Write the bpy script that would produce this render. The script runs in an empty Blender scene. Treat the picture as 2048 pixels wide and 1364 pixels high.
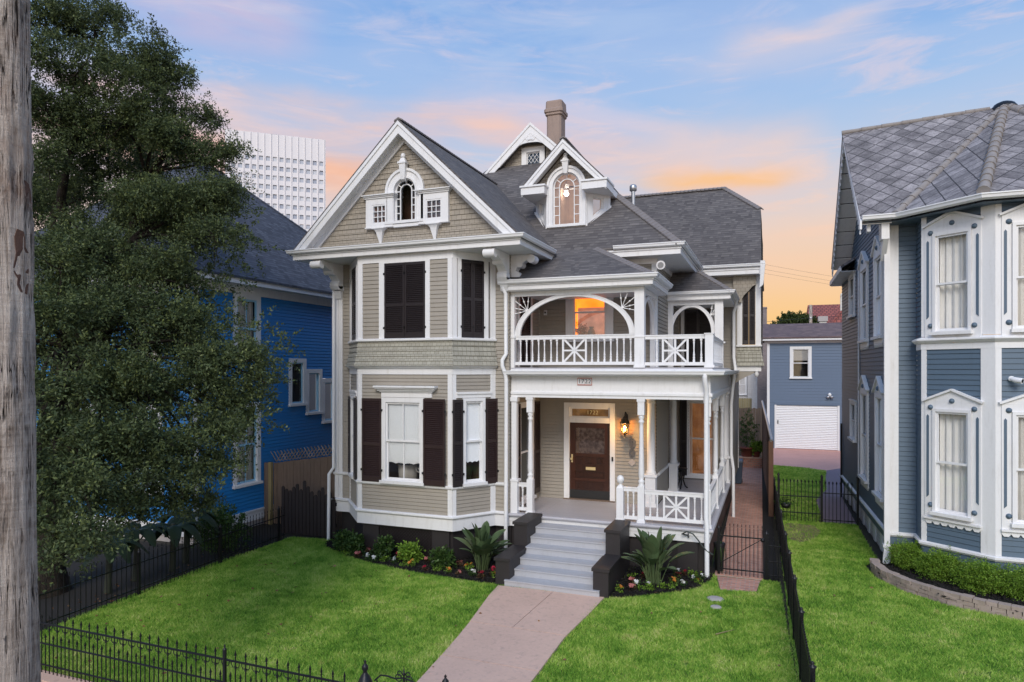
import bpy, bmesh, math, random
import numpy as np
from mathutils import Vector, Matrix
random.seed(7)
RNG = np.random.default_rng(11)
S = bpy.context.scene
C = S.collection
R = math.radians
# ------------------------------------------------------------------ camera
cam = bpy.data.cameras.new('camera'); camo = bpy.data.objects.new('camera', cam); C.objects.link(camo)
camo.location = (0, 0, 5.2); camo.rotation_euler = (R(90), 0, R(21.15))
cam.sensor_width = 36; cam.lens = 36 * 1347 / 2048; cam.shift_y = 56 / 2048
cam.clip_start = .1; cam.clip_end = 5000
S.camera = camo
# ------------------------------------------------------------------ light, sky, exposure
S.view_settings.view_transform = 'Standard'; S.view_settings.look = 'None'
S.view_settings.gamma = 1; S.view_settings.exposure = 0.19
SUN_EL, SUN_AZ = R(36), R(170)          # azimuth clockwise from +y
sl = bpy.data.lights.new('sun', 'SUN'); slo = bpy.data.objects.new('sun', sl); C.objects.link(slo)
sl.energy = 1.95; sl.angle = R(24); sl.color = (1, .93, .83)
sd = Vector((math.sin(SUN_AZ) * math.cos(SUN_EL), math.cos(SUN_AZ) * math.cos(SUN_EL), math.sin(SUN_EL)))
slo.rotation_euler = sd.to_track_quat('Z', 'Y').to_euler(); slo.location = (0, -20, 40)

def nd(nt, t, **k):
    n = nt.nodes.new(t)
    for a, b in k.items():
        if a == 'ins':
            for i, v in b.items():
                if hasattr(v, 'is_output'): nt.links.new(v, n.inputs[i])
                else: n.inputs[i].default_value = v
        else: setattr(n, a, b)
    return n
def c4(c): return (c[0], c[1], c[2], 1)
def s2l(r, g, b): return tuple((v/255/12.92 if v/255 <= .04045 else ((v/255+.055)/1.055)**2.4) for v in (r, g, b))
def math_(nt, op, a, b=None, c=None, clamp=False):
    n = nd(nt, 'ShaderNodeMath', operation=op, use_clamp=clamp)
    for i, v in enumerate((a, b, c)):
        if v is None: continue
        if hasattr(v, 'is_output'): nt.links.new(v, n.inputs[i])
        else: n.inputs[i].default_value = v
    return n.outputs[0]
def mix(nt, f, a, b, bt='MIX'):
    n = nd(nt, 'ShaderNodeMix', data_type='RGBA', blend_type=bt)
    for i, v in ((0, f), (6, a), (7, b)):
        if hasattr(v, 'is_output'): nt.links.new(v, n.inputs[i])
        else: n.inputs[i].default_value = v if i == 0 else c4(v)
    return n.outputs[2]
def ramp(nt, f, stops, interp='LINEAR'):
    n = nd(nt, 'ShaderNodeValToRGB'); nt.links.new(f, n.inputs[0]); cr = n.color_ramp; cr.interpolation = interp
    while len(cr.elements) > 1: cr.elements.remove(cr.elements[-1])
    cr.elements[0].position = stops[0][0]; cr.elements[0].color = c4(stops[0][1])
    for p, c in stops[1:]:
        e = cr.elements.new(p); e.color = c4(c)
    return n.outputs[0]
def g(v): return (v, v, v)

W = bpy.data.worlds.new('World'); S.world = W; W.use_nodes = True
nt = W.node_tree; nt.nodes.clear()
tc = nd(nt, 'ShaderNodeTexCoord'); DIR = tc.outputs['Generated']
sep = nd(nt, 'ShaderNodeSeparateXYZ', ins={0: DIR}); dx, dy, dz = sep.outputs
# dusk gradient by elevation (z of the view direction)
base = ramp(nt, dz, [(0, s2l(240, 212, 186)), (.10, s2l(240, 218, 200)), (.19, s2l(214, 216, 224)), (.27, s2l(184, 208, 236)), (.35, s2l(160, 196, 238)), (.42, s2l(140, 182, 235)), (.52, s2l(118, 166, 228)), (.75, s2l(118, 164, 226)), (1, s2l(128, 170, 226))])
# the afterglow low over the yards behind the house
gl = nd(nt, 'ShaderNodeVectorMath', operation='DOT_PRODUCT', ins={0: DIR, 1: (.06, .99, .10)}).outputs['Value']
glow = nd(nt, 'ShaderNodeMapRange', interpolation_type='SMOOTHSTEP', ins={0: gl, 1: .93, 2: 1.0}).outputs[0]
glz = nd(nt, 'ShaderNodeMapRange', interpolation_type='SMOOTHSTEP', ins={0: dz, 1: .24, 2: .06}).outputs[0]
base = mix(nt, math_(nt, 'MULTIPLY', math_(nt, 'MULTIPLY', glow, glz), .9), base, s2l(255, 204, 120))
# clouds: thin bands placed by compass bearing and elevation, torn by noise
az = math_(nt, 'ARCTAN2', dx, dy); el = math_(nt, 'ARCSINE', dz)
mpA = nd(nt, 'ShaderNodeMapping', ins={0: DIR, 'Scale': (2.2, 2.2, 9.0)})
nA_ = nd(nt, 'ShaderNodeTexNoise', ins={0: mpA.outputs[0], 'Scale': 1.6, 'Detail': 6, 'Roughness': .55, 'Distortion': .5}).outputs[0]
mpB = nd(nt, 'ShaderNodeMapping', ins={0: DIR, 'Scale': (1.2, 1.2, 3.0), 'Location': (2, .3, 0)})
nB_ = nd(nt, 'ShaderNodeTexNoise', ins={0: mpB.outputs[0], 'Scale': 2.6, 'Detail': 5, 'Roughness': .55}).outputs[0]
wel = math_(nt, 'ADD', el, math_(nt, 'MULTIPLY_ADD', nB_, .10, -.05))
def smooth(x, lo, hi): return nd(nt, 'ShaderNodeMapRange', interpolation_type='SMOOTHSTEP', ins={0: x, 1: lo, 2: hi}).outputs[0]
def gauss(x, c, w):
    d = math_(nt, 'DIVIDE', math_(nt, 'SUBTRACT', x, c), w); return math_(nt, 'EXPONENT', math_(nt, 'MULTIPLY', math_(nt, 'MULTIPLY', d, d), -1.0))
tear = smooth(nA_, .36, .60)
sky = base
def cloud(cel, wel_, a0, a1, a2, a3, col, amt, torn=.6):
    """a band at elevation cel, fading in from bearing a0 to a1 and out from a2 to a3"""
    global sky
    m_ = math_(nt, 'MULTIPLY', gauss(wel, cel, wel_), math_(nt, 'MULTIPLY', smooth(az, a0, a1), smooth(az, a3, a2)))
    m_ = math_(nt, 'MULTIPLY', m_, math_(nt, 'MULTIPLY_ADD', tear, torn, 1-torn)); sky = mix(nt, math_(nt, 'MULTIPLY', m_, amt), sky, col)
# broad peach veil over the low sky, warmest at left and over the yards
cloud(.17, .105, -2.2, -.9, .3, 1.2, s2l(252, 210, 182), .62, .25)
cloud(.285, .035, -1.6, -.8, -.62, -.40, s2l(255, 190, 150), .85, .4)
slope = math_(nt, 'MULTIPLY_ADD', smooth(az, -.50, .06), -.105, .352)
cloud(slope, .024, -1.5, -.85, -.12, .10, s2l(255, 206, 182), .9, .6)
cloud(math_(nt, 'ADD', slope, .035), .022, -.55, -.3, -.1, .05, s2l(222, 210, 224), .6, .6)
cloud(.262, .012, -.22, -.10, -.02, .06, s2l(255, 196, 124), .95, .2)
cloud(.30, .036, -.22, -.10, .0, .09, s2l(250, 214, 196), .7, .4)
cloud(.427, .013, -.10, .0, .06, .17, s2l(246, 214, 204), .9, .45)
cloud(.405, .02, -.16, -.05, .05, .2, s2l(206, 205, 224), .6, .5)
cloud(.45, .03, -1.0, -.8, -.72, -.62, s2l(226, 196, 214), .7, .4)
cloud(.43, .09, -.9, -.5, .4, .9, s2l(190, 205, 236), .35, .8)
cloud(.60, .12, -3, -2, 2, 3, s2l(196, 204, 230), .35, .9)
# fine wisps over everything but the zenith
mpC = nd(nt, 'ShaderNodeMapping', ins={0: DIR, 'Scale': (3.0, 3.0, 17.0), 'Rotation': (R(4), R(-6), 0), 'Location': (1.7, 4.2, .6)})
nC_ = nd(nt, 'ShaderNodeTexNoise', ins={0: mpC.outputs[0], 'Scale': 1.9, 'Detail': 8, 'Roughness': .62, 'Distortion': .9}).outputs[0]
wisp = math_(nt, 'MULTIPLY', smooth(nC_, .48, .72), math_(nt, 'MULTIPLY', smooth(el, .10, .22), smooth(el, .60, .42)))
wcol = ramp(nt, dz, [(0, s2l(255, 205, 160)), (.26, s2l(255, 214, 192)), (.36, s2l(244, 216, 216)), (.5, s2l(214, 214, 234))])
sky = mix(nt, math_(nt, 'MULTIPLY', wisp, .46), sky, wcol)
mpD = nd(nt, 'ShaderNodeMapping', ins={0: DIR, 'Scale': (2.2, 2.2, 12.0), 'Location': (5.7, .2, 2.6)})
nD_ = nd(nt, 'ShaderNodeTexNoise', ins={0: mpD.outputs[0], 'Scale': 1.5, 'Detail': 7, 'Roughness': .6, 'Distortion': .7}).outputs[0]
sky = mix(nt, math_(nt, 'MULTIPLY', math_(nt, 'MULTIPLY', smooth(nD_, .50, .70), smooth(el, .16, .26)), .45), sky, s2l(176, 200, 236))
bg1 = nd(nt, 'ShaderNodeBackground', ins={0: sky, 1: .86})
ns = nd(nt, 'ShaderNodeTexSky', sky_type='NISHITA', sun_disc=False, sun_elevation=SUN_EL, sun_rotation=SUN_AZ)
bg2 = nd(nt, 'ShaderNodeBackground', ins={0: ns.outputs[0], 1: .05})
# the Nishita sky fills the half of the dome behind the street, the dusk colours the half over the house
back = nd(nt, 'ShaderNodeMapRange', interpolation_type='SMOOTHSTEP', ins={0: dy, 1: .15, 2: -.35}).outputs[0]
ms = nd(nt, 'ShaderNodeAddShader'); 
bgz = nd(nt, 'ShaderNodeMixShader', ins={0: back, 2: bg2.outputs[0]})
nt.links.new(bg1.outputs[0], ms.inputs[0]); nt.links.new(bgz.outputs[0], ms.inputs[1])
wo = nd(nt, 'ShaderNodeOutputWorld'); nt.links.new(ms.outputs[0], wo.inputs[0])

# ------------------------------------------------------------------ materials
M = {}
def newmat(name):
    m = bpy.data.materials.new(name); m.use_nodes = True; t = m.node_tree
    p = t.nodes['Principled BSDF']; M[name] = m
    return m, t, p
def bumpit(t, p, h, strength=.3, dist=.01):
    b = nd(t, 'ShaderNodeBump', ins={'Height': h, 'Strength': strength, 'Distance': dist}); t.links.new(b.outputs[0], p.inputs['Normal'])
def paint(name, col, rough=.55, var=.10, sc=1.3, fine=.05, metal=0, bump=.15, bsc=60, stain=None):
    m, t, p = newmat(name)
    o = nd(t, 'ShaderNodeTexCoord').outputs['Object']
    a = nd(t, 'ShaderNodeTexNoise', ins={0: o, 'Scale': sc, 'Detail': 6, 'Roughness': .65}).outputs[0]
    b = nd(t, 'ShaderNodeTexNoise', ins={0: o, 'Scale': sc*18, 'Detail': 3}).outputs[0]
    f = math_(t, 'ADD', math_(t, 'MULTIPLY_ADD', a, 2*var, 1-var), math_(t, 'MULTIPLY_ADD', b, 2*fine, -fine))
    cc = nd(t, 'ShaderNodeCombineColor', ins={0: f, 1: f, 2: f}).outputs[0]
    col_ = mix(t, 1.0, col, cc, 'MULTIPLY')
    if stain:
        mpv = nd(t, 'ShaderNodeMapping', ins={0: o, 'Scale': (3, 3, .5)}).outputs[0]
        s_ = nd(t, 'ShaderNodeTexNoise', ins={0: mpv, 'Scale': 2.4, 'Detail': 8, 'Roughness': .7}).outputs[0]
        sm = nd(t, 'ShaderNodeMapRange', ins={0: s_, 1: .52, 2: .75}).outputs[0]
        col_ = mix(t, math_(t, 'MULTIPLY', sm, stain[1]), col_, stain[0])
    t.links.new(col_, p.inputs['Base Color']); p.inputs['Roughness'].default_value = rough; p.inputs['Metallic'].default_value = metal
    if bump:
        bb = nd(t, 'ShaderNodeTexNoise', ins={0: o, 'Scale': bsc, 'Detail': 4}).outputs[0]
        bumpit(t, p, bb, bump, .004)
    return m
paint('white_paint', (.745, .74, .745), .5, .05, 1.0, .04, stain=((.50, .475, .44), .42))
paint('white_clean', (.78, .78, .79), .5, .03)
paint('taupe_paint', (.320, .288, .245), .6, .12, .9, .06, stain=((.25, .225, .19), .5))
paint('blue_paint', (.012, .20, .52), .5, .10, .8, .05)
paint('slate_blue_paint', (.086, .130, .180), .55, .08, .8, .05, stain=((.075, .105, .135), .4))
paint('garage_blue', (.11, .155, .23), .6, .06, .5, .04)
paint('shutter_paint', (.018, .013, .015), .42, .2, 2, .1)
paint('shutter_maroon', (.025, .012, .012), .42, .25, 2, .1)
paint('dark_base', (.022, .018, .019), .55, .25, 2, .1, bump=.4, bsc=25)
paint('step_paint', (.41, .415, .44), .5, .14, 1.8, .07, stain=((.27, .26, .26), .3))
paint('deck_paint', (.44, .43, .46), .5, .10, 1.2, .05, stain=((.34, .33, .34), .5))
paint('iron', (.009, .009, .011), .4, .2, 3, .1, metal=.3)
paint('dark_metal', (.03, .03, .032), .45, .2, 3, .1, metal=.6)
paint('steel', (.45, .45, .46), .35, .1, 3, .05, metal=.8)
paint('concrete', (.61, .415, .325), .85, .16, .9, .09, bump=.4, bsc=70, stain=((.27, .195, .175), .6))
paint('sidewalk_concrete', (.42, .38, .36), .85, .12, .8, .06, bump=.4, bsc=70, stain=((.3, .26, .24), .5))
paint('purple_concrete', (.20, .145, .17), .85, .15, .8, .06)
paint('red_concrete', (.62, .31, .245), .85, .22, .5, .1, stain=((.62, .42, .36), .6))
paint('mulch', (.010, .008, .007), .95, .4, 6, .3, bump=1, bsc=45)
paint('soil', (.014, .011, .008), .95, .4, 2, .2, bump=1, bsc=30)
paint('stone', (.34, .27, .23), .85, .25, 3, .15, bump=.8, bsc=18, stain=((.20, .15, .13), .6))
paint('chimney_stucco', (.30, .225, .19), .85, .18, 1.5, .08, bump=.5, bsc=30, stain=((.18, .14, .12), .6))
paint('terracotta', (.16, .045, .03), .7, .2, 3, .1)
paint('urn_white', (.62, .60, .56), .6, .06)
paint('blind_fabric', (.88, .90, .92), .8, .03)
paint('curtain_fabric', (.78, .76, .72), .8, .05)
paint('blue_trim', (.30, .55, .72), .5, .05)
paint('bin_plastic', (.07, .10, .15), .5, .1)
paint('grey_metal', (.16, .16, .17), .45, .15, 2, .05, metal=.5)
paint('tower_white', (.72, .70, .72), .6, .04, .05, .02, bump=0)
paint('tan_brick', (.48, .47, .47), .8, .2, 2, .15)
paint('pink_border', (.45, .20, .17), .6, .1)
paint('black_ink', (.012, .012, .012), .5, .05)
paint('gold_leaf', (.75, .60, .32), .35, .1, metal=.4)
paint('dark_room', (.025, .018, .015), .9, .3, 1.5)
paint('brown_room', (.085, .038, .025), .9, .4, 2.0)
paint('stem_green', (.09, .13, .05), .6, .25, 4)
paint('banana_stem', (.022, .026, .014), .7, .4, 4)
paint('hose_green', (.05, .06, .055), .5, .1)

def boards(name, col, rough=.8, along='z'):
    m, t, p = newmat(name)
    o = nd(t, 'ShaderNodeTexCoord').outputs['Object']
    mp_ = nd(t, 'ShaderNodeMapping', ins={0: o, 'Scale': (14, 14, 1.0) if along == 'z' else (1, 14, 14)}).outputs[0]
    a = nd(t, 'ShaderNodeTexNoise', ins={0: mp_, 'Scale': 2.2, 'Detail': 7, 'Roughness': .7, 'Distortion': .4}).outputs[0]
    b = nd(t, 'ShaderNodeTexNoise', ins={0: o, 'Scale': .9, 'Detail': 4}).outputs[0]
    ri = nd(t, 'ShaderNodeNewGeometry').outputs['Random Per Island']
    f = math_(t, 'ADD', math_(t, 'MULTIPLY_ADD', a, .9, .3), math_(t, 'MULTIPLY_ADD', ri, .5, -.3))
    f = math_(t, 'MULTIPLY', f, math_(t, 'MULTIPLY_ADD', b, .8, .6))
    cc = nd(t, 'ShaderNodeCombineColor', ins={0: f, 1: f, 2: f}).outputs[0]
    t.links.new(mix(t, 1.0, col, cc, 'MULTIPLY'), p.inputs['Base Color']); p.inputs['Roughness'].default_value = rough
    bumpit(t, p, a, .5, .006)
    return m
boards('old_boards', (.21, .150, .112)); boards('grey_lattice', (.24, .21, .19)); boards('black_boards', (.022, .015, .016), .7); boards('new_post', (.36, .29, .14)); boards('brown_fence', (.15, .075, .045))
boards('door_wood', (.062, .019, .010), .28)

def bricktex(name, c1, c2, mortar, bw, rh, ms=.008, rough=.85, off=.5, bump=.5, noise=.25, bias=0, sq=1, nsc=1.2, big=.0):
    m, t, p = newmat(name)
    u = nd(t, 'ShaderNodeUVMap').outputs[0]
    o = nd(t, 'ShaderNodeTexCoord').outputs['Object']
    w = nd(t, 'ShaderNodeTexNoise', ins={0: o, 'Scale': 6, 'Detail': 2}).outputs['Color']
    uu = nd(t, 'ShaderNodeVectorMath', operation='MULTIPLY_ADD', ins={0: w, 1: (.012, .012, 0), 2: u}).outputs[0]
    b = nd(t, 'ShaderNodeTexBrick', offset=off, squash=sq, ins={0: uu, 1: c4(c1), 2: c4(c2), 3: c4(mortar), 'Scale': 1, 'Mortar Size': ms, 'Mortar Smooth': .2, 'Bias': bias, 'Brick Width': bw, 'Row Height': rh})
    n = nd(t, 'ShaderNodeTexNoise', ins={0: o, 'Scale': nsc, 'Detail': 8, 'Roughness': .7}).outputs[0]
    n3 = nd(t, 'ShaderNodeTexNoise', ins={0: o, 'Scale': 55, 'Detail': 2}).outputs[0]
    f = math_(t, 'ADD', math_(t, 'MULTIPLY_ADD', n, 2*noise, 1-noise), math_(t, 'MULTIPLY_ADD', n3, .3, -.15))
    cc = nd(t, 'ShaderNodeCombineColor', ins={0: f, 1: f, 2: f}).outputs[0]
    t.links.new(mix(t, 1.0, b.outputs[0], cc, 'MULTIPLY'), p.inputs['Base Color']); p.inputs['Roughness'].default_value = rough
    h = math_(t, 'SUBTRACT', math_(t, 'MULTIPLY', n3, .35), b.outputs['Fac'])
    bumpit(t, p, h, bump, .01)
    return m
def shingles(name, cols, bh=.14, bw=.17):
    """laminated shingles: courses of random tabs, some standing proud, with a shadow line painted along each course"""
    m, t, p = newmat(name); u = nd(t, 'ShaderNodeUVMap').outputs[0]; o = nd(t, 'ShaderNodeTexCoord').outputs['Object']
    w = nd(t, 'ShaderNodeTexNoise', ins={0: o, 'Scale': 4, 'Detail': 2}).outputs['Color']
    u = nd(t, 'ShaderNodeVectorMath', operation='MULTIPLY_ADD', ins={0: w, 1: (.02, .014, 0), 2: u}).outputs[0]
    s_ = nd(t, 'ShaderNodeSeparateXYZ', ins={0: u}).outputs; v = math_(t, 'DIVIDE', s_[1], bh); row = math_(t, 'FLOOR', v); fv = math_(t, 'FRACT', v)
    rw = nd(t, 'ShaderNodeTexWhiteNoise', noise_dimensions='1D', ins={'W': row}).outputs[0]
    x = math_(t, 'ADD', math_(t, 'DIVIDE', s_[0], bw), math_(t, 'MULTIPLY', rw, 17.3)); x = math_(t, 'ADD', x, math_(t, 'MULTIPLY', math_(t, 'SINE', math_(t, 'MULTIPLY', x, 2.1)), .32))
    cell = math_(t, 'FLOOR', x); wn = nd(t, 'ShaderNodeTexWhiteNoise', noise_dimensions='2D', ins={0: nd(t, 'ShaderNodeCombineXYZ', ins={0: cell, 1: row}).outputs[0]}).outputs[0]
    n = nd(t, 'ShaderNodeTexNoise', ins={0: o, 'Scale': .7, 'Detail': 7, 'Roughness': .65}).outputs[0]; gr = nd(t, 'ShaderNodeTexNoise', ins={0: o, 'Scale': 70, 'Detail': 2}).outputs[0]
    col = ramp(t, wn, [(i/(len(cols)-1), c) for i, c in enumerate(cols)])
    f = math_(t, 'ADD', math_(t, 'MULTIPLY_ADD', n, .7, .65), math_(t, 'MULTIPLY_ADD', gr, .5, -.25)); cc = nd(t, 'ShaderNodeCombineColor', ins={0: f, 1: f, 2: f}).outputs[0]
    col = mix(t, 1.0, col, cc, 'MULTIPLY')
    tab = math_(t, 'GREATER_THAN', wn, .45); edge = math_(t, 'MULTIPLY', math_(t, 'LESS_THAN', fv, .13), math_(t, 'MULTIPLY_ADD', tab, .6, .4))  # course shadow painted into the colour along each lower edge
    col = mix(t, math_(t, 'MULTIPLY', edge, .95), col, tuple(k*.35 for k in cols[0]))
    t.links.new(col, p.inputs['Base Color']); p.inputs['Roughness'].default_value = .9
    bumpit(t, p, math_(t, 'ADD', math_(t, 'MULTIPLY', tab, .5), math_(t, 'SUBTRACT', math_(t, 'MULTIPLY', gr, .5), fv)), .5, .012)
shingles('roof_shingle', [(.080, .071, .070), (.104, .093, .091), (.116, .104, .100), (.148, .133, .126)])
paint('hip_shingle', (.19, .17, .165), .9, .25, 4, .15, bump=.6, bsc=40)
shingles('blue_roof_shingle', [(.036, .040, .054), (.05, .055, .074), (.062, .068, .09), (.085, .092, .115)])
shingles('garage_shingle', [(.10, .07, .072), (.13, .088, .09), (.155, .105, .10), (.19, .13, .12)], .16, .3)
bricktex('red_tile', (.34, .10, .075), (.24, .075, .06), (.12, .04, .035), .38, .40, .05, .8, .5, .8, .2)
bricktex('wall_shingle', (.345, .302, .248), (.295, .262, .215), (.17, .145, .115), .15, .13, .006, .75, .43, .4, .1)
bricktex('flare_shingle', (.385, .37, .31), (.31, .295, .245), (.18, .165, .13), .13, .135, .007, .75, .43, .4, .14)
bricktex('walk_brick', (.58, .28, .20), (.38, .175, .13), (.40, .32, .27), .205, .10, .012, .9, .5, .7, .3)
bricktex('white_brick', (.62, .61, .62), (.54, .52, .52), (.40, .38, .37), .22, .08, .012, .85, .5, .7, .15)
bricktex('grey_brick', (.28, .23, .22), (.22, .18, .18), (.2, .17, .17), .22, .08, .012, .85, .5, .7, .2)
bricktex('deck_boards', (.43, .42, .45), (.385, .375, .40), (.20, .20, .21), 6.0, .085, .006, .55, .5, .3, .1)

def diamond(name):
    m, t, p = newmat(name)
    u = nd(t, 'ShaderNodeUVMap').outputs[0]; o = nd(t, 'ShaderNodeTexCoord').outputs['Object']
    w = nd(t, 'ShaderNodeTexNoise', ins={0: o, 'Scale': 3, 'Detail': 2}).outputs['Color']
    u = nd(t, 'ShaderNodeVectorMath', operation='MULTIPLY_ADD', ins={0: w, 1: (.03, .03, 0), 2: u}).outputs[0]
    s_ = nd(t, 'ShaderNodeSeparateXYZ', ins={0: u}).outputs
    a = math_(t, 'DIVIDE', s_[0], .50); b = math_(t, 'DIVIDE', s_[1], .62)
    pa = math_(t, 'ADD', a, b); pb = math_(t, 'SUBTRACT', a, b)
    fa = math_(t, 'FRACT', pa); fb = math_(t, 'FRACT', pb)
    l1 = math_(t, 'LESS_THAN', fa, .07); l2 = math_(t, 'GREATER_THAN', fb, .93)
    ln = math_(t, 'MAXIMUM', l1, l2)
    wn = nd(t, 'ShaderNodeTexWhiteNoise', noise_dimensions='2D', ins={0: nd(t, 'ShaderNodeCombineXYZ', ins={0: math_(t, 'FLOOR', pa), 1: math_(t, 'FLOOR', pb)}).outputs[0]}).outputs[0]
    n = nd(t, 'ShaderNodeTexNoise', ins={0: o, 'Scale': 2.2, 'Detail': 9, 'Roughness': .75}).outputs[0]
    n3 = nd(t, 'ShaderNodeTexNoise', ins={0: o, 'Scale': 24, 'Detail': 5, 'Roughness': .7}).outputs[0]
    col = ramp(t, math_(t, 'ADD', math_(t, 'MULTIPLY', n, .7), math_(t, 'MULTIPLY', n3, .3)), [(.36, (.085, .075, .08)), (.5, (.20, .185, .19)), (.62, (.34, .315, .32))])
    f = math_(t, 'MULTIPLY_ADD', wn, .45, .75); cc = nd(t, 'ShaderNodeCombineColor', ins={0: f, 1: f, 2: f}).outputs[0]
    col = mix(t, 1.0, col, cc, 'MULTIPLY'); col = mix(t, ln, col, (.045, .04, .042))
    t.links.new(col, p.inputs['Base Color']); p.inputs['Roughness'].default_value = .85
    bumpit(t, p, math_(t, 'SUBTRACT', math_(t, 'ADD', fa, math_(t, 'SUBTRACT', math_(t, 'MULTIPLY', n3, .3), fb)), math_(t, 'MULTIPLY', ln, .6)), .5, .02)
diamond('diamond_slate')
paint('ridge_tile', (.26, .235, .22), .85, .3, 3, .15, bump=.7, bsc=25, stain=((.12, .10, .10), .7))

def bark(name, c1, c2, c3, checks=0):
    m, t, p = newmat(name); o = nd(t, 'ShaderNodeTexCoord').outputs['Object']
    def N(sc, s, det=8, ro=.7, di=.5): return nd(t, 'ShaderNodeTexNoise', ins={0: nd(t, 'ShaderNodeMapping', ins={0: o, 'Scale': sc}).outputs[0], 'Scale': s, 'Detail': det, 'Roughness': ro, 'Distortion': di}).outputs[0]
    a = N((11, 11, .9), 3, 9, .72, .6); b = N((1, 1, .6), 2.6, 6); d = N((1, 1, 22), 1.6, 6); e = N((34, 34, 1.1), 3.2, 6, .65, .3)
    x = math_(t, 'ADD', math_(t, 'MULTIPLY', a, .42), math_(t, 'MULTIPLY_ADD', b, .42, math_(t, 'MULTIPLY_ADD', d, .14, math_(t, 'MULTIPLY_ADD', e, .3, -.15))))
    col = ramp(t, x, [(.36, c1), (.5, c2), (.64, c3)])
    h = math_(t, 'ADD', math_(t, 'MULTIPLY', e, .8), math_(t, 'ADD', a, math_(t, 'MULTIPLY', d, .5)))
    if checks:
        k = N((16, 16, .55), 3.0, 3, .5, .25); ck = nd(t, 'ShaderNodeMapRange', ins={0: math_(t, 'ABSOLUTE', math_(t, 'SUBTRACT', k, .5)), 1: .012, 2: .030}).outputs[0]
        gate = nd(t, 'ShaderNodeMapRange', ins={0: N((2, 2, 1.1), 2.2, 3), 1: .46, 2: .58}).outputs[0]; ck = math_(t, 'MAXIMUM', ck, math_(t, 'SUBTRACT', 1.0, gate))
        col = mix(t, ck, (.018, .013, .010), col); h = math_(t, 'ADD', h, math_(t, 'MULTIPLY', ck, 1.2))
        gm = nd(t, 'ShaderNodeMapRange', ins={0: N((1, 1, .8), 1.7, 5), 1: .52, 2: .68}).outputs[0]; col = mix(t, math_(t, 'MULTIPLY', gm, .5), col, (.24, .125, .075))
    t.links.new(col, p.inputs['Base Color']); p.inputs['Roughness'].default_value = .95; p.inputs['Specular IOR Level'].default_value = .2
    bumpit(t, p, h, 1.0, .035)
bark('pole_wood', (.20, .155, .125), (.56, .48, .42), (.76, .69, .62), 1)
bark('bark', (.012, .010, .008), (.035, .028, .022), (.07, .058, .048))
paint('heartwood', (.10, .052, .036), .9, .35, 6, .2, bump=.8)

def leaf(name, cols, rough=.5, trans=.25, sc=1.6):
    m, t, p = newmat(name)
    o = nd(t, 'ShaderNodeTexCoord').outputs['Object']; ri = nd(t, 'ShaderNodeNewGeometry').outputs['Random Per Island']
    n = nd(t, 'ShaderNodeTexNoise', ins={0: o, 'Scale': sc, 'Detail': 3}).outputs[0]
    x = math_(t, 'ADD', math_(t, 'MULTIPLY', ri, .62), math_(t, 'MULTIPLY', n, .40))
    col = ramp(t, x, [(i/(len(cols)-1)*.9+.05, c) for i, c in enumerate(cols)])
    t.links.new(col, p.inputs['Base Color']); p.inputs['Roughness'].default_value = rough; p.inputs['Specular IOR Level'].default_value = .22
    tr = nd(t, 'ShaderNodeBsdfTranslucent', ins={0: col})
    mx = nd(t, 'ShaderNodeMixShader', ins={0: trans, 1: p.outputs[0], 2: tr.outputs[0]})
    t.links.new(mx.outputs[0], t.nodes['Material Output'].inputs[0])
leaf('oak_leaf', [(.018, .027, .013), (.045, .064, .028), (.075, .102, .042), (.115, .148, .056), (.22, .25, .07)], .5)
def grass_mat():
    m, t, p = newmat('grass_blade'); o = nd(t, 'ShaderNodeTexCoord').outputs['Object']; ri = nd(t, 'ShaderNodeNewGeometry').outputs['Random Per Island']
    n = nd(t, 'ShaderNodeTexNoise', ins={0: o, 'Scale': .75, 'Detail': 6, 'Roughness': .68}).outputs[0]; n2 = nd(t, 'ShaderNodeTexNoise', ins={0: o, 'Scale': 3.2, 'Detail': 4}).outputs[0]
    x = math_(t, 'ADD', math_(t, 'MULTIPLY', ri, .55), math_(t, 'MULTIPLY_ADD', n, 1.15, math_(t, 'MULTIPLY_ADD', n2, .55, -.57)))
    col = ramp(t, x, [(.10, (.045, .14, .016)), (.36, (.155, .345, .040)), (.60, (.325, .53, .075)), (.80, (.54, .67, .15)), (1, (.80, .75, .34))])
    dry = nd(t, 'ShaderNodeMapRange', interpolation_type='SMOOTHSTEP', ins={0: n2, 1: .60, 2: .74}).outputs[0]
    col = mix(t, math_(t, 'MULTIPLY', dry, math_(t, 'MULTIPLY', ri, .8)), col, (.52, .46, .17))
    t.links.new(col, p.inputs['Base Color']); p.inputs['Roughness'].default_value = .6; p.inputs['Specular IOR Level'].default_value = .18
    tr = nd(t, 'ShaderNodeBsdfTranslucent', ins={0: col}); mx = nd(t, 'ShaderNodeMixShader', ins={0: .35, 1: p.outputs[0], 2: tr.outputs[0]}); t.links.new(mx.outputs[0], t.nodes['Material Output'].inputs[0])
grass_mat()
leaf('shrub_leaf', [(.018, .042, .012), (.045, .09, .022), (.10, .16, .04)], .4)
leaf('hedge_leaf', [(.06, .13, .015), (.15, .27, .03), (.32, .46, .07)], .45)
leaf('paddle_leaf', [(.05, .085, .036), (.085, .13, .058), (.15, .195, .095)], .4, .12)
leaf('banana_leaf', [(.010, .018, .010), (.02, .034, .016), (.035, .05, .02)], .4)
leaf('dry_leaf', [(.12, .05, .03), (.2, .1, .05), (.3, .2, .1)], .8, .1)
leaf('bronze_leaf', [(.05, .035, .02), (.12, .06, .035), (.10, .10, .03)], .4)
leaf('far_leaf', [(.02, .035, .01), (.05, .07, .02), (.09, .11, .03)], .6)
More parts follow.
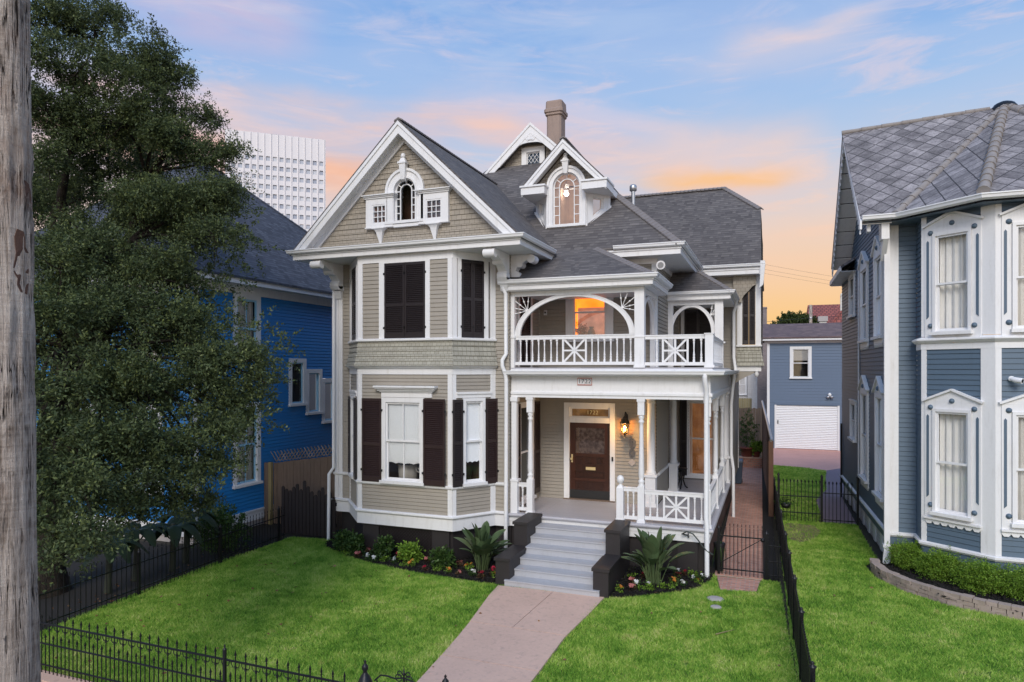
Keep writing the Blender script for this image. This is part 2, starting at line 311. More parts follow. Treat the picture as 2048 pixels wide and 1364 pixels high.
paint('petal_white', (.80, .80, .78), .6, .03); paint('petal_red', (.42, .012, .05), .6, .1); paint('petal_pink', (.50, .16, .15), .6, .15); paint('petal_orange', (.62, .22, .03), .6, .1)

def grass_ground(name, c1, c2, c3):
    m, t, p = newmat(name); o = nd(t, 'ShaderNodeTexCoord').outputs['Object']
    a = nd(t, 'ShaderNodeTexNoise', ins={0: o, 'Scale': .55, 'Detail': 6, 'Roughness': .6}).outputs[0]
    b = nd(t, 'ShaderNodeTexNoise', ins={0: o, 'Scale': 30, 'Detail': 4}).outputs[0]
    col = ramp(t, math_(t, 'ADD', math_(t, 'MULTIPLY', a, .6), math_(t, 'MULTIPLY', b, .4)), [(.35, c1), (.5, c2), (.65, c3)])
    t.links.new(col, p.inputs['Base Color']); p.inputs['Roughness'].default_value = .95; bumpit(t, p, b, .8, .03)
grass_ground('lawn_ground', (.03, .075, .012), (.06, .13, .02), (.12, .17, .045))
grass_ground('dirt_ground', (.02, .017, .012), (.04, .033, .022), (.06, .055, .03))
grass_ground('bare_patch', (.10, .085, .04), (.18, .13, .08), (.25, .18, .12))

def glass(name, tint=(1, 1, 1), refl=(.9, .95, 1)):
    m, t, p = newmat(name); t.nodes.remove(p)
    fr = nd(t, 'ShaderNodeFresnel', ins={0: 1.55}).outputs[0]
    o = nd(t, 'ShaderNodeTexCoord').outputs['Object']
    n = nd(t, 'ShaderNodeTexNoise', ins={0: o, 'Scale': 1.4, 'Detail': 1}).outputs[0]
    bm = nd(t, 'ShaderNodeBump', ins={'Height': n, 'Strength': .06, 'Distance': .05})
    gl_ = nd(t, 'ShaderNodeBsdfGlossy', ins={0: c4(refl), 'Roughness': .03, 'Normal': bm.outputs[0]})
    tr = nd(t, 'ShaderNodeBsdfTransparent', ins={0: c4(tint)})
    mx = nd(t, 'ShaderNodeMixShader', ins={0: math_(t, 'MULTIPLY_ADD', fr, 1.3, .02, clamp=True), 1: tr.outputs[0], 2: gl_.outputs[0]})
    t.links.new(mx.outputs[0], t.nodes['Material Output'].inputs[0])
glass('glass'); glass('amber_glass', (1, .72, .42))
for n_, c_ in (('tower_glass', (.46, .49, .56)), ('tower_glass_pale', (.58, .60, .65)), ('tower_glass_dark', (.36, .39, .47))):
    m_, t_, p_ = newmat(n_); p_.inputs['Base Color'].default_value = c4(c_); p_.inputs['Roughness'].default_value = .2
def emit(name, col, st):
    m, t, p = newmat(name); p.inputs['Base Color'].default_value = c4(col); p.inputs['Emission Color'].default_value = c4(col); p.inputs['Emission Strength'].default_value = st
emit('bulb', (1, .62, .25), 14); emit('ceiling_bulb', (1, .92, .8), 16)
def glow_mat(name, c1, c2, st, sc=1.5):  # walls and fabric glow by themselves, standing in for lamplight indoors
    m, t, p = newmat(name); o = nd(t, 'ShaderNodeTexCoord').outputs['Object']
    n = nd(t, 'ShaderNodeTexNoise', ins={0: o, 'Scale': sc, 'Detail': 3}).outputs[0]
    col = ramp(t, n, [(.35, c1), (.65, c2)])
    t.links.new(col, p.inputs['Base Color']); t.links.new(col, p.inputs['Emission Color']); p.inputs['Emission Strength'].default_value = st; p.inputs['Roughness'].default_value = .9
glow_mat('amber_room', (.62, .17, .008), (.95, .40, .04), .85, 1.1)
glow_mat('warm_room', (.30, .20, .15), (.44, .29, .20), .40)
glow_mat('lace', (.05, .022, .012), (.13, .08, .055), .3, 11)
glow_mat('dining_room', (.15, .062, .02), (.30, .14, .05), .55, 2)
glow_mat('door_room', (.11, .055, .02), (.30, .15, .05), .5, 3)
glow_mat('shade_fabric', (.30, .225, .205), (.44, .33, .29), .3, 4)
# ------------------------------------------------------------------ mesh helpers
class Frame:
    """local wall coordinates: u along p0->p1, o outward, z up (seen from outside u runs left to right)"""
    def __init__(s, p0, p1):
        s.p = Vector((p0[0], p0[1], 0)); e = Vector((p1[0]-p0[0], p1[1]-p0[1], 0)); s.L = e.length; s.e = e.normalized()
        s.n = Vector((s.e.y, -s.e.x, 0))
    def __call__(s, u, o, z): return s.p + s.e*u + s.n*o + Vector((0, 0, z))
def XF(y): return Frame((0, y), (1, y))        # wall facing the street: u = world x
def YF(x): return Frame((x, 0), (x, 1))        # wall facing +x: u = world y
class MB:
    def __init__(s, fr=None): s.v = []; s.f = []; s.sm = []; s.fr = fr
    def T(s, p):
        return Vector(p) if s.fr is None else s.fr(*p)
    def face(s, pts, smooth=False):
        i = len(s.v); s.v += [s.T(p) for p in pts]; s.f.append(tuple(range(i, i+len(pts)))); s.sm.append(smooth)
    def grid(s, P, closed_u=False, smooth=True):
        i = len(s.v); n = len(P); m = len(P[0])
        for r in P: s.v += [s.T(p) for p in r]
        for a in range(n-1):
            for b in range(m if closed_u else m-1):
                b2 = (b+1) % m
                s.f.append((i+a*m+b, i+a*m+b2, i+(a+1)*m+b2, i+(a+1)*m+b)); s.sm.append(smooth)
    def box(s, a0, b0, c0, a1, b1, c1):
        P = [(a0, b0, c0), (a1, b0, c0), (a1, b1, c0), (a0, b1, c0), (a0, b0, c1), (a1, b0, c1), (a1, b1, c1), (a0, b1, c1)]
        s.hexa(P)
    def hexa(s, P):
        i = len(s.v); s.v += [s.T(p) for p in P]
        for q in ((0, 3, 2, 1), (4, 5, 6, 7), (0, 1, 5, 4), (1, 2, 6, 5), (2, 3, 7, 6), (3, 0, 4, 7)):
            s.f.append(tuple(i+k for k in q)); s.sm.append(False)
    def prism(s, pts, vec):
        a = [Vector(p) for p in pts]; b = [p + Vector(vec) for p in a]; n = len(a)
        i = len(s.v); s.v += [s.T(p) for p in a+b]
        s.f.append(tuple(range(i+n-1, i-1, -1))); s.f.append(tuple(range(i+n, i+2*n))); s.sm += [False]*2
        for k in range(n): s.f.append((i+k, i+(k+1) % n, i+n+(k+1) % n, i+n+k)); s.sm.append(False)
    def bar(s, p0, p1, w, h, up=(0, 0, 1)):
        p0, p1 = s.T(p0), s.T(p1); d = (p1-p0).normalized(); up = Vector(up)
        sx = d.cross(up)
        if sx.length < 1e-4: sx = d.cross(Vector((1, 0, 0)))
        sx.normalize(); uy = sx.cross(d).normalized(); f_ = s.fr; s.fr = None
        s.hexa([p0-sx*w/2-uy*h/2, p0+sx*w/2-uy*h/2, p1+sx*w/2-uy*h/2, p1-sx*w/2-uy*h/2, p0-sx*w/2+uy*h/2, p0+sx*w/2+uy*h/2, p1+sx*w/2+uy*h/2, p1-sx*w/2+uy*h/2]); s.fr = f_
    def lathe(s, c, prof, n=12, smooth=True, a0=0):
        P = [[(c[0]+r*math.cos(a0+2*math.pi*k/n), c[1]+r*math.sin(a0+2*math.pi*k/n), c[2]+z) for k in range(n)] for r, z in prof]
        s.grid(P, True, smooth)
        if prof[0][0] > .001: s.face(P[0][::-1])
        if prof[-1][0] > .001: s.face(P[-1])
    def tube(s, pts, r, n=8, smooth=True, cap=True):
        pts = [s.T(p) for p in pts]; f_ = s.fr; s.fr = None; P = []
        ref = None
        for i, p in enumerate(pts):
            d = (pts[min(i+1, len(pts)-1)] - pts[max(i-1, 0)]).normalized()
            if ref is None: ref = Vector((0, 0, 1)) if abs(d.z) < .9 else Vector((1, 0, 0))
            x = (ref - d*ref.dot(d)).normalized(); y = d.cross(x); ref = x
            rr = r[i] if isinstance(r, (list, tuple)) else r
            P.append([p + x*rr*math.cos(2*math.pi*k/n) + y*rr*math.sin(2*math.pi*k/n) for k in range(n)])
        s.grid(P, True, smooth)
        if cap: s.face(P[0][::-1]); s.face(P[-1])
        s.fr = f_
    def sweep(s, path, prof, closed=False):
        """profile [(o, z)] (closed polygon) carried along a plan polyline with mitred corners; o is outward (right of travel)"""
        P = [Vector((p[0], p[1])) for p in path]; n = len(P); rings = []
        for i in range(n):
            ns = []
            for a, b in ((i-1, i), (i, i+1)):
                if closed or (a >= 0 and b < n):
                    d = (P[b % n] - P[a % n]).normalized(); ns.append(Vector((d.y, -d.x)))
            m = sum(ns, Vector((0, 0))); m.normalize(); k = 1/max(.3, m.dot(ns[0]))
            rings.append([(P[i].x+m.x*o*k, P[i].y+m.y*o*k, z) for o, z in prof])
        if closed: rings.append(rings[0])
        s.grid(rings, True, False)
        if not closed: s.face(rings[0]); s.face(rings[-1][::-1])
    def wall(s, u0, u1, z0, z1, o=0, holes=()):
        us = sorted({u0, u1, *[h for H in holes for h in H[:2]]}); zs = sorted({z0, z1, *[h for H in holes for h in H[2:]]})
        for a, b in zip(us, us[1:]):
            for c, d in zip(zs, zs[1:]):
                mu, mz = (a+b)/2, (c+d)/2
                if any(h[0] < mu < h[1] and h[2] < mz < h[3] for h in holes): continue
                s.face([(a, o, c), (b, o, c), (b, o, d), (a, o, d)])
    def siding(s, u0, u1, z0, z1, pitch=.115, holes=(), clip=None, lip=.02, taper=None):
        n = max(1, round((z1-z0)/pitch)); pitch = (z1-z0)/n
        for i in range(n):
            zb = z0+i*pitch; zt = zb+pitch; zm = (zb+zt)/2; iv = [(u0, u1)]
            for h in holes:
                if h[2] <= zm <= h[3]:
                    nx = []
                    for a, b in iv:
                        if h[1] <= a or h[0] >= b: nx.append((a, b)); continue
                        if h[0] > a: nx.append((a, h[0]))
                        if h[1] < b: nx.append((h[1], b))
                    iv = nx
            ob = taper(zb) if taper else 0; ot = taper(zt) if taper else 0
            for a, b in iv:
                a2, b2 = a, b
                if clip:
                    ca, cb = clip(zb); da, db = clip(zt); a, a2, b, b2 = max(a, ca), max(a2, da), min(b, cb), min(b2, db)
                    if b-a < .01: continue
                    if b2 < a2: a2 = b2 = (a2+b2)/2
                g_ = .010; L = [(ob-.014, zb), (ob+lip, zb), (ot+.004, zt-g_), (ot-.014, zt-g_), (ot-.014, zt)]
                for (o0, y0), (o1, y1) in zip(L, L[1:]):
                    f0, f1 = (y0-zb)/pitch, (y1-zb)/pitch
                    s.face([(a+(a2-a)*f0, o0, y0), (b+(b2-b)*f0, o0, y0), (b+(b2-b)*f1, o1, y1), (a+(a2-a)*f1, o1, y1)])
    def build(s, name, mat, parent=None, loc=None, **tags):
        me = bpy.data.meshes.new(name)
        off = Vector((0, 0, 0))
        if parent is not None:
            q = parent
            while q is not None: off += q.location; q = q.parent
        if loc is not None: off = off + Vector(loc)
        me.from_pydata([tuple(p-off) for p in s.v], [], s.f); me.update()
        bm = bmesh.new(); bm.from_mesh(me); bmesh.ops.recalc_face_normals(bm, faces=bm.faces)
        uv = bm.loops.layers.uv.new('UVMap')
        for f in bm.faces:
            n = f.normal
            if n.z < 0: n = -n
            if abs(n.z) > .985: e1, e2 = Vector((1, 0, 0)), Vector((0, 1, 0))
            else:
                e1 = Vector((0, 0, 1)).cross(n).normalized(); e2 = n.cross(e1)
            for l in f.loops:
                q = l.vert.co + off; l[uv].uv = (q.dot(e1), q.dot(e2))
        bm.to_mesh(me); bm.free()
        me.polygons.foreach_set('use_smooth', s.sm)
        me.materials.append(M[mat] if isinstance(mat, str) else mat)
        o = bpy.data.objects.new(name, me); C.objects.link(o)
        if parent is not None: o.parent = parent
        if loc is not None: o.location = loc
        for k, v in tags.items(): o[k] = v
        return o
def thing(name, label, cat, loc=(0, 0, 0), rz=0, group=None):
    o = bpy.data.objects.new(name, None); C.objects.link(o); o.empty_display_size = .2
    o.location = loc; o.rotation_euler = (0, 0, rz); o['label'] = label; o['category'] = cat
    if group: o['group'] = group
    return o
def tag(o, label, cat, group=None):
    o['label'] = label; o['category'] = cat
    if group: o['group'] = group
    return o
def dup(root, loc, rz=0, sc=1, label=None, group=None):
    r = root.copy(); C.objects.link(r); r.location = loc; r.rotation_euler = (0, 0, rz); r.scale = (sc, sc, sc)
    if label: r['label'] = label
    if group: r['group'] = group
    for ch in list(root.children):
        c = ch.copy(); C.objects.link(c); c.parent = r
        for gch in ch.children:
            d = gch.copy(); C.objects.link(d); d.parent = c
    return r
def copy_part(o, loc, parent):
    c = o.copy(); C.objects.link(c); c.parent = parent; c.location = loc
    return c
def struct(name, mb, mat, kind='structure'):
    o = mb.build(name, mat); o['kind'] = kind; return o
def raw_mesh(name, V, F, mat, parent=None, smooth=False):
    """numpy vertices (n,3), faces (m,k) -> object; V relative to the parent"""
    me = bpy.data.meshes.new(name); n, k = F.shape
    me.vertices.add(len(V)); me.vertices.foreach_set('co', V.astype(np.float32).ravel())
    me.loops.add(n*k); me.loops.foreach_set('vertex_index', F.astype(np.int32).ravel())
    me.polygons.add(n); me.polygons.foreach_set('loop_start', np.arange(0, n*k, k, dtype=np.int32)); me.polygons.foreach_set('loop_total', np.full(n, k, np.int32))
    me.update(calc_edges=True); me.validate()
    me.materials.append(M[mat]); o = bpy.data.objects.new(name, me); C.objects.link(o)
    if parent is not None: o.parent = parent
    return o
def text(s, size, fr, u, z, o, mat, parent, name='lettering', depth=.006, align='CENTER', sx=1.0):
    cu = bpy.data.curves.new('t', 'FONT'); cu.body = s; cu.size = size; cu.extrude = depth/2; cu.align_x = align; cu.align_y = 'CENTER'; cu.space_character = sx
    ob = bpy.data.objects.new('t', cu); C.objects.link(ob); bpy.context.view_layer.update()
    me = bpy.data.meshes.new_from_object(ob.evaluated_get(bpy.context.evaluated_depsgraph_get()))
    C.objects.unlink(ob); bpy.data.objects.remove(ob)
    mb = MB(); mb.v = [fr(u+v.co.x, o+v.co.z, z+v.co.y) for v in me.vertices]; mb.f = [tuple(p.vertices) for p in me.polygons]; mb.sm = [False]*len(mb.f)
    return mb.build(name, mat, parent)
# leaf sprays -------------------------------------------------------------
def leaf_quads(P, D, L, Wd, droop=.0):
    """a folded diamond leaf (4 verts, one quad) at each P pointing along D"""
    n = len(P); r = RNG.normal(size=(n, 3)); s = np.cross(D, r); s /= np.linalg.norm(s, axis=1, keepdims=True)+1e-9
    up = np.cross(s, D)
    L = np.asarray(L).reshape(-1, 1); Wd = np.asarray(Wd).reshape(-1, 1)
    a = P; b = P + D*L*.5 + s*Wd*.5 + up*Wd*.12; c = P + D*L; d = P + D*L*.5 - s*Wd*.5 + up*Wd*.12
    V = np.stack([a, b, c, d], 1).reshape(-1, 3); F = np.arange(4*n).reshape(n, 4)
    return V, F
def unit(n):
    v = RNG.normal(size=(n, 3)); return v/np.linalg.norm(v, axis=1, keepdims=True)
def sublobes(lobes, k, f=.42, keep=1.0):
    """break each lobe into k smaller clumps scattered over its outer shell"""
    out = []
    for (x, y, z, rx, ry, rz, w) in lobes:
        d = unit(k); d[:, 2] = np.abs(d[:, 2])*.75 + d[:, 2]*.25
        for j in range(k):
            if RNG.random() > keep: continue
            r = .55+.45*RNG.random(); s = f*(.7+.6*RNG.random()); out.append((x+d[j, 0]*rx*r, y+d[j, 1]*ry*r, z+d[j, 2]*rz*r, rx*s, ry*s, rz*s*.7, w/k))
    return out
def crown(lobes, per, twig=.35, nl=16, L=.06, Wd=.026, shell=.55, up=.15):
    """lobes (x,y,z,rx,ry,rz,weight): twigs rooted in the outer shell of each lobe, leaves along every twig"""
    VV = []; FF = []; k = 0
    for (x, y, z, rx, ry, rz, wgt) in lobes:
        n = int(per*wgt); d = unit(n); rad = shell + (1-shell)*RNG.random((n, 1))**.6
        lump = 1 + .22*np.sin(d[:, :1]*5+x*3) * np.cos(d[:, 1:2]*6+y) + .15*np.sin(d[:, 2:3]*9+z)
        base = np.array([x, y, z]) + d*rad*lump*np.array([rx, ry, rz])
        td = d + .7*unit(n); td[:, 2] += up; td /= np.linalg.norm(td, axis=1, keepdims=True)
        tl = twig*(.4+.9*RNG.random((n, 1)))
        s = RNG.random((n, nl, 1))
        P = base[:, None] + td[:, None]*tl[:, None]*s + RNG.normal(size=(n, nl, 3))*.03
        P[:, :, 2:3] -= .18*twig*s**2
        D = td[:, None]*.6 + unit(n*nl).reshape(n, nl, 3)*.8; D = D.reshape(-1, 3); D /= np.linalg.norm(D, axis=1, keepdims=True)
        m = n*nl; V, F = leaf_quads(P.reshape(-1, 3), D, L*(.7+.6*RNG.random(m)), Wd*(.7+.6*RNG.random(m)))
        VV.append(V); FF.append(F+k); k += len(V)
    return np.concatenate(VV), np.concatenate(FF)
# ------------------------------------------------------------------ builders shared by the houses
def window(parent, fr, u0, u1, z0, z1, cas=.12, o=0.0, pm='white_paint', sm=None, cols=(1, 1), rows=(1, 1), split=.5, blind=None, room='dark_room',
           depth=.9, curtain=None, sill=.07, glassm='glass', label=None, scallop=False, rail=True, sw=.05):
    sm = sm or pm; mb = MB(fr); f = .05+o
    mb.box(u0, -.04, z0, u0+cas, f, z1); mb.box(u1-cas, -.04, z0, u1, f, z1); mb.box(u0+cas, -.04, z1-cas, u1-cas, f, z1)
    mb.box(u0-.03, -.04, z0-.03, u1+.03, f+sill, z0+.05); mb.box(u0+cas, -.04, z0+.05, u1-cas, f-.01, z0+.075)
    w = mb.build('window', pm, parent)
    if label: w['label'] = label
    a, b, c, d = u0+cas, u1-cas, z0+.075, z1-cas; m = c+(d-c)*split; s = MB(fr)
    def sash(zb, zt, oo, nc, nr):
        s.box(a, oo-.035, zb, a+sw, oo, zt); s.box(b-sw, oo-.035, zb, b, oo, zt); s.box(a+sw, oo-.035, zb, b-sw, oo-.001, zb+sw); s.box(a+sw, oo-.035, zt-sw, b-sw, oo-.001, zt)
        for i in range(1, nc): x = a+sw+(b-a-2*sw)*i/nc; s.box(x-.014, oo-.03, zb+sw, x+.014, oo-.004, zt-sw)
        for i in range(1, nr): z = zb+sw+(zt-zb-2*sw)*i/nr; s.box(a+sw, oo-.029, z-.014, b-sw, oo-.005, z+.014)
    if rail:
        sash(m-.02, d, o+.01, cols[0], rows[0]); sash(c, m+.02, o-.032, cols[1], rows[1])
    else: sash(c, d, o-.01, cols[0], rows[0])
    s.build('sash', sm, w)
    p = MB(fr); p.face([(a, o-.05, c), (b, o-.05, c), (b, o-.05, d), (a, o-.05, d)]); p.build('pane', glassm, w)
    if blind is not None:
        q = MB(fr); zb = d-(d-c)*blind; n = 24; P0 = []; P1 = []
        for i in range(n+1):
            t = i/n; x = a-.02+(b-a+.04)*t; zz = zb + (.03*abs(math.sin(t*math.pi*4)) if scallop else 0) - .02*math.sin(t*math.pi); P0.append((x, o-.072-.004*math.sin(t*9), zz)); P1.append((x, o-.072, d+.05))
        q.grid([P0, P1], smooth=True); q.build('blind', 'blind_fabric', w)
    if curtain:
        for k, (ca, cb, mt) in enumerate(curtain):
            q = MB(fr); n = 60; P0 = []; P1 = []
            x0 = a-.03+(b-a+.06)*ca; x1 = a-.03+(b-a+.06)*cb
            for i in range(n+1):
                t = i/n; ph = (x0+(x1-x0)*t)*38+k; P0.append((x0+(x1-x0)*t, o-.17+.03*math.sin(ph)+.012*math.sin(ph*2.3+1), c-.04)); P1.append((x0+(x1-x0)*t, o-.17+.022*math.sin(ph+.3), d+.04))
            q.grid([P0, P1]); q.build('curtain', mt, w)
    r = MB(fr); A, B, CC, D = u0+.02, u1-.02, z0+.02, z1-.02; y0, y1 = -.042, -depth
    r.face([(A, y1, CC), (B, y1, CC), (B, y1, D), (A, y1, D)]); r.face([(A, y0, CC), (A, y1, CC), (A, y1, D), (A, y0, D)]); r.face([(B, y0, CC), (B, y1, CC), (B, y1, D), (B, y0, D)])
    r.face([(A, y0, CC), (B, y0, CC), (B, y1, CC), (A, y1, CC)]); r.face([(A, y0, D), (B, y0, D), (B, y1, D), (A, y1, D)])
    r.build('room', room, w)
    return (u0+.03, u1-.03, z0+.03, z1-.03)
def shutter(parent, fr, u0, u1, z0, z1, o=.05, mat='shutter_paint', n=1, th=.035, pitch=.052, mid=.45, hinges=0):
    mb = MB(fr); w = (u1-u0)/n
    for k in range(n):
        a, b = u0+w*k+.004, u0+w*(k+1)-.004; st = min(.055, w*.2)
        mb.box(a, o, z0, a+st, o+th, z1); mb.box(b-st, o, z0, b, o+th, z1); mb.box(a+st, o, z0, b-st, o+th-.002, z0+.15); mb.box(a+st, o, z1-.08, b-st, o+th-.002, z1)
        zm = z0+(z1-z0)*mid; mb.box(a+st, o, zm-.04, b-st, o+th-.002, zm+.04)
        mb.face([(a+st, o+.002, z0+.1), (b-st, o+.002, z0+.1), (b-st, o+.002, z1-.05), (a+st, o+.002, z1-.05)])
        for lo, hi in ((z0+.15, zm-.04), (zm+.04, z1-.08)):
            m = max(1, int((hi-lo)/pitch)); pp = (hi-lo)/m
            for i in range(m):
                z = lo+pp*i; mb.hexa([(a+st, o+.004, z+pp*.55), (b-st, o+.004, z+pp*.55), (b-st, o+th-.004, z+.002), (a+st, o+th-.004, z+.002), (a+st, o+.004, z+pp*.55+.008), (b-st, o+.004, z+pp*.55+.008), (b-st, o+th-.004, z+.012), (a+st, o+th-.004, z+.012)])
    s = mb.build('shutter', mat, parent)
    if hinges:
        h = MB(fr)
        for z in (z0+(z1-z0)*.14, z0+(z1-z0)*.86):
            h.box(u0-.03, o+.01, z-.03, u0+.02, o+th+.012, z+.03); h.box(u1-.02, o+.01, z-.03, u1+.03, o+th+.012, z+.03)
        h.build('hinge', 'dark_metal', s)
    return s
BAL = [(.030, .0), (.030, .055), (.018, .06), (.030, .085), (.030, .105), (.018, .125), (.030, .15), (.021, .18), (.016, .26), (.019, .36), (.024, .43), (.017, .445), (.028, .46), (.028, .50)]
def railing(parent, p0, p1, zb, zt, bal, panels=(), mat='white_paint', rh=.11, nm='railing'):
    """bal: positions of balusters along p0->p1, panels: (a, b) spans of the eight-spoke panels"""
    fr = Frame(p0, p1); L = fr.L; mb = MB(fr)
    mb.box(0, -.035, zt-rh, L, .035, zt-.03); mb.box(0, -.05, zt-.03, L, .05, zt); mb.box(0, -.035, zb, L, .035, zb+.085)
    r = mb.build(nm, mat, parent); lo, hi = zb+.085, zt-rh; H_ = hi-lo
    for t in bal:
        b = MB(); q = fr(t, 0, lo); b.lathe((q.x, q.y, q.z), [(rr*1.0, z/.5*H_) for rr, z in BAL], 8); b.box(q.x-.026, q.y-.026, lo+.0005, q.x+.026, q.y+.026, lo+.05); b.box(q.x-.026, q.y-.026, hi-.05, q.x+.026, q.y+.026, hi-.0005); b.build('baluster', mat, r)
    for a, c in panels:
        m = MB(fr); w = .05; m.box(a, -.025, lo+.0005, a+w, .025, hi-.0005); m.box(c-w, -.025, lo+.0005, c, .025, hi-.0005); cu, cz = (a+c)/2, (lo+hi)/2
        m.box(cu-.025, -.02, lo+.0005, cu+.025, .02, hi-.0005); m.box(a+w, -.019, cz-.022, c-w, .019, cz+.022)
        for sx in (-1, 1):
            m.bar((cu+sx*((c-a)/2-w), .0, hi), (cu-sx*((c-a)/2-w), .0, lo), .05, .036+.002*sx, fr.n)
        m.build('spoke_panel', mat, r)
    return r
def turned_post(parent, x, y, z0, z1, w=.17, base=.95, top=.42, mat='white_paint', flute=True):
    m = MB(); h = w/2; m.box(x-h-.02, y-h-.02, z0, x+h+.02, y+h+.02, z0+.06); m.box(x-h, y-h, z0+.06, x+h, y+h, z0+base); m.box(x-h, y-h, z1-top, x+h, y+h, z1); m.box(x-h-.02, y-h-.02, z1-.07, x+h+.02, y+h+.02, z1-.003)
    a, b = z0+base, z1-top; k = b-a
    m.lathe((x, y, 0), [(h*.95, a), (h*1.0, a+.03), (h*.72, a+.06), (h*.95, a+.10), (h*.95, a+.14), (h*.62, a+.17), (h*.86, a+.24), (h*.90, a+.32), (h*.70, a+k*.55), (h*.62, b-.30), (h*.60, b-.22), (h*.9, b-.19), (h*.9, b-.16), (h*.55, b-.12), (h*.9, b-.07), (h*.9, b-.04), (h*.7, b)], 14)
    return m.build('porch_post', mat, parent)
GUT = [(0, -.10), (.05, -.105), (.10, -.075), (.115, -.015), (.13, -.012), (.13, .012), (0, .012)]
def gutter(parent, path, z, nm='gutter', mat='white_clean', straps=0, k=1.0):
    m = MB(); m.sweep(path, [(o*k, z+h*k) for o, h in GUT])
    g_ = m.build(nm, mat, parent); return g_
def downspout(parent, pts, r=.05, mat='white_clean'):
    m = MB(); m.tube(pts, r, 10); return m.build('downspout', mat, parent)
def roof(parent, pts, th=.07, mat='roof_shingle', nm='roof'):
    m = MB(); m.prism(pts, (0, 0, -th)); return m.build(nm, mat, parent)
def hipcap(parent, a, b, w=.30, mat='hip_shingle', nm='hip_cap'):
    a, b = Vector(a), Vector(b); m = MB(); n = max(2, int((b-a).length/.16)); d = (b-a)/n
    s = d.cross(Vector((0, 0, 1))).normalized()*w/2; up = Vector((0, 0, .03))
    for i in range(n):
        p = a+d*i; q = p+d*1.25; l = Vector((0, 0, .012)); dn = Vector((0, 0, -w*.26)); dv = Vector((0, 0, -.04))
        P = [p+up+l, q+up-l*.6, q-s+dn+up-l*.6, p-s+dn+up+l]; Q = [p+up+l, q+up-l*.6, q+s+dn+up-l*.6, p+s+dn+up+l]
        m.hexa([x+dv for x in P]+P); m.hexa([x+dv for x in Q]+Q)
    return m.build(nm, mat, parent)
def arc(cx, cz, rx, rz, a0, a1, n): return [(cx+rx*math.cos(a0+(a1-a0)*i/n), cz+rz*math.sin(a0+(a1-a0)*i/n)) for i in range(n+1)]
def archband(mb, outer, inner, o0, o1):
    """ribbon between two (u, z) polylines of equal length, thickness o0..o1"""
    for i in range(len(outer)-1):
        a, b, c, d = outer[i], outer[i+1], inner[i+1], inner[i]
        mb.hexa([(a[0], o0, a[1]), (b[0], o0, b[1]), (c[0], o0, c[1]), (d[0], o0, d[1]), (a[0], o1, a[1]), (b[0], o1, b[1]), (c[0], o1, c[1]), (d[0], o1, d[1])])
def bracket(parent, x, y, z, d=1.1, h=.72, w=.22, dirv=(0, -1), mat='white_paint'):
    """scrolled eave console: top at z, wall face at (x, y), projecting d"""
    fr = Frame((x, y), (x-dirv[0], y-dirv[1])) if False else None
    m = MB(); dv = Vector((dirv[0], dirv[1], 0)); sv = Vector((-dirv[1], dirv[0], 0)); o0 = Vector((x, y, 0))
    def P(o, s, zz): return o0+dv*o+sv*s+Vector((0, 0, zz))
    n = 14; top = []; bot = []
    for i in range(n+1):
        t = i/n; o = d*t; zz = z-h*(1-t)**1.5*(.85+.15*math.cos(t*7)) - .10; bot.append((o, zz)); top.append((o, z))
    for i in range(n):
        a, b, c, e = top[i], top[i+1], bot[i+1], bot[i]
        m.hexa([P(a[0], -w/2, a[1]), P(b[0], -w/2, b[1]), P(c[0], -w/2, c[1]), P(e[0], -w/2, e[1]), P(a[0], w/2, a[1]), P(b[0], w/2, b[1]), P(c[0], w/2, c[1]), P(e[0], w/2, e[1])])
    def scroll(o, zz, r, ww):
        A = [P(o+r*math.cos(k*math.pi/8), -ww/2, zz+r*math.sin(k*math.pi/8)) for k in range(16)]; B = [P(o+r*math.cos(k*math.pi/8), ww/2, zz+r*math.sin(k*math.pi/8)) for k in range(16)]
        m.grid([A, B], True); m.face(A); m.face(B[::-1])
    scroll(d, z-.13, .12, w*1.35); scroll(.16, z-h+.04, .13, w*1.2); scroll(d*.45, z-.27, .09, w*1.25)
    m.hexa([P(0, -w*.6, z-h-.14), P(.22, -w*.6, z-h-.10), P(.22, w*.6, z-h-.10), P(0, w*.6, z-h-.14), P(0, -w*.6, z-h+.0), P(.3, -w*.6, z-h+.0), P(.3, w*.6, z-h+.0), P(0, w*.6, z-h+.0)])
    m.hexa([P(0, -w*.4, z-h-.36), P(.06, -w*.4, z-h-.36), P(.06, w*.4, z-h-.36), P(0, w*.4, z-h-.36), P(0, -w*.5, z-h-.14), P(.16, -w*.5, z-h-.14), P(.16, w*.5, z-h-.14), P(0, w*.5, z-h-.14)])
    return m.build('eave_bracket', mat, parent)

# ================================================================== THE MAIN HOUSE
HL = (-7.0, 20.0, 0)
H = thing('victorian_house', 'taupe two-storey Victorian house with white trim, front gable, bay window and arched porch balcony', 'house', HL)
WY = 17.35; L1, L0, R0, R1 = (-11.98, WY), (-10.96, 16.26), (-8.0, 16.26), (-7.22, WY)
FL, FF, FR = Frame(L1, L0), Frame(L0, R0), Frame(R0, R1); WL, WR = (-12.5, WY), (-6.82, WY)
LEFT = Frame((-12.5, 31), (-12.5, WY))
foot = [(-12.5, 31), WL, L1, L0, R0, R1, WR]
def fu(x): return x-L0[0]
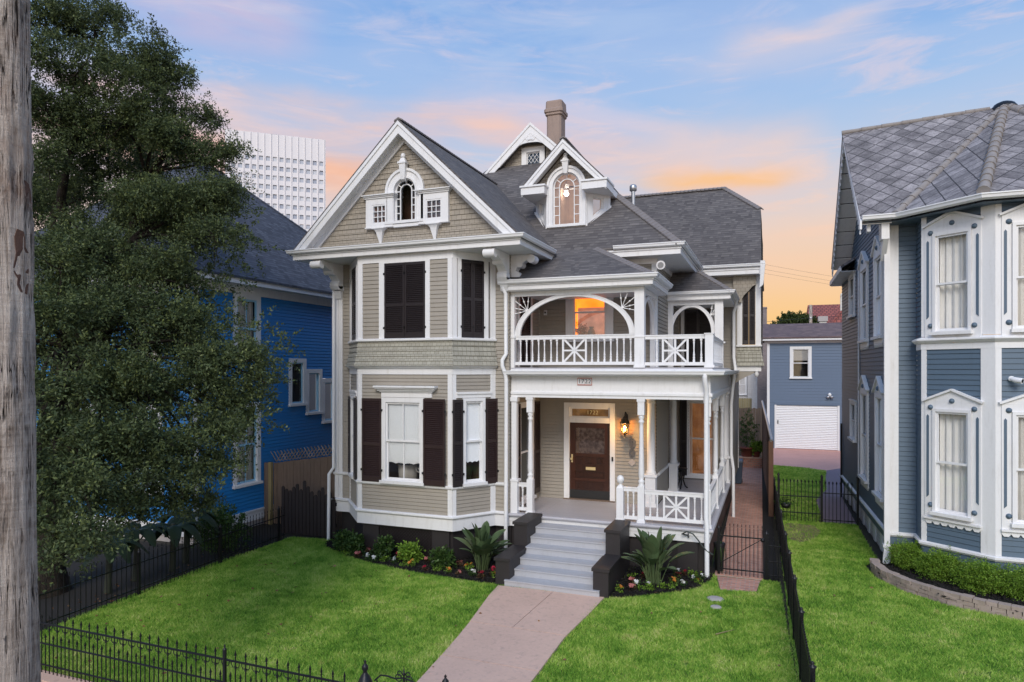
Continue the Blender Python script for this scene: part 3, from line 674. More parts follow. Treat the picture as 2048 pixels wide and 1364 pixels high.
# base, skirt, water table, sills, friezes
m = MB(); ins = [(-12.4, 31), (-12.4, 17.5), (-11.9, 17.45), (-10.9, 16.4), (-8.06, 16.4), (-7.25, 17.5), (-6.8, 17.5)]
m.sweep(ins, [(-.1, -.1), (0, -.1), (0, .86), (-.1, .86)]); m.build('foundation', 'dark_base', H)
for a in (-10.86, -8.65): m = MB(XF(16.375)); m.box(a, 0, 0, a+.52, .05, .84); m.build('pier', 'dark_base', H)
m = MB(XF(16.37)); N = 46
for k in range(N):
    for sg in (-1, 1):
        x0 = -10.95+k*.095; x1 = x0+sg*.86; a, b, za, zb = x0, x1, 0.0, .84
        lo, hi = -10.32, -8.66
        def cl(x): return min(max(x, lo), hi)
        if max(a, b) <= lo or min(a, b) >= hi: continue
        ca, cb = cl(a), cl(b); za2 = za+(zb-za)*(ca-a)/(b-a); zb2 = za+(zb-za)*(cb-a)/(b-a)
        if abs(cb-ca) < .02: continue
        m.bar((ca, .020+.006*sg, za2), (cb, .020+.006*sg, zb2), .022, .008, (0, -1, 0))
m.box(-10.34, .0, .78, -8.65, .045, .84); m.build('lattice_panel', 'shutter_paint', H)
m = MB(); m.sweep(foot, [(-.05, .85), (.04, .85), (.04, 1.17), (-.05, 1.17)]); m.build('skirt_board', 'white_paint', H)
m = MB(); m.sweep(foot, [(-.05, 1.171), (.07, 1.171), (.10, 1.20), (.10, 1.235), (.06, 1.26), (-.05, 1.26)]); m.build('water_table', 'white_paint', H)
m = MB(); m.sweep(foot, [(-.04, 1.965), (.05, 1.965), (.075, 2.0), (.075, 2.05), (.03, 2.06), (-.04, 2.06)]); m.build('sill_band', 'white_paint', H)
bay = [L1, L0, R0, R1]
m = MB(); m.sweep(bay, [(-.04, 5.05), (.035, 5.05), (.035, 5.21), (-.04, 5.21)]); m.build('frieze_board', 'white_paint', H)
m = MB(); m.sweep(bay, [(-.04, 5.211), (.06, 5.211), (.12, 5.26), (.12, 5.285), (-.04, 5.285)]); m.build('belt_moulding', 'white_paint', H)
m = MB(); n = 5
for i in range(n):
    z0, z1 = 5.285+i*.135, 5.285+(i+1)*.135
    def fo(z): t = (5.96-z)/.675; return .015+.12*t**1.6
    m.sweep(bay, [(-.04, z0), (fo(z0)+.022, z0), (fo(z1)+.004, z1-.008), (fo(z1)-.02, z1-.008), (fo(z1)-.02, z1), (-.04, z1)])
m.build('shingle_flare', 'flare_shingle', H)
m = MB(); m.sweep(bay, [(-.04, 5.96), (.05, 5.96), (.085, 5.985), (.085, 6.03), (.03, 6.05), (-.04, 6.05)]); m.build('upper_sill_band', 'white_paint', H)
m = MB(); m.sweep(bay, [(-.04, 8.17), (.03, 8.17), (.03, 8.40), (-.04, 8.40)]); m.build('upper_frieze', 'white_paint', H)
# bay windows
hF = window(H, FF, fu(-10.17), fu(-8.83), 2.06, 4.41, cas=.13, o=.02, cols=(2, 2), blind=.79, scallop=True, room='brown_room', depth=1.6)
hR = window(H, FR, .29, .99, 2.06, 4.41, cas=.085, o=.02, blind=.76, scallop=True, room='brown_room', depth=.7)
hL = window(H, FL, .42, 1.12, 2.06, 4.41, cas=.085, o=.02, blind=.76, room='brown_room', depth=.5)
shutter(H, FF, fu(-10.80), fu(-10.16), 2.05, 4.38, .055, 'shutter_maroon', hinges=1); shutter(H, FF, fu(-8.83), fu(-8.17), 2.05, 4.39, .09, 'shutter_maroon', hinges=1)
shutter(H, FR, -.03, .28, 2.04, 4.38, .06, 'shutter_paint', hinges=1, mid=.5); shutter(H, FR, 1.0, 1.37, 2.04, 4.38, .06, 'shutter_maroon', hinges=1, mid=.5)
shutter(H, FL, .08, .42, 2.05, 4.38, .06, 'shutter_paint', mid=.5); shutter(H, FL, 1.13, 1.44, 2.05, 4.38, .06, 'shutter_paint', mid=.5)
# hood over the big bay window
m = MB(FF); a, b = fu(-10.30), fu(-8.55); m.box(fu(-10.18), 0, 4.42, fu(-8.60), .06, 4.56)
m.sweep([(-10.24, 16.21), (-8.55, 16.21)], [(0, 0), (0, 0.001)]) if False else None
mm = MB(FF)
for i, (e, z0, z1, oo) in enumerate(((.04, 4.56, 4.60, .09), (.09, 4.60, 4.65, .13), (.14, 4.65, 4.69, .18), (.17, 4.69, 4.74, .22))):
    m.box(fu(-10.18)-e, 0, z0, fu(-8.60)+e, oo, z1)
m.build('window_hood', 'white_paint', H)
m = MB(FR); m.box(.10, 0, 4.42, 1.18, .05, 4.52); m.box(.10, 0, 4.52, 1.18, .08, 4.58); m.build('window_hood', 'white_paint', H)
m = MB(FL); m.box(.25, 0, 4.42, 1.38, .05, 4.52); m.box(.25, 0, 4.52, 1.38, .08, 4.58); m.build('window_hood', 'white_paint', H)
# trim boards of the bay
m = MB(FF)
for z0, z1 in ((1.26, 1.965), (2.06, 5.05)):
    m.box(0, -.03, z0, .13, .032, z1); m.box(2.83, -.03, z0, 2.96, .032, z1)
for a, b in ((0, .15), (.69, .86), (2.15, 2.29), (2.83, 2.96)): m.box(a, -.03, 6.05, b, .033, 8.17)
m.box(.86, -.03, 8.14, 2.15, .031, 8.17)
m.build('trim_board', 'white_paint', H)
for fr, L in ((FR, FR.L), (FL, FL.L)):
    m = MB(fr); r = fr is FR
    for z0, z1 in ((1.26, 1.965), (2.06, 5.05)):
        m.box(0.0, -.03, z0, .10, .030, z1); m.box(L-.16, -.03, z0, L, .030, z1)
    q = [(0, .12), (.15, .26), (.97, 1.11), (L-.16, L)] if r else [(0, .16), (.34, .48), (1.19, 1.33), (L-.12, L)]
    for a, b in q: m.box(a, -.03, 6.05, b, .034 if b-a > .125 else .028, 8.17)
    m.build('trim_board', 'white_paint', H)
shutter(H, FF, .862, 1.505, 6.05, 8.14, .0, n=1, mid=.44, hinges=1); shutter(H, FF, 1.505, 2.148, 6.05, 8.14, .0, n=1, mid=.44, hinges=1)
shutter(H, FR, .262, .615, 6.05, 8.15, .0, n=1, mid=.5, hinges=1); shutter(H, FR, .615, .968, 6.05, 8.15, .0, n=1, mid=.5, hinges=1)
shutter(H, FL, .482, .83, 6.05, 8.15, .0, mid=.5); shutter(H, FL, .83, 1.188, 6.05, 8.15, .0, mid=.5)
# clapboards
m = MB(FF); m.siding(.13, 2.83, 1.26, 1.965, .1); m.siding(.13, 2.83, 2.06, 5.05, .1, [hF]); m.siding(.15, .69, 6.05, 8.17, .118); m.siding(2.29, 2.83, 6.05, 8.17, .118); m.build('wall', 'taupe_paint', H)
m = MB(FR); m.siding(.10, FR.L-.16, 1.26, 1.965, .1); m.siding(.10, FR.L-.16, 2.06, 5.05, .1, [hR]); m.build('wall', 'taupe_paint', H)
m = MB(FL); m.siding(.10, FL.L-.16, 1.26, 1.965, .1); m.siding(.10, FL.L-.16, 2.06, 5.05, .1, [hL]); m.build('wall', 'taupe_paint', H)
for a_, b_ in ((-12.26, -11.9), (-7.3, -6.8)): m = MB(XF(WY)); m.siding(a_, b_, 1.26, 8.40, .112); m.build('wall', 'taupe_paint', H)
m = MB(LEFT); m.siding(0, LEFT.L-.02, 1.26, 8.5, .112); m.build('wall', 'taupe_paint', H)
m = MB(XF(WY)); m.box(-12.53, -.28, 1.26, -12.40, .035, 8.3); m.box(-12.385, -.02, 1.26, -12.25, .038, 8.3); m.box(-12.40, -.02, 1.26, -12.385, .02, 8.3)
m.build('corner_board', 'white_paint', H)
# interior side of this block facing the porch (x = -6.82)
PX = YF(-6.82)
m = MB(PX); hw = (18.15, 19.35, 1.35, 4.2); hd = (18.05, 19.15, 5.25, 7.5)
m.siding(WY, 20.0, 1.2, 8.4, .105, [hw, hd]); m.build('wall', 'taupe_paint', H)
window(H, PX, 18.12, 19.38, 1.32, 4.23, cas=.12, room='dark_room', depth=.6); shutter(H, PX, 17.62, 18.12, 1.4, 4.2, .05, 'shutter_maroon'); shutter(H, PX, 19.36, 19.85, 1.4, 4.2, .05, 'shutter_maroon')
m = MB(PX); m.box(18.02, -.02, 5.25, 18.14, .05, 7.55); m.box(19.1, -.02, 5.25, 19.22, .05, 7.55); m.box(18.14, -.02, 7.43, 19.1, .05, 7.55); m.build('door_casing', 'white_paint', H)
shutter(H, PX, 18.14, 19.10, 5.27, 7.43, .0, n=2)

# ------------------------------------------------------------------ front gable
GX, GZ, GP, EZ = -9.55, 12.05, .96, 8.61
gy = 16.05
def gz(x): return GZ-GP*abs(x-GX)
roof(H, [(GX, gy-.02, GZ), (-5.93, gy-.02, gz(-5.93)), (-5.93, 19.0, gz(-5.93)), (-5.93, 19.6, gz(-5.93)), (GX, 23.2, GZ)], .06)
roof(H, [(GX, gy-.02, GZ), (GX, 23.2, GZ), (-13.17, 23.2, gz(-13.17)), (-13.17, gy-.02, gz(-13.17))], .06)
hipcap(H, (GX, gy, GZ), (GX, 23.0, GZ), .26, nm='ridge_cap')
# rakes and soffits
def cutx(off, z=8.60): return (GZ-off-z)/GP
for sx in (-1, 1):
    def X_(off): return GX+sx*cutx(off)
    m = MB(); m.prism([(GX, gy, GZ-.062), (X_(.062), gy, 8.6), (X_(.40), gy, 8.6), (GX, gy, GZ-.40)], (0, .05, 0)); m.prism([(GX, gy-.03, GZ-.06), (X_(.06), gy-.03, 8.6), (X_(.17), gy-.03, 8.6), (GX, gy-.03, GZ-.17)], (0, .03, 0)); m.build('rake_board', 'white_paint', H)
    m = MB(); e = X_(.33); m.prism([(GX, gy+.05, GZ-.30), (e, gy+.05, 8.63), (e, 16.46, 8.63), (GX, 16.46, GZ-.30)], (0, 0, -.03)); m.prism([(GX, 16.36, GZ-.33), (X_(.33), 16.36, 8.6), (X_(.55), 16.36, 8.6), (GX, 16.36, GZ-.55)], (0, .05, 0)); m.build('rake_soffit', 'white_paint', H)
# gable wall with a hole for the arched window
GW = 16.43; XG = XF(GW); ac, asp, ar = -9.53, 10.17, .335
def arch_holes(c, zs, r, z0):
    hs = [(c-r, c+r, z0, zs)]; n = 8
    for i in range(n): z = zs+r*i/n; hh = math.sqrt(max(0, r*r-(r*(i+.6)/n)**2)); hs.append((c-hh, c+hh, z, z+r/n))
    return hs
arch_hole = arch_holes(ac, asp, ar+.12, 9.3)
m = MB(XG); m.siding(-13.2, -5.9, 8.62, 11.75, .152, arch_hole, clip=lambda z: (GX-(GZ-.3-z)/GP, GX+(GZ-.3-z)/GP)); m.build('gable_wall', 'wall_shingle', H)
# boxed eave across the front and round the corner
ev = [(-13.1, 19.2), (-13.1, 16.08), (-6.0, 16.08), (-6.0, 18.9)]
m = MB(); m.sweep([(-13.1, 23), (-13.1, 16.08), (-6.0, 16.08), (-6.0, 18.9)], [(-.06, 8.38), (.0, 8.38), (.0, 8.50), (.03, 8.505), (.03, 8.56), (-.06, 8.56)]); m.build('fascia', 'white_paint', H)
gutter(H, [(-13.13, 22), (-13.13, 16.06), (-5.98, 16.06), (-5.98, 18.75)], 8.645)
m = MB(); m.box(-13.06, 16.12, 8.375, -6.04, 16.50, 8.40); m.box(-13.06, 16.50, 8.375, -12.4, 23, 8.40); m.box(-7.3, 16.5, 8.375, -6.04, 19.4, 8.40); m.box(-12.4, 16.5, 8.376, -7.3, 17.4, 8.40); m.build('soffit', 'white_paint', H)
m = MB(); m.box(-13.0, 16.12, 8.56, -6.1, 16.45, 8.60); m.build('gable_ledge', 'white_paint', H)
bracket(H, -12.36, 17.33, 8.37, 1.1, .66, .26); bracket(H, -6.90, 17.33, 8.37, 1.1, .66, .24)
bracket(H, -6.82, 17.62, 8.37, .62, .62, .24, (1, 0)); bracket(H, -12.5, 17.62, 8.37, .45, .62, .24, (-1, 0))
# palladian window group on the gable
def arched(parent, fr, c, zs, r, z0, o=0, room='brown_room', wide=.27, nm='arched_window', sidelights=True, depth=.7, key=True, ok=.06):
    m = MB(fr); N = 20
    out = [(c-r-wide, z0)]+arc(c, zs, r+wide, r+wide, math.pi, 0, N)+[(c+r+wide, z0)]
    inn = [(c-r, z0)]+arc(c, zs, r, r, math.pi, 0, N)+[(c+r, z0)]
    archband(m, out, inn, -.05, o+.07)
    out2 = [(c-r-wide-.0, z0)]+arc(c, zs, r+wide, r+wide, math.pi, 0, N)+[(c+r+wide, z0)]; in2 = [(c-r-wide+.07, z0)]+arc(c, zs, r+wide-.07, r+wide-.07, math.pi, 0, N)+[(c+r+wide-.07, z0)]
    archband(m, out2, in2, o+.0701, o+.11)
    in3 = [(c-r-.05, z0)]+arc(c, zs, r+.05, r+.05, math.pi, 0, N)+[(c+r+.05, z0)]; archband(m, in3, inn, o+.0702, o+.09)
    m.box(c-r-wide, -.04, z0-.07, c+r+wide, o+.13, z0)
    w = m.build(nm, 'white_paint', parent)
    s = MB(fr); q = .04; ri = r*.58
    archband(s, inn, [(c-r+q, z0)]+arc(c, zs, r-q, r-q, math.pi, 0, N)+[(c+r-q, z0)], -.06, -.01+o)
    archband(s, [(c-ri, z0)]+arc(c, zs, ri, ri, math.pi, 0, N)+[(c+ri, z0)], [(c-ri+.028, z0)]+arc(c, zs, ri-.028, ri-.028, math.pi, 0, N)+[(c+ri-.028, z0)], -.055, -.015+o)
    s.box(c-r, -.058, z0, c+r, -.012+o, z0+.045)
    for k in range(1, 5):
        z = z0+.045+(zs-z0-.045)*k/4-.01
        for sg in (-1, 1): s.box(c+sg*r if sg < 0 else c+ri-.02, -.054, z-.012, c-ri+.02 if sg < 0 else c+r, -.016+o, z+.012)
    for a in (36, 72, 90, 108, 144):
        if a == 90 or a in (36, 144, 72, 108):
            if a in (72, 108): continue
            s.bar((c+ri*math.cos(R(a)), -.035+o/2, zs+ri*math.sin(R(a))), (c+r*math.cos(R(a)), -.035+o/2, zs+r*math.sin(R(a))), .024, .036, fr.n)
    s.build('sash', 'white_paint', w)
    p = MB(fr); p.face([(x, -.065, z) for x, z in inn]); p.build('pane', 'glass', w)
    rm = MB(fr); A, B, CC, D, y0, y1 = c-r-.12, c+r+.12, z0-.02, zs+r+.12, -.07, -depth
    rm.face([(A, y1, CC), (B, y1, CC), (B, y1, D), (A, y1, D)]); rm.face([(A, y0, CC), (A, y1, CC), (A, y1, D), (A, y0, D)]); rm.face([(B, y0, CC), (B, y1, CC), (B, y1, D), (B, y0, D)]); rm.face([(A, y0, CC), (B, y0, CC), (B, y1, CC), (A, y1, CC)]); rm.face([(A, y0, D), (B, y0, D), (B, y1, D), (A, y1, D)])
    rm.build('room', room, w)
    if key:
        k = MB(fr); zt = zs+r+wide+.10; oo = o+.07
        k.hexa([(c-.055, oo, zs+r-.10), (c+.055, oo, zs+r-.10), (c+.055, oo+.10, zs+r-.06), (c-.055, oo+.10, zs+r-.06), (c-.105, oo, zt), (c+.105, oo, zt), (c+.105, oo+.15, zt), (c-.105, oo+.15, zt)])
        k.box(c-.13, oo-.0005, zt+.0005, c+.13, oo+.17, zt+.05); k.hexa([(c-.10, oo, zt+.0505), (c+.10, oo, zt+.0505), (c+.10, oo+.14, zt+.0505), (c-.10, oo+.14, zt+.0505), (c-.05, oo+.03, zt+.16), (c+.05, oo+.03, zt+.16), (c+.05, oo+.11, zt+.16), (c-.05, oo+.11, zt+.16)])
        q_ = fr(c, oo+.07, zt+.15); k2 = MB(); k2.v = k.v; k2.f = k.f; k2.sm = k.sm; k2.lathe(tuple(q_), [(.001, 0), (.045, .01), (.075, .05), (.06, .10), (.045, .13), (.001, .15)], 10)
        k2.build('keystone', 'white_paint', w)
    return w
aw = arched(H, XG, ac, asp, .335, 9.32, .0)
def boxwin(u0, u1):
    fr = XF(GW); m = MB(fr); o = .11
    m.box(u0, .0, 9.20, u0+.20, o, 10.0); m.box(u1-.20, .0, 9.20, u1, o, 10.0); m.box(u0+.20, .0, 9.83, u1-.20, o-.001, 10.0); m.box(u0+.20, .0, 9.20, u1-.20, o-.001, 9.29)
    m.box(u0-.03, 0, 10.0, u1+.03, o+.03, 10.04); m.box(u0-.06, 0, 10.04, u1+.06, o+.06, 10.075); m.box(u0-.10, 0, 10.075, u1+.10, o+.10, 10.10); m.box(u0-.02, 0, 9.17, u1+.02, o+.03, 9.2)
    w = m.build('box_window', 'white_paint', H); a, b = u0+.20, u1-.20
    s = MB(fr); s.box(a, .04, 9.29, a+.04, .10, 9.83); s.box(b-.04, .04, 9.29, b, .10, 9.83); s.box(a+.04, .04, 9.29, b-.04, .099, 9.33); s.box(a+.04, .04, 9.79, b-.04, .099, 9.83)
    for i in (1, 2):
        x = a+.04+(b-a-.08)*i/3; z = 9.33+.46*i/3; s.box(x-.010, .05, 9.33, x+.010, .09, 9.79); s.box(a+.04, .051, z-.010, b-.04, .089, z+.010)
    s.build('sash', 'white_paint', w); p = MB(fr); p.face([(a, .045, 9.29), (b, .045, 9.29), (b, .045, 9.83), (a, .045, 9.83)]); p.build('pane', 'glass', w)
    r = MB(fr); r.box(a-.01, .022, 9.28, b+.01, .030, 9.84); r.build('backing', 'brown_room', w)
    c = (u0+u1)/2-.0; k = MB(fr)
    for (hw_, o1, z1), (hw2, o2, z2) in zip([(.02, .03, 8.70), (.10, .12, 9.05), (.14, .16, 9.12), (.21, .20, 9.14)], [(.10, .12, 9.05), (.14, .16, 9.12), (.21, .20, 9.14), (.21, .20, 9.168)]):
        k.hexa([(c-hw_, .0, z1), (c+hw_, .0, z1), (c+hw_, o1, z1), (c-hw_, o1, z1), (c-hw2, .0, z2), (c+hw2, .0, z2), (c+hw2, o2, z2), (c-hw2, o2, z2)])
    k.build('corbel', 'white_paint', w)
boxwin(-10.76, -9.88); boxwin(-9.05, -8.16)
m = MB(XG); m.box(-9.875, 0, 9.15, -9.055, .10, 9.24); m.build('window_apron', 'white_paint', H)
# ------------------------------------------------------------------ main block behind, roofs
DY = 20.0; XD = XF(DY); RX = -3.2
# door wall (ground floor) and upper wall
hdoor = (-5.95, -4.46, 1.2, 4.1); hup = (-5.9, -4.5, 6.12, 7.42)
m = MB(XD); m.siding(-6.82, RX, 1.2, 4.62, .105, [hdoor]); m.siding(-6.82, RX, 5.2, 8.45, .115, [(-5.92, -4.49, 6.1, 7.6)]); m.build('wall', 'taupe_paint', H)
RW = YF(RX); hret = (22.75, 23.95, 1.35, 4.15)
m = MB(RW); m.siding(DY, 25.2, 1.2, 4.62, .105, [hret]); m.siding(DY, 25.2, 5.2, 8.45, .115); m.build('wall', 'taupe_paint', H)
m = MB(); m.box(RX-.12, DY-.032, 5.2, RX+.034, DY+.12, 8.42); m.build('corner_board', 'white_paint', H)
m = MB(RW); m.box(20.35, 0, 2.02, 22.3, .05, 2.10); m.build('chair_rail', 'white_paint', H)
window(H, RW, 22.7, 24.0, 1.32, 4.2, cas=.13, room='dark_room', depth=.5)
# upper porch window, its lamplight put in as glowing room walls
window(H, XD, -5.95, -4.46, 6.06, 7.66, cas=.24, room='amber_room', depth=1.3, split=.62, sw=.045)
m = MB(XD); m.box(-5.72, -.55, 6.05, -4.7, -.54, 7.12); m.build('roller_shade', 'shade_fabric', H)
vs_ = thing('dried_bouquet', 'rusty dried flowers in the lower left of the lit balcony window', 'bouquet', (-5.55, 20.3, 6.15))
V, F_ = crown([(0, 0, .22, .17, .10, .16, 1)], 60, .10, 10, .06, .03, .2); raw_mesh('flowers', V, F_, 'dry_leaf', vs_); m = MB(); m.lathe((0, 0, 0), [(.05, 0), (.07, .08), (.04, .14), (.001, .14)], 10); o = m.build('vase', 'terracotta', None); o.parent = vs_
vs_ = thing('glass_jug', 'blue-grey jug standing in the middle of the lit balcony window', 'jug', (-5.22, 20.3, 6.15)); m = MB(); m.lathe((0, 0, 0), [(.08, 0), (.13, .12), (.10, .24), (.06, .30), (.09, .36), (.001, .35)], 14); o = m.build('body', 'garage_blue', None); o.parent = vs_
# main roof
EY, EX = 19.38, -2.38
def fz(y): return 8.76+.93*(y-19.4)
def rz_(x): return 8.76+.93*(-2.4-x)
apy = 23.85; apx = -2.4-(apy-19.4)
def fp(x, y): return (x, y, fz(y))
def hx(y): return EX-(y-EY)
def lx(y): return -13.0+2.8*(y-EY)/(apy-EY)
ya_, yb_, xa_, xb_ = 20.52, 22.4, -6.66, -5.50          # opening under the dormer
roof(H, [fp(lx(EY), EY), fp(EX, EY), fp(hx(ya_), ya_), fp(lx(ya_), ya_)], .08); roof(H, [fp(lx(ya_), ya_), fp(xa_, ya_), fp(xa_, yb_), fp(lx(yb_), yb_)], .08)
roof(H, [fp(xb_, ya_), fp(hx(ya_), ya_), fp(max(hx(yb_), xb_+.01), yb_), fp(xb_, yb_)], .08); roof(H, [fp(lx(yb_), yb_), fp(hx(yb_), yb_), fp(apx, apy), fp(lx(apy), apy)], .08)
roof(H, [(EX, EY, rz_(EX)), (EX, 31, rz_(EX)), (-8.4, 31, rz_(-8.4)), (-8.4, 23.62, rz_(-8.4)), (apx+.22, 23.62, rz_(apx+.22))], .08)
roof(H, [(-13.2, 19.3, 8.62), (-10.3, 23.62, 12.3), (-8.4, 23.62, rz_(-8.4)), (-8.4, 31, rz_(-8.4)), (-13.2, 31, 8.62)], .08)
hipcap(H, (EX-.02, EY+.02, 8.78), (apx, apy, fz(apy)), .36)
# rear gable on top
ry, rx0, rzt = 23.6, -8.4, rz_(-8.4)
for sx in (-1, 1):
    m = MB(); e = rx0+sx*2.05; ez = rzt-.93*2.05
    m.prism([(rx0, ry, rzt+.02), (e, ry, ez+.02), (e-sx*.25, ry, ez-.09), (rx0, ry, rzt-.36)], (0, .05, 0)); m.prism([(rx0, ry-.03, rzt+.03), (e, ry-.03, ez+.03), (e, ry-.03, ez-.08), (rx0, ry-.03, rzt-.08)], (0, .03, 0)); m.build('rake_board', 'white_paint', H)
XR = XF(24.0); gwz = 12.5
m = MB(XR); m.siding(-10.6, -6.2, gwz, 14.1, .15, [(-8.88, -7.92, 12.9, 13.55)], clip=lambda z: (rx0-(rzt-.15-z)/.93, rx0+(rzt-.15-z)/.93)); m.build('gable_wall', 'wall_shingle', H)
# cusped bargeboard panel in the peak
fr = XF(23.66); m = MB(fr); N = 16; out = []; inn = []
for i in range(N+1):
    t = i/N; x = rx0-1.25+2.5*t; out.append((x, rzt-.34-.93*abs(x-rx0)-.0)); inn.append((x, 13.14+.5*math.sin(math.pi*t)**.6*1.0+.0))
inn = [(x, min(z, o_[1]-.01)) for (x, z), o_ in zip(inn, out)]
archband(m, out, inn, 0, .045)
for k in range(-3, 4):
    a = R(90+k*13); m.bar((rx0+.14*math.cos(a), .05, 13.62+.10*math.sin(a)), (rx0+.40*math.cos(a), .05, 13.60+.36*math.sin(a)), .045, .03, fr.n)
m.build('peak_panel', 'white_paint', H)
w = window(H, XR, -8.88, -7.96, 12.72, 13.58, cas=.19, room='dark_room', depth=.4, rail=False, sw=.035)
m = MB(XR)
for z0 in (12.985, 13.19):
    for k in range(3):
        x0 = -8.66+k*.146; m.bar((x0, -.02, z0), (x0+.146, -.02, z0+.20), .014, .012, (0, -1, 0)); m.bar((x0+.146, -.016, z0), (x0, -.016, z0+.20), .014, .012, (0, -1, 0))
m.build('lattice_muntin', 'white_paint', H)
# chimney
m = MB()
def octo(cx, cy, hx, hy, ch, z): return [(cx-hx+ch, cy-hy, z), (cx+hx-ch, cy-hy, z), (cx+hx, cy-hy+ch, z), (cx+hx, cy+hy-ch, z), (cx+hx-ch, cy+hy, z), (cx-hx+ch, cy+hy, z), (cx-hx, cy+hy-ch, z), (cx-hx, cy-hy+ch, z)]
cx_, cy_ = -8.12, 25.9
prof = [(13.6, .30, .34), (15.28, .30, .34), (15.32, .35, .39), (15.40, .35, .39), (15.42, .385, .43), (15.54, .385, .43), (15.58, .34, .38), (15.82, .33, .37), (15.88, .33, .35)]
m.grid([octo(cx_, cy_, a, b, .07, z) for z, a, b in prof], True, False); m.face(octo(cx_, cy_, .33, .35, .07, 15.88)); m.build('chimney', 'chimney_stucco', H)
# main eave over the porch corner
m = MB(); m.sweep([(-4.5, 19.42), (-2.42, 19.42), (-2.42, 25.0)], [(-.06, 8.46), (0, 8.46), (0, 8.60), (.03, 8.61), (.03, 8.68), (-.06, 8.68)]); m.build('fascia', 'white_paint', H)
gutter(H, [(-4.32, 19.40), (-2.40, 19.40), (-2.40, 24.6)], 8.77)
m = MB(); m.box(-5.0, 19.44, 8.455, -2.45, 20.0, 8.48); m.box(-3.24, 20.0, 8.455, -2.45, 25.2, 8.48); m.build('soffit', 'white_paint', H)
m = MB(); m.box(-5.4, 19.985-.03, 8.30, RX+.04, 19.985, 8.455); m.box(RX+.01, 20.0, 8.30, RX+.045, 25.2, 8.455); m.build('upper_frieze', 'white_paint', H)
# porch roof
PG, PZ = 17.22, 7.62
def pz(y): return PZ+.523*(y-PG)
roof(H, [(-7.05, PG, PZ), (-2.78, PG, PZ), (-4.85, 19.45, pz(19.45)), (-7.3, 19.45, pz(19.45))], .06)
roof(H, [(-2.78, PG, PZ), (-2.78, 20.0, PZ), (-3.2, 20.0, PZ+.21), (-4.85, 19.9, pz(19.45)), (-4.85, 19.45, pz(19.45))], .06)
hipcap(H, (-2.80, PG+.02, PZ+.01), (-4.8, 19.4, pz(19.4)), .30)
m = MB(); m.sweep([(-7.02, 17.26), (-2.84, 17.26), (-2.84, 19.95)], [(-.06, 7.37), (0, 7.37), (0, 7.48), (.03, 7.485), (.03, 7.54), (-.06, 7.54)]); m.build('fascia', 'white_paint', H)
gutter(H, [(-7.06, 17.24), (-2.82, 17.24), (-2.82, 19.9)], 7.63, k=1.05)
m = MB(); m.box(-6.86, 17.3, 7.345, -2.9, 19.99, 7.372); m.build('soffit', 'white_paint', H)
# small upper porch roof
SY, SX, SZ = 22.15, -1.18, 7.66
roof(H, [(RX, SY, SZ), (SX, SY, SZ), (SX-1.05, SY+1.05, SZ+.78), (RX, SY+1.05, SZ+.78)], .06); roof(H, [(SX, SY, SZ), (SX, 25.1, SZ), (SX-1.05, 25.1, SZ+.78), (SX-1.05, SY+1.05, SZ+.78)], .06)
hipcap(H, (SX, SY, SZ+.01), (SX-1.05, SY+1.05, SZ+.78), .24)
m = MB(); m.sweep([(RX+.02, 22.2), (SX-.05, 22.2), (SX-.05, 25.1)], [(-.06, 7.42), (0, 7.42), (0, 7.53), (.03, 7.535), (.03, 7.58), (-.06, 7.58)]); m.build('fascia', 'white_paint', H)
gutter(H, [(RX+.02, 22.18), (SX-.03, 22.18), (SX-.03, 25.1)], 7.67)
m = MB(); m.box(RX+.01, 22.25, 7.40, SX-.1, 25.15, 7.425); m.build('soffit', 'white_paint', H)
# rear right wing
VY, VZ = 24.7, 8.82
def wz(y): return VZ+.93*(y-VY)
wr = -.36
roof(H, [(-3.6, VY, VZ), (wr, VY, VZ), (wr-.06, 27.4, wz(27.4)), (-1.8, 28.75, wz(28.75)), (-6.6, 28.75, wz(28.75)), (-6.6, 26.5, wz(26.5))], .08)
roof(H, [(wr-.06, 27.4, wz(27.4)), (wr-.06, 30.1, wz(27.4)), (-1.8, 28.75, wz(28.75))], .08); roof(H, [(-6.6, 28.75, wz(28.75)), (-1.8, 28.75, wz(28.75)), (wr-.06, 30.1, wz(27.4)), (wr, 32.8, VZ), (-6.6, 32.8, VZ)], .08)
hipcap(H, (-6.4, 28.75, wz(28.75)+.02), (-1.8, 28.75, wz(28.75)+.02), .3, nm='ridge_cap'); hipcap(H, (wr-.06, 27.4, wz(27.4)+.02), (-1.8, 28.75, wz(28.75)+.02), .3)
m = MB(); m.prism([(wr-.02, VY, VZ-.09), (wr-.08, 27.4, wz(27.4)-.09), (wr-.08, 27.4, wz(27.4)-.36), (wr-.02, VY, VZ-.36)], (-.05, 0, 0)); m.build('rake_board', 'white_paint', H)
m = MB(); m.sweep([(RX+.8, 24.74), (wr-.03, 24.74)], [(-.06, 8.50), (0, 8.50), (0, 8.64), (.03, 8.65), (.03, 8.72), (-.06, 8.72)]); m.prism([(wr-.03, 24.60, 8.92), (wr+.12, 24.60, 8.92), (wr+.12, 24.6, 8.74), (wr+.06, 24.6, 8.1), (wr-.06, 24.6, 7.98), (wr-.03, 24.6, 8.5)], (0, .25, 0)); m.build('fascia', 'white_paint', H)
gutter(H, [(-2.32, 24.72), (wr+.13, 24.72)], 8.83)
m = MB(); m.box(-3.2, 24.8, 8.49, wr-.08, 25.3, 8.51); m.build('soffit', 'white_paint', H)
XW = XF(25.2); hw1 = (-2.85, -1.9, 1.3, 4.1)
m = MB(XW); m.siding(RX, -1.42, 1.2, 4.9, .105, [hw1]); m.siding(RX, -1.17, 5.2, 8.5, .115); m.build('wall', 'taupe_paint', H)
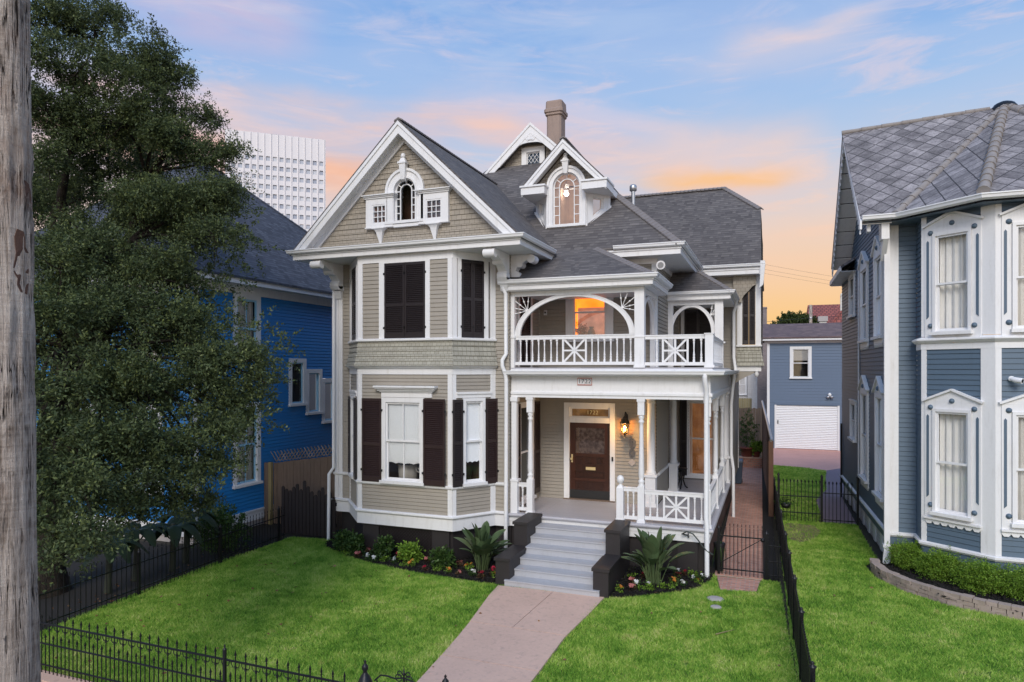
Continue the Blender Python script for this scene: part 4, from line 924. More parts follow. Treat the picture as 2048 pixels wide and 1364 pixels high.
m = MB(YF(-1.42)); m.siding(25.2, 31, .9, 5.2, .105); m.build('wall', 'taupe_paint', H)
m = MB(YF(-.40)); m.siding(25.2, 31, 5.2, 10.6, .115, clip=lambda z: (max(25.2, VY+(z-8.55)/.93), 31)); m.build('wall', 'taupe_paint', H)
m = MB(); m.box(-1.52, 25.16, 1.2, -1.385, 25.30, 4.9); m.build('corner_board', 'white_paint', H); m = MB(); m.box(-1.5, 30.9, .9, -1.37, 31.02, 5.1); m.build('corner_board', 'white_paint', H)
m = MB(XW); m.box(-1.17, -.1, 6.05, -1.0, .04, 8.5); m.box(-.56, -.1, 6.05, -.38, .04, 8.5); m.box(-1.2, -.1, 5.99, -.35, .08, 6.05); m.box(-1.19, -.1, 5.12, -.37, .05, 5.32); m.build('trim_board', 'white_paint', H)
m = MB(XW)
for i in range(5):
    z0, z1 = 5.32+i*.134, 5.32+(i+1)*.134; t0, t1 = .12*(1-i/5)**1.5, .12*(1-(i+1)/5)**1.5
    m.hexa([(-1.17, -.1, z0), (-.38+t0, -.1, z0), (-.38+t0, t0+.03, z0), (-1.17, t0+.03, z0), (-1.17, -.1, z1), (-.38+t1, -.1, z1), (-.38+t1, t1+.01, z1), (-1.17, t1+.01, z1)])
m.build('shingle_flare', 'flare_shingle', H)
shutter(H, XW, -.998, -.78, 6.06, 8.35, 0); shutter(H, XW, -.78, -.562, 6.06, 8.35, 0)
m = MB(XW); pts = [(-1.3, 7.55), (-1.02, 7.55), (-1.0, 7.68), (-.93, 7.80), (-.78, 7.95), (-.66, 8.10), (-.54, 8.16), (-.54, 8.5), (-1.3, 8.5)]
m.prism([(x, .05, z) for x, z in pts], (0, .12, 0)); m.build('curved_spandrel', 'wall_shingle', H)
m = MB(XW); out = [(-1.42+.9*t, 5.12-.0*t) for t in [i/10 for i in range(11)]]; inn = [(-1.42+.9*t, 4.45+.64*t**.6) for t in [i/10 for i in range(11)]]; archband(m, out, inn, -.1, .03); m.build('curved_bracket', 'taupe_paint', H)
m = MB(); m.lathe((-.52, 25.1, 4.93), [(.001, -.02), (.06, .02), (.08, .1), (.05, .17), (.07, .2)], 10); m.build('pendant', 'white_paint', H)
window(H, XW, -2.98, -1.82, 1.28, 4.12, cas=.12, room='dining_room', depth=1.6, cols=(1, 1), curtain=[(0, .16, 'curtain_fabric'), (.84, 1, 'curtain_fabric')])
shutter(H, XW, -3.15, -2.9, 1.3, 4.1, .06, 'shutter_paint')
shutter(H, XW, -3.0, -2.52, 5.28, 7.35, .02); shutter(H, XW, -2.52, -2.04, 5.28, 7.35, .02)
m = MB(XW); m.box(-3.12, -.02, 5.25, -3.0, .05, 7.4); m.box(-2.04, -.02, 5.25, -1.92, .05, 7.4); m.build('door_casing', 'white_paint', H)

# ------------------------------------------------------------------ dormer
dx0, dyf = -6.05, 20.42; XDm = XF(dyf)
dw = .66; z0d = 9.55
wdm = arched(H, XDm, dx0, 10.95, .44, 9.74, .0, 'warm_room', wide=.20, nm='arched_window', depth=2.2)
m = MB(XDm); m.box(dx0-.68, -.05, 9.52, dx0+.68, .06, 9.72); m.box(dx0-.66, -.049, 9.72, dx0-.62, .04, 10.70); m.box(dx0+.62, -.049, 9.72, dx0+.66, .04, 10.70); m.build('apron', 'white_paint', H)
bl, br = (dx0-.66, dyf), (dx0+.62, dyf); el, er = (dx0-1.26, dyf+.72), (dx0+1.22, dyf+.72)
for a, b, right in ((br, er, True), (el, bl, False)):
    fr = Frame(a, b); L = fr.L; m = MB(fr)
    za, zb = (9.56, 10.30) if right else (10.30, 9.56)
    wa, wb = (.24, .66) if right else (L-.66, L-.24)
    def zl(u): return za+(zb-za)*u/L
    m.prism([(0, -.06, zl(0)), (wa, -.06, zl(wa)), (wa, -.06, 10.78), (0, -.06, 10.78)], (0, .08, 0)); m.prism([(wb, -.06, zl(wb)), (L, -.06, zl(L)), (L, -.06, 10.78), (wb, -.06, 10.78)], (0, .08, 0))
    zs_ = max(zl(wa), zl(wb)); m.prism([(wa, -.06, zl(wa)), (wb, -.06, zl(wb)), (wb, -.06, zl(wb)+.20), (wa, -.06, zl(wa)+.20)], (0, .08, 0)); m.box(wa, -.06, 10.60, wb, .02, 10.78)
    m.prism([(0, .02, zl(0)), (L, .02, zl(L)), (L, .02, zl(L)+.10), (0, .02, zl(0)+.10)], (0, .05, 0)); m.build('cheek_wall', 'white_paint', H)
    w = MB(fr); zq = lambda u: zl(u)+.20
    P = [(wa, zq(wa)), (wb, zq(wb)), (wb, 10.60), (wa, 10.60)]; c_ = (sum(p[0] for p in P)/4, sum(p[1] for p in P)/4); Q = [(c_[0]+(p[0]-c_[0])*.78, c_[1]+(p[1]-c_[1])*.84) for p in P]
    archband(w, P+P[:1], Q+Q[:1], -.05, -.01); sw_ = w.build('side_window', 'white_paint', H)
    p = MB(fr); p.face([(x, -.055, z) for x, z in P]); p.build('pane', 'glass', sw_)
    rm = MB(fr); rm.face([(wa-.05, -.12, 9.4), (wb+.05, -.12, 9.4), (wb+.05, -.12, 10.75), (wa-.05, -.12, 10.75)]); rm.build('room', 'warm_room', sw_)
# dormer eaves, rakes, gable
rdy = dyf-.42
def dz_(x): return 12.33-1.03*abs(x-dx0)
for sx in (-1, 1):
    e = dx0+sx*1.36
    roof(H, [(dx0, rdy-.02, 12.36), (e, rdy-.02, dz_(e)+.03), (e, 22.6, dz_(e)+.03), (dx0, 23.6, 12.36)] if sx > 0 else [(dx0, rdy-.02, 12.36), (dx0, 23.6, 12.36), (e, 22.6, dz_(e)+.03), (e, rdy-.02, dz_(e)+.03)], .05)
    m = MB(); m.prism([(dx0, rdy, 12.31), (e, rdy, dz_(e)-.02), (e, rdy, dz_(e)-.28), (dx0, rdy, 12.03)], (0, .05, 0)); m.prism([(dx0, rdy-.025, 12.31), (e, rdy-.025, dz_(e)-.02), (e, rdy-.025, dz_(e)-.12), (dx0, rdy-.025, 12.21)], (0, .025, 0)); m.prism([(dx0, rdy+.05, 12.2), (e, rdy+.05, dz_(e)-.13), (e, dyf+.02, dz_(e)-.13), (dx0, dyf+.02, 12.2)], (0, 0, -.03)); m.build('rake_board', 'white_paint', H)
    i0 = dx0+sx*.62
    m = MB(); a, b = min(i0, e), max(i0, e); m.box(a-.02, rdy-.02, 10.70, b+.02, dyf+.5, 10.93); m.box(a-.05, rdy-.06, 10.93, b+.05, dyf+.5, 10.985)
    m.box(min(e-sx*.5, e), dyf+.5, 10.70, max(e-sx*.5, e), dyf+1.5, 10.93); m.build('eave_return', 'white_paint', H)
m = MB(XF(dyf+.03)); m.siding(dx0-1.3, dx0+1.3, 10.98, 12.1, .13, [(dx0-.6, dx0+.6, 10.5, 11.45)][:0]+arch_holes(dx0, 10.95, .54, 10.5), clip=lambda z: (dx0-(12.1-z)/1.03, dx0+(12.1-z)/1.03)); m.build('gable_wall', 'wall_shingle', H)
hipcap(H, (dx0, rdy, 12.37), (dx0, 23.4, 12.37), .22, nm='ridge_cap')
cl_ = thing('ceiling_light', 'bright white ceiling fan lamp glowing behind the dormer window', 'ceiling light', (dx0-.40, dyf+1.3, 11.08))
m = MB(); m.lathe((dx0-.40, dyf+1.3, 11.08), [(.001, -.08), (.055, -.065), (.085, -.01), (.055, .045), (.001, .07)], 14); m.build('lamp_globe', 'ceiling_bulb', cl_)
m = MB(); m.lathe((dx0-.40, dyf+1.3, 11.18), [(.02, -.02), (.09, .0), (.09, .1), (.03, .12), (.02, .5)], 12)
for k in range(4):
    a = R(20+90*k); m.bar((dx0-.40+.1*math.cos(a), dyf+1.3+.1*math.sin(a), 11.24), (dx0-.40+.62*math.cos(a), dyf+1.3+.62*math.sin(a), 11.24), .13, .012)
m.build('fan_blades', 'white_paint', cl_)
# roof vent pipe
vp = thing('vent_pipe', 'grey metal vent pipe with a rain cap standing on the rear roof slope', 'vent pipe', (-5.05, 26.1, 10.3))
m = MB(); m.lathe((-5.05, 26.1, 10.0), [(.075, 0), (.075, 2.15)], 12); m.build('pipe', 'steel', vp)
m = MB(); m.lathe((-5.05, 26.1, 12.1), [(.10, 0), (.14, .03), (.14, .20), (.10, .25), (.001, .27)], 14); m.build('rain_cap', 'steel', vp)

# ------------------------------------------------------------------ porch: floors, posts, rails
m = MB(); m.prism([(-6.82, 17.40, 1.12), (-1.42, 17.40, 1.12), (-1.42, 25.16, 1.12), (-3.15, 25.16, 1.12), (-3.15, 19.97, 1.12), (-6.82, 19.97, 1.12)], (0, 0, .08)); m.build('porch_floor', 'deck_boards', H)
m = MB(); m.sweep([(-6.86, 17.39), (-1.41, 17.39), (-1.41, 25.2)], [(-.05, 1.135), (.035, 1.135), (.045, 1.17), (.035, 1.204), (-.05, 1.2045)]); m.build('floor_nosing', 'deck_paint', H)
m = MB(); m.sweep([(-6.84, 17.44), (-1.46, 17.44), (-1.46, 25.2)], [(-.04, .85), (0, .85), (0, 1.0), (.012, 1.0), (.012, 1.12), (-.04, 1.12)]); m.build('porch_skirt', 'white_paint', H)
m = MB(); m.sweep([(-6.8, 17.55), (-1.55, 17.55), (-1.55, 31)], [(-.1, -.1), (0, -.1), (0, .86), (-.1, .86)]); m.box(-2.25, 17.43, 0, -1.75, 17.56, .84); m.build('foundation', 'dark_base', H)
# entablature between the storeys
m = MB(); ep = [(-6.80, 17.52), (-1.45, 17.52), (-1.45, 25.2)]
m.sweep(ep, [(-.16, 4.42), (.02, 4.42), (.02, 4.50), (.05, 4.505), (.05, 4.56), (.0, 4.60), (.0, 4.99), (.05, 5.0), (.12, 5.05), (-.16, 5.05)]); m.build('entablature', 'white_paint', H)
m = MB(); m.prism([(-6.81, 17.55, 4.60), (-1.5, 17.55, 4.60), (-1.5, 25.15, 4.60), (-3.19, 25.15, 4.60), (-3.19, 19.98, 4.60), (-6.81, 19.98, 4.60)], (0, 0, .03)); m.build('porch_ceiling', 'white_paint', H)
gutter(H, [(-6.92, 17.32), (-1.22, 17.32), (-1.22, 25.0)], 5.145, k=1.1)
m = MB(); m.sweep([(-6.86, 17.34), (-1.24, 17.34), (-1.24, 25.1)], [(-.3, 5.06), (.0, 5.06), (.0, 5.10), (-.22, 5.235), (-.3, 5.235)]); m.build('roof_edge', 'white_paint', H)
m = MB(); m.prism([(-6.82, 17.5, 5.20), (-1.4, 17.5, 5.20), (-1.4, 25.15, 5.20), (-3.19, 25.15, 5.20), (-3.19, 19.97, 5.20), (-6.82, 19.97, 5.20)], (0, 0, .035)); m.build('balcony_floor', 'deck_paint', H)
m = MB(); rr = random.Random(4); x = -6.8
while x < -1.4:
    w_ = rr.uniform(.25, .7); m.box(x, 17.52-rr.uniform(.0, .035), 5.236, min(x+w_, -1.35), 17.6, 5.236+rr.uniform(.006, .014)); x += w_
m.build('felt_edge', 'grey_metal', H)
turned_post(H, -6.26, 17.60, 1.2, 4.42); turned_post(H, -3.19, 17.60, 1.2, 4.42); turned_post(H, -1.52, 17.60, 1.2, 4.42, .155)
for yy in (20.2, 22.9): turned_post(H, -1.53, yy, 1.2, 4.42, .155)
def column(x, y, z1=4.42, r=.15):
    m = MB(); m.box(x-r-.03, y-r-.03, 1.2, x+r+.03, y+r+.03, 1.3); m.box(x-r, y-r, 1.3, x+r, y+r, 2.06); m.box(x-r-.045, y-r-.045, 2.06, x+r+.045, y+r+.045, 2.13)
    m.lathe((x, y, 0), [(r*.95, 2.13), (r*1.0, 2.18), (r*.95, 2.22), (r*.80, 2.25), (r*.78, 3.2), (r*.70, z1-.24), (r*.85, z1-.22), (r*.85, z1-.19), (r*.72, z1-.16), (r*1.0, z1-.08)], 16)
    m.box(x-r-.02, y-r-.02, z1-.08, x+r+.02, y+r+.02, z1-.002); m.build('porch_column', 'white_paint', H)
column(-3.31, 19.80); column(-3.02, 22.45, r=.13); column(-1.56, 24.9, r=.13)
m = MB(); m.box(-6.80, 17.46, 1.2, -6.60, 17.66, 2.08); m.box(-6.82, 17.44, 2.08, -6.57, 17.69, 2.14); m.box(-6.78, 17.48, 2.14, -6.63, 17.63, 4.3); m.box(-6.81, 17.45, 4.3, -6.60, 17.66, 4.419); m.build('pilaster', 'white_paint', H)
m = MB(); m.box(-3.78-.06, 17.53-.09, 1.2, -3.73+.11, 17.53+.11, 1.28); m.box(-3.82, 17.45, 1.28, -3.64, 17.63, 2.08); m.hexa([(-3.82, 17.45, 2.08), (-3.64, 17.45, 2.08), (-3.64, 17.63, 2.08), (-3.82, 17.63, 2.08), (-3.78, 17.49, 2.15), (-3.68, 17.49, 2.15), (-3.68, 17.59, 2.15), (-3.78, 17.59, 2.15)])
m.lathe((-3.73, 17.54, 2.15), [(.05, 0), (.035, .03), (.05, .05), (.088, .10), (.098, .15), (.088, .20), (.05, .25), (.001, .265)], 16); m.build('newel_post', 'white_paint', H)
railing(H, (-6.62, 17.60), (-6.35, 17.60), 1.27, 2.04, [.135])
railing(H, (-3.64, 17.58), (-3.28, 17.58), 1.27, 2.11, [.10, .25])
railing(H, (-3.10, 17.60), (-1.60, 17.60), 1.29, 2.06, [.14, .32, 1.26, 1.43], [(.47, 1.13)])
def spaced(L, n): return [L*(i+.5)/n for i in range(n)]
railing(H, (-1.53, 17.70), (-1.53, 20.11), 1.29, 2.06, spaced(2.41, 10)); railing(H, (-1.53, 20.29), (-1.53, 22.81), 1.29, 2.06, spaced(2.52, 10)); railing(H, (-1.53, 22.99), (-1.54, 24.75), 1.29, 2.06, spaced(1.76, 7))
# balcony
x0 = -6.71
railing(H, (x0, 17.60), (-3.35, 17.60), 5.31, 6.12, [v-x0 for v in (-6.55, -6.37, -6.20, -6.02, -5.85, -5.66, -5.49, -4.51, -4.34, -4.17, -4.0, -3.83, -3.65, -3.47)], [(1.37, 2.06)], nm='balcony_railing')
railing(H, (-3.10, 17.60), (-1.58, 17.60), 5.29, 6.08, [.31, 1.24, 1.42], [(.44, 1.11)], nm='balcony_railing')
railing(H, (-1.47, 17.72), (-1.50, 22.3), 5.29, 6.08, spaced(4.58, 15), nm='balcony_railing')
m = MB(); m.box(-6.86, 17.50, 5.236, -6.70, 17.68, 7.37); m.box(-6.88, 17.48, 6.06, -6.68, 17.70, 6.13); m.build('balcony_post', 'white_paint', H)
m = MB(); m.box(-3.35, 17.48, 5.30, -3.10, 17.72, 7.37); m.box(-3.37, 17.46, 5.236, -3.08, 17.74, 5.30); m.box(-3.365, 17.465, 6.02, -3.085, 17.735, 6.06); m.build('balcony_post', 'white_paint', H)
m = MB(); m.box(-1.58, 17.50, 5.30, -1.38, 17.70, 6.08); m.box(-1.60, 17.48, 5.236, -1.35, 17.73, 5.30); m.box(-1.60, 17.48, 6.08, -1.36, 17.72, 6.105); m.build('balcony_post', 'white_paint', H)
m = MB(); m.box(-3.34, 19.78, 5.236, -3.19, 19.97, 7.37); m.box(-3.24, 19.985-.06, 5.24, -3.13, 20.12, 6.2); m.build('balcony_post', 'white_paint', H)
def arch_screen(fr, u0, u1, zs, zt, ztop, wb, spindles, d=.09, nm='arch_screen'):
    """flat timber arch between two posts with fans of spindles in the corners"""
    c = (u0+u1)/2; a = (u1-u0)/2; m = MB(fr); N = 28
    out = arc(c, zs, a, zt-zs, math.pi, 0, N); inn = arc(c, zs, a-wb, zt-zs-.09, math.pi, 0, N)
    archband(m, out, inn, -d, .0); archband(m, out, arc(c, zs, a-.03, zt-zs-.02, math.pi, 0, N), .0002, .012)
    m.box(u0, -d, zt-.012, u1, -.002, ztop); m.box(u0, -.0019, ztop-.16, u1, .03, ztop); s_ = m.build(nm, 'white_paint', H)
    for sg, ux in ((1, u0), (-1, u1)):
        th = math.pi-R(38) if sg > 0 else R(38); q = (c+a*math.cos(th), zs+(zt-zs)*math.sin(th))
        k = MB(fr); r0 = spindles[0]
        for ang in spindles[1]:
            an = R(ang) if sg < 0 else R(180-ang); dx_, dz2 = math.cos(an), math.sin(an)
            tx = ((u1-q[0]) if sg < 0 else (u0-q[0]))/dx_ if abs(dx_) > .01 else 9; tz = (zt-.012-q[1])/dz2 if dz2 > .01 else 9; t = min([v_ for v_ in (tx, tz, .8) if v_ > 0])
            P = [(q[0]+dx_*t*f, -d/2, q[1]+dz2*t*f) for f in (0, .3, .52, .6, .68, 1)]; k.tube(P, [r0, r0*.8, r0*.8, r0*2.2, r0*.8, r0*1.2], 7)
        k.build('spindle_fan', 'white_paint', s_)
arch_screen(XF(17.545), -6.70, -3.35, 6.12, 7.25, 7.37, .15, (.013, (12, -12, 38, 68, 95)))
arch_screen(YF(-3.18), 17.72, 19.80, 6.2, 7.2, 7.37, .13, (.011, (10, 45, 80)))
arch_screen(XF(22.42), -3.19, -1.70, 6.35, 7.29, 7.43, .13, (.016, (5, 28, 52, 80)), nm='arch_screen')
m = MB(); m.box(-1.72, 22.36, 5.236, -1.46, 22.56, 7.42); m.box(-3.19, 22.36, 5.236, -3.03, 22.56, 7.42); m.box(-1.74, 22.34, 6.02, -1.40, 22.58, 6.07); m.build('balcony_post', 'white_paint', H)
# downspouts
downspout(H, [(-6.94, 17.28, 7.58), (-6.94, 17.26, 7.42), (-6.88, 17.30, 7.28), (-6.86, 17.28, 5.62), (-6.94, 17.2, 5.45), (-6.94, 17.2, 5.28), (-6.88, 17.26, 5.08), (-6.86, 17.29, 4.9), (-6.86, 17.26, .0)], .055)
downspout(H, [(-1.56, 17.26, 5.08), (-1.56, 17.22, 4.95), (-1.54, 17.38, 4.72), (-1.54, 17.42, 4.45), (-1.54, 17.40, 3.0), (-1.54, 17.36, 1.5), (-1.52, 17.34, 1.3), (-1.52, 17.34, .0)], .058)
downspout(H, [(-1.16, 24.6, 7.6), (-1.2, 24.8, 7.4), (-1.27, 24.9, 7.2), (-1.27, 24.9, 5.6), (-1.2, 24.7, 5.2), (-1.3, 24.9, 4.6), (-1.36, 25.0, 4.0), (-1.36, 25.0, 2.2), (-1.28, 24.8, 1.7), (-1.28, 24.8, .0)], .055)
downspout(H, [(-12.5, 17.22, 7.6), (-12.5, 17.22, 2.2), (-12.62, 17.15, 2.0), (-12.62, 17.12, .0)], .05)
# ------------------------------------------------------------------ front door and its wall
m = MB(XD); m.box(-6.0, -.05, 1.2, -5.83, .06, 4.17); m.box(-4.56, -.05, 1.2, -4.41, .06, 4.17); m.box(-5.83, -.05, 4.03, -4.56, .06, 4.17); m.box(-5.83, -.05, 3.56, -4.56, .05, 3.72); m.build('door_casing', 'white_paint', H)
m = MB(XD); m.box(-5.83, -.06, 3.72, -5.77, .0, 4.03); m.box(-4.62, -.06, 3.72, -4.56, .0, 4.03); m.box(-5.77, -.06, 3.72, -4.62, .0, 3.76); m.box(-5.77, -.06, 3.98, -4.62, .0, 4.03); tr = m.build('transom', 'white_paint', H)
m = MB(XD); m.face([(-5.77, -.04, 3.76), (-4.62, -.04, 3.76), (-4.62, -.04, 3.98), (-5.77, -.04, 3.98)]); m.build('pane', 'glass', tr)
m = MB(XD); m.face([(-5.83, -.30, 3.6), (-4.5, -.30, 3.6), (-4.5, -.30, 4.1), (-5.83, -.30, 4.1)]); m.build('room', 'door_room', tr)
text('1722', .17, XD, -5.12, 3.87, -.03, 'gold_leaf', tr, 'numerals', .004, sx=1.1)
m = MB(XD); a, b, z0, z1 = -5.825, -4.565, 1.235, 3.555
m.box(a, -.06, z0, a+.17, -.012, z1); m.box(b-.17, -.06, z0, b, -.012, z1)
for lo, hi in ((z0, 1.50), (1.78, 1.86), (2.08, 2.30), (2.52, 2.62), (3.40, z1)): m.box(a+.17, -.06, lo, b-.17, -.013, hi)
for lo, hi in ((1.50, 1.78), (1.86, 2.08)): m.box(a+.17, -.06, lo, b-.17, -.032, hi); m.box(a+.21, -.0315, lo+.05, b-.21, -.018, hi-.05)
m.box(a+.17, -.06, 2.30, b-.17, -.034, 2.52)
for k in range(3):
    c = a+.33+k*.30; m.box(c-.075, -.0335, 2.33, c+.075, -.014, 2.49); m.box(c-.045, -.0138, 2.36, c+.045, .002, 2.46)
d_ = m.build('front_door', 'door_wood', H)
m = MB(XD); m.face([(a+.17, -.035, 2.62), (b-.17, -.035, 2.62), (b-.17, -.035, 3.40), (a+.17, -.035, 3.40)]); m.build('pane', 'glass', d_)
m = MB(XD); m.face([(a+.1, -.058, 2.55), (b-.1, -.058, 2.55), (b-.1, -.058, 3.45), (a+.1, -.058, 3.45)]); m.build('lace_curtain', 'lace', d_)
m = MB(XD); m.box(a+.17, -.012, 1.24, b-.17, -.004, 1.49) if False else m.box(a+.002, -.012, 1.24, b-.002, -.004, 1.5); m.build('kick_plate', 'black_ink', d_)
m = MB(XD); m.box(-5.32, -.013, 2.12, -5.02, .0, 2.21); m.box(-5.29, .0, 2.14, -5.05, .006, 2.19); m.build('mail_slot', 'gold_leaf', d_)
m = MB(XD); m.box(-5.78, -.012, 2.33, -5.73, .0, 2.58); q = XD(-5.755, .0, 2.45); m.tube([(-5.755, .0, 2.45), (-5.755, .06, 2.45)], .014); m.lathe(tuple(XD(-5.755, .06, 2.45)), [(.001, -.03), (.03, -.01), (.03, .01), (.001, .03)], 10) if False else m.box(-5.785, .05, 2.42, -5.725, .09, 2.48); m.build('handle', 'gold_leaf', d_)
m = MB(XD); m.box(-6.0, -.02, 1.2, -4.41, .10, 1.235); m.build('threshold', 'old_boards', H)
m = MB(XD); m.box(-4.505, .06, 2.43, -4.455, .085, 2.56); m.build('door_bell', 'black_ink', H)
# front steps
m = MB(); rs = 1.2/7
for i in range(6):
    y = 14.93+.39*i; xa, xb = (-5.97, -3.66) if i == 0 else (-5.86, -3.82); m.box(xa, y, 0 if i == 0 else rs*i-.05, xb, 17.36, rs*(i+1)-.03); m.box(xa, y-.025, rs*(i+1)-.03, xb, y+.45 if i < 5 else 17.36, rs*(i+1))
m.build('front_steps', 'step_paint', H)
for xa, xb in ((-6.22, -5.863), (-3.817, -3.46)):
    m = MB(); m.box(xa, 14.98, -.05, xb, 16.22, .60); m.box(xa-.03, 14.94, .60, xb+.03, 16.22, .67); m.box(xa, 16.22, -.05, xb, 17.38, 1.20); m.box(xa-.03, 16.18, 1.20, xb+.03, 17.38, 1.27); m.build('cheek_wall', 'dark_base', H)
# ------------------------------------------------------------------ things on the house front
pl = thing('house_number', 'small white plaque with the number 1722 on the porch beam', 'house number', (-4.69, 17.50, 4.86))
XN = XF(17.52); m = MB(XN); m.box(-4.89, 0, 4.76, -4.49, .016, 4.965); m.build('plate', 'pink_border', pl)
m = MB(XN)
for k in range(4): m.box(-4.875+k*.094, .016, 4.79, -4.875+k*.094+.088, .022, 4.94)
m.build('tile', 'white_paint', pl)
for k, ch in enumerate('1722'): text(ch, .16, XN, -4.831+k*.094, 4.865, .024, 'black_ink', pl, 'numeral', .004)
ln = thing('wall_lantern', 'lit black wall lantern glowing amber beside the front door', 'lantern', (-4.07, 19.75, 3.2))
m = MB(XD); m.box(-4.12, 0, 3.42, -4.02, .03, 3.85); m.tube([(-4.07, .02, 3.80), (-4.07, .06, 3.88), (-4.07, .16, 3.92), (-4.07, .24, 3.86), (-4.07, .25, 3.80)], .016); m.build('arm', 'dark_metal', ln)
lc = XD(-4.07, .25, 0); m = MB(); m.lathe((lc.x, lc.y, 3.60), [(.13, -.01), (.155, .0), (.10, .10), (.06, .14), (.05, .18), (.02, .20), (.001, .24)], 6, False); m.build('roof', 'dark_metal', ln)
m = MB(); m.lathe((lc.x, lc.y, 3.30), [(.05, -.12), (.02, -.10), (.02, -.05), (.075, .0), (.085, .01)], 6, False); m.build('finial', 'dark_metal', ln)
m = MB()
for k in range(6):
    a = k*math.pi/3; m.bar((lc.x+.08*math.cos(a), lc.y+.08*math.sin(a), 3.30), (lc.x+.135*math.cos(a), lc.y+.135*math.sin(a), 3.61), .012, .012)
m.build('cage', 'dark_metal', ln)
m = MB(); m.lathe((lc.x, lc.y, 3.30), [(.078, .01), (.13, .30)], 6, False); m.build('glass_panel', 'amber_glass', ln)
m = MB(); m.lathe((lc.x, lc.y, 3.38), [(.001, -.03), (.035, .0), (.042, .06), (.02, .14), (.001, .16)], 10); m.build('bulb', 'bulb', ln)
pld = bpy.data.lights.new('lantern_light', 'POINT'); pld.energy = 34; pld.color = (1, .58, .22); pld.shadow_soft_size = .05; plo = bpy.data.objects.new('lantern_light', pld); C.objects.link(plo); plo.parent = ln; plo.location = Vector((lc.x, lc.y-.0, 3.58)) - ln.location
plo.location = Vector((lc.x, lc.y-.16, 3.44))-ln.location
om = thing('wall_ornament', 'grey cast wall ornament of two ovals over a diamond tile, below the lantern', 'wall ornament', (-3.9, 19.97, 2.7))
m = MB(XD)
for z, s_ in ((3.0, 1), (2.70, .95)):
    for k in range(20):
        a0, a1 = k*math.pi/10, (k+1)*math.pi/10; m.bar((-3.9+.075*s_*math.cos(a0), .03, z+.13*s_*math.sin(a0)), (-3.9+.075*s_*math.cos(a1), .03, z+.13*s_*math.sin(a1)), .045, .03, (0, -1, 0))
    for k in (-1, 0, 1): m.bar((-3.9+.02*k, .03, z-.12*s_), (-3.9+.045*k, .03, z+.10*s_), .02, .02, (0, -1, 0))
m.box(-3.92, .01, 2.52, -3.88, .03, 2.58); m.build('cast_ovals', 'grey_metal', om)
m = MB(XD); m.prism([(-3.9, .012, 2.30), (-3.785, .012, 2.42), (-3.9, .012, 2.54), (-4.015, .012, 2.42)], (0, .03, 0)); m.build('diamond_tile', 'sidewalk_concrete', om)
fl = thing('flood_light', 'white round flood light on the bracket under the small front eave', 'flood light', (-3.05, 19.75, 8.25))
m = MB(); m.tube([(-3.05, 19.94, 8.26), (-3.05, 19.80, 8.24)], .03); m.tube([(-3.05, 19.82, 8.24), (-3.02, 19.72, 8.22), (-3.0, 19.60, 8.19)], [.05, .09, .13], 14); m.build('housing', 'white_paint', fl)
m = MB(); m.tube([(-3.0, 19.598, 8.19), (-2.998, 19.59, 8.188)], .085, 14); m.build('lens', 'steel', fl)
sc = thing('security_camera', 'small white camera on the porch balcony wall, left of the lit window', 'camera', (-6.6, 19.9, 6.95))
m = MB(XD); m.box(-6.66, 0, 6.88, -6.56, .04, 7.04); m.tube([(-6.61, .03, 6.98), (-6.58, .14, 6.95)], .045); m.build('body', 'white_paint', sc); m = MB(XD); m.tube([(-6.58, .14, 6.95), (-6.578, .148, 6.949)], .032); m.build('lens', 'black_ink', sc)
# things inside the bay window
ur = thing('garden_urn', 'white two-handled urn behind the right half of the big bay window', 'urn', (-9.12, 16.75, 2.1))
m = MB(); m.lathe((-9.12, 16.75, 2.05), [(.12, 0), (.12, .05), (.05, .09), (.05, .16), (.14, .22), (.17, .34), (.20, .36), (.21, .40), (.001, .38)], 16); m.build('bowl', 'urn_white', ur)
for sg in (-1, 1): m = MB(); m.tube([(-9.12+sg*.15, 16.75, 2.28), (-9.12+sg*.25, 16.75, 2.33), (-9.12+sg*.25, 16.75, 2.43), (-9.12+sg*.18, 16.75, 2.42)], .022); m.build('handle', 'urn_white', ur)
bs = thing('woven_planter', 'round beige planter behind the left half of the big bay window', 'planter', (-9.72, 16.9, 2.05))
m = MB(); m.lathe((-9.72, 16.9, 2.02), [(.26, 0), (.30, .46), (.27, .47), (.001, .44)], 18); m.build('pot', 'urn_white', bs)
V, F_ = crown([(-9.72, 16.9, 2.55, .26, .2, .14, 1)], 60, .12, 10, .07, .035); V -= np.array(bs.location); raw_mesh('dried_foliage', V, F_, 'bronze_leaf', bs)
st = thing('plant_stand', 'ornate black cast iron stand on the side porch floor', 'plant stand', (-2.85, 23.1, 1.2))
m = MB()
for k in range(3):
    a = R(30+120*k); cx2, cy2 = -2.85, 23.1
    m.tube([(cx2+.22*math.cos(a), cy2+.22*math.sin(a), 1.21), (cx2+.14*math.cos(a), cy2+.14*math.sin(a), 1.27), (cx2+.06*math.cos(a), cy2+.06*math.sin(a), 1.5), (cx2+.14*math.cos(a), cy2+.14*math.sin(a), 1.72), (cx2+.05*math.cos(a), cy2+.05*math.sin(a), 1.80)], .024, 6)
m.tube([(-2.85, 23.1, 1.3), (-2.85, 23.1, 1.85)], .03, 8); m.build('legs', 'iron', st)
m = MB(); m.lathe((-2.85, 23.1, 1.83), [(.16, 0), (.2, .02), (.2, .05), (.001, .05)], 16); m.build('top', 'iron', st)
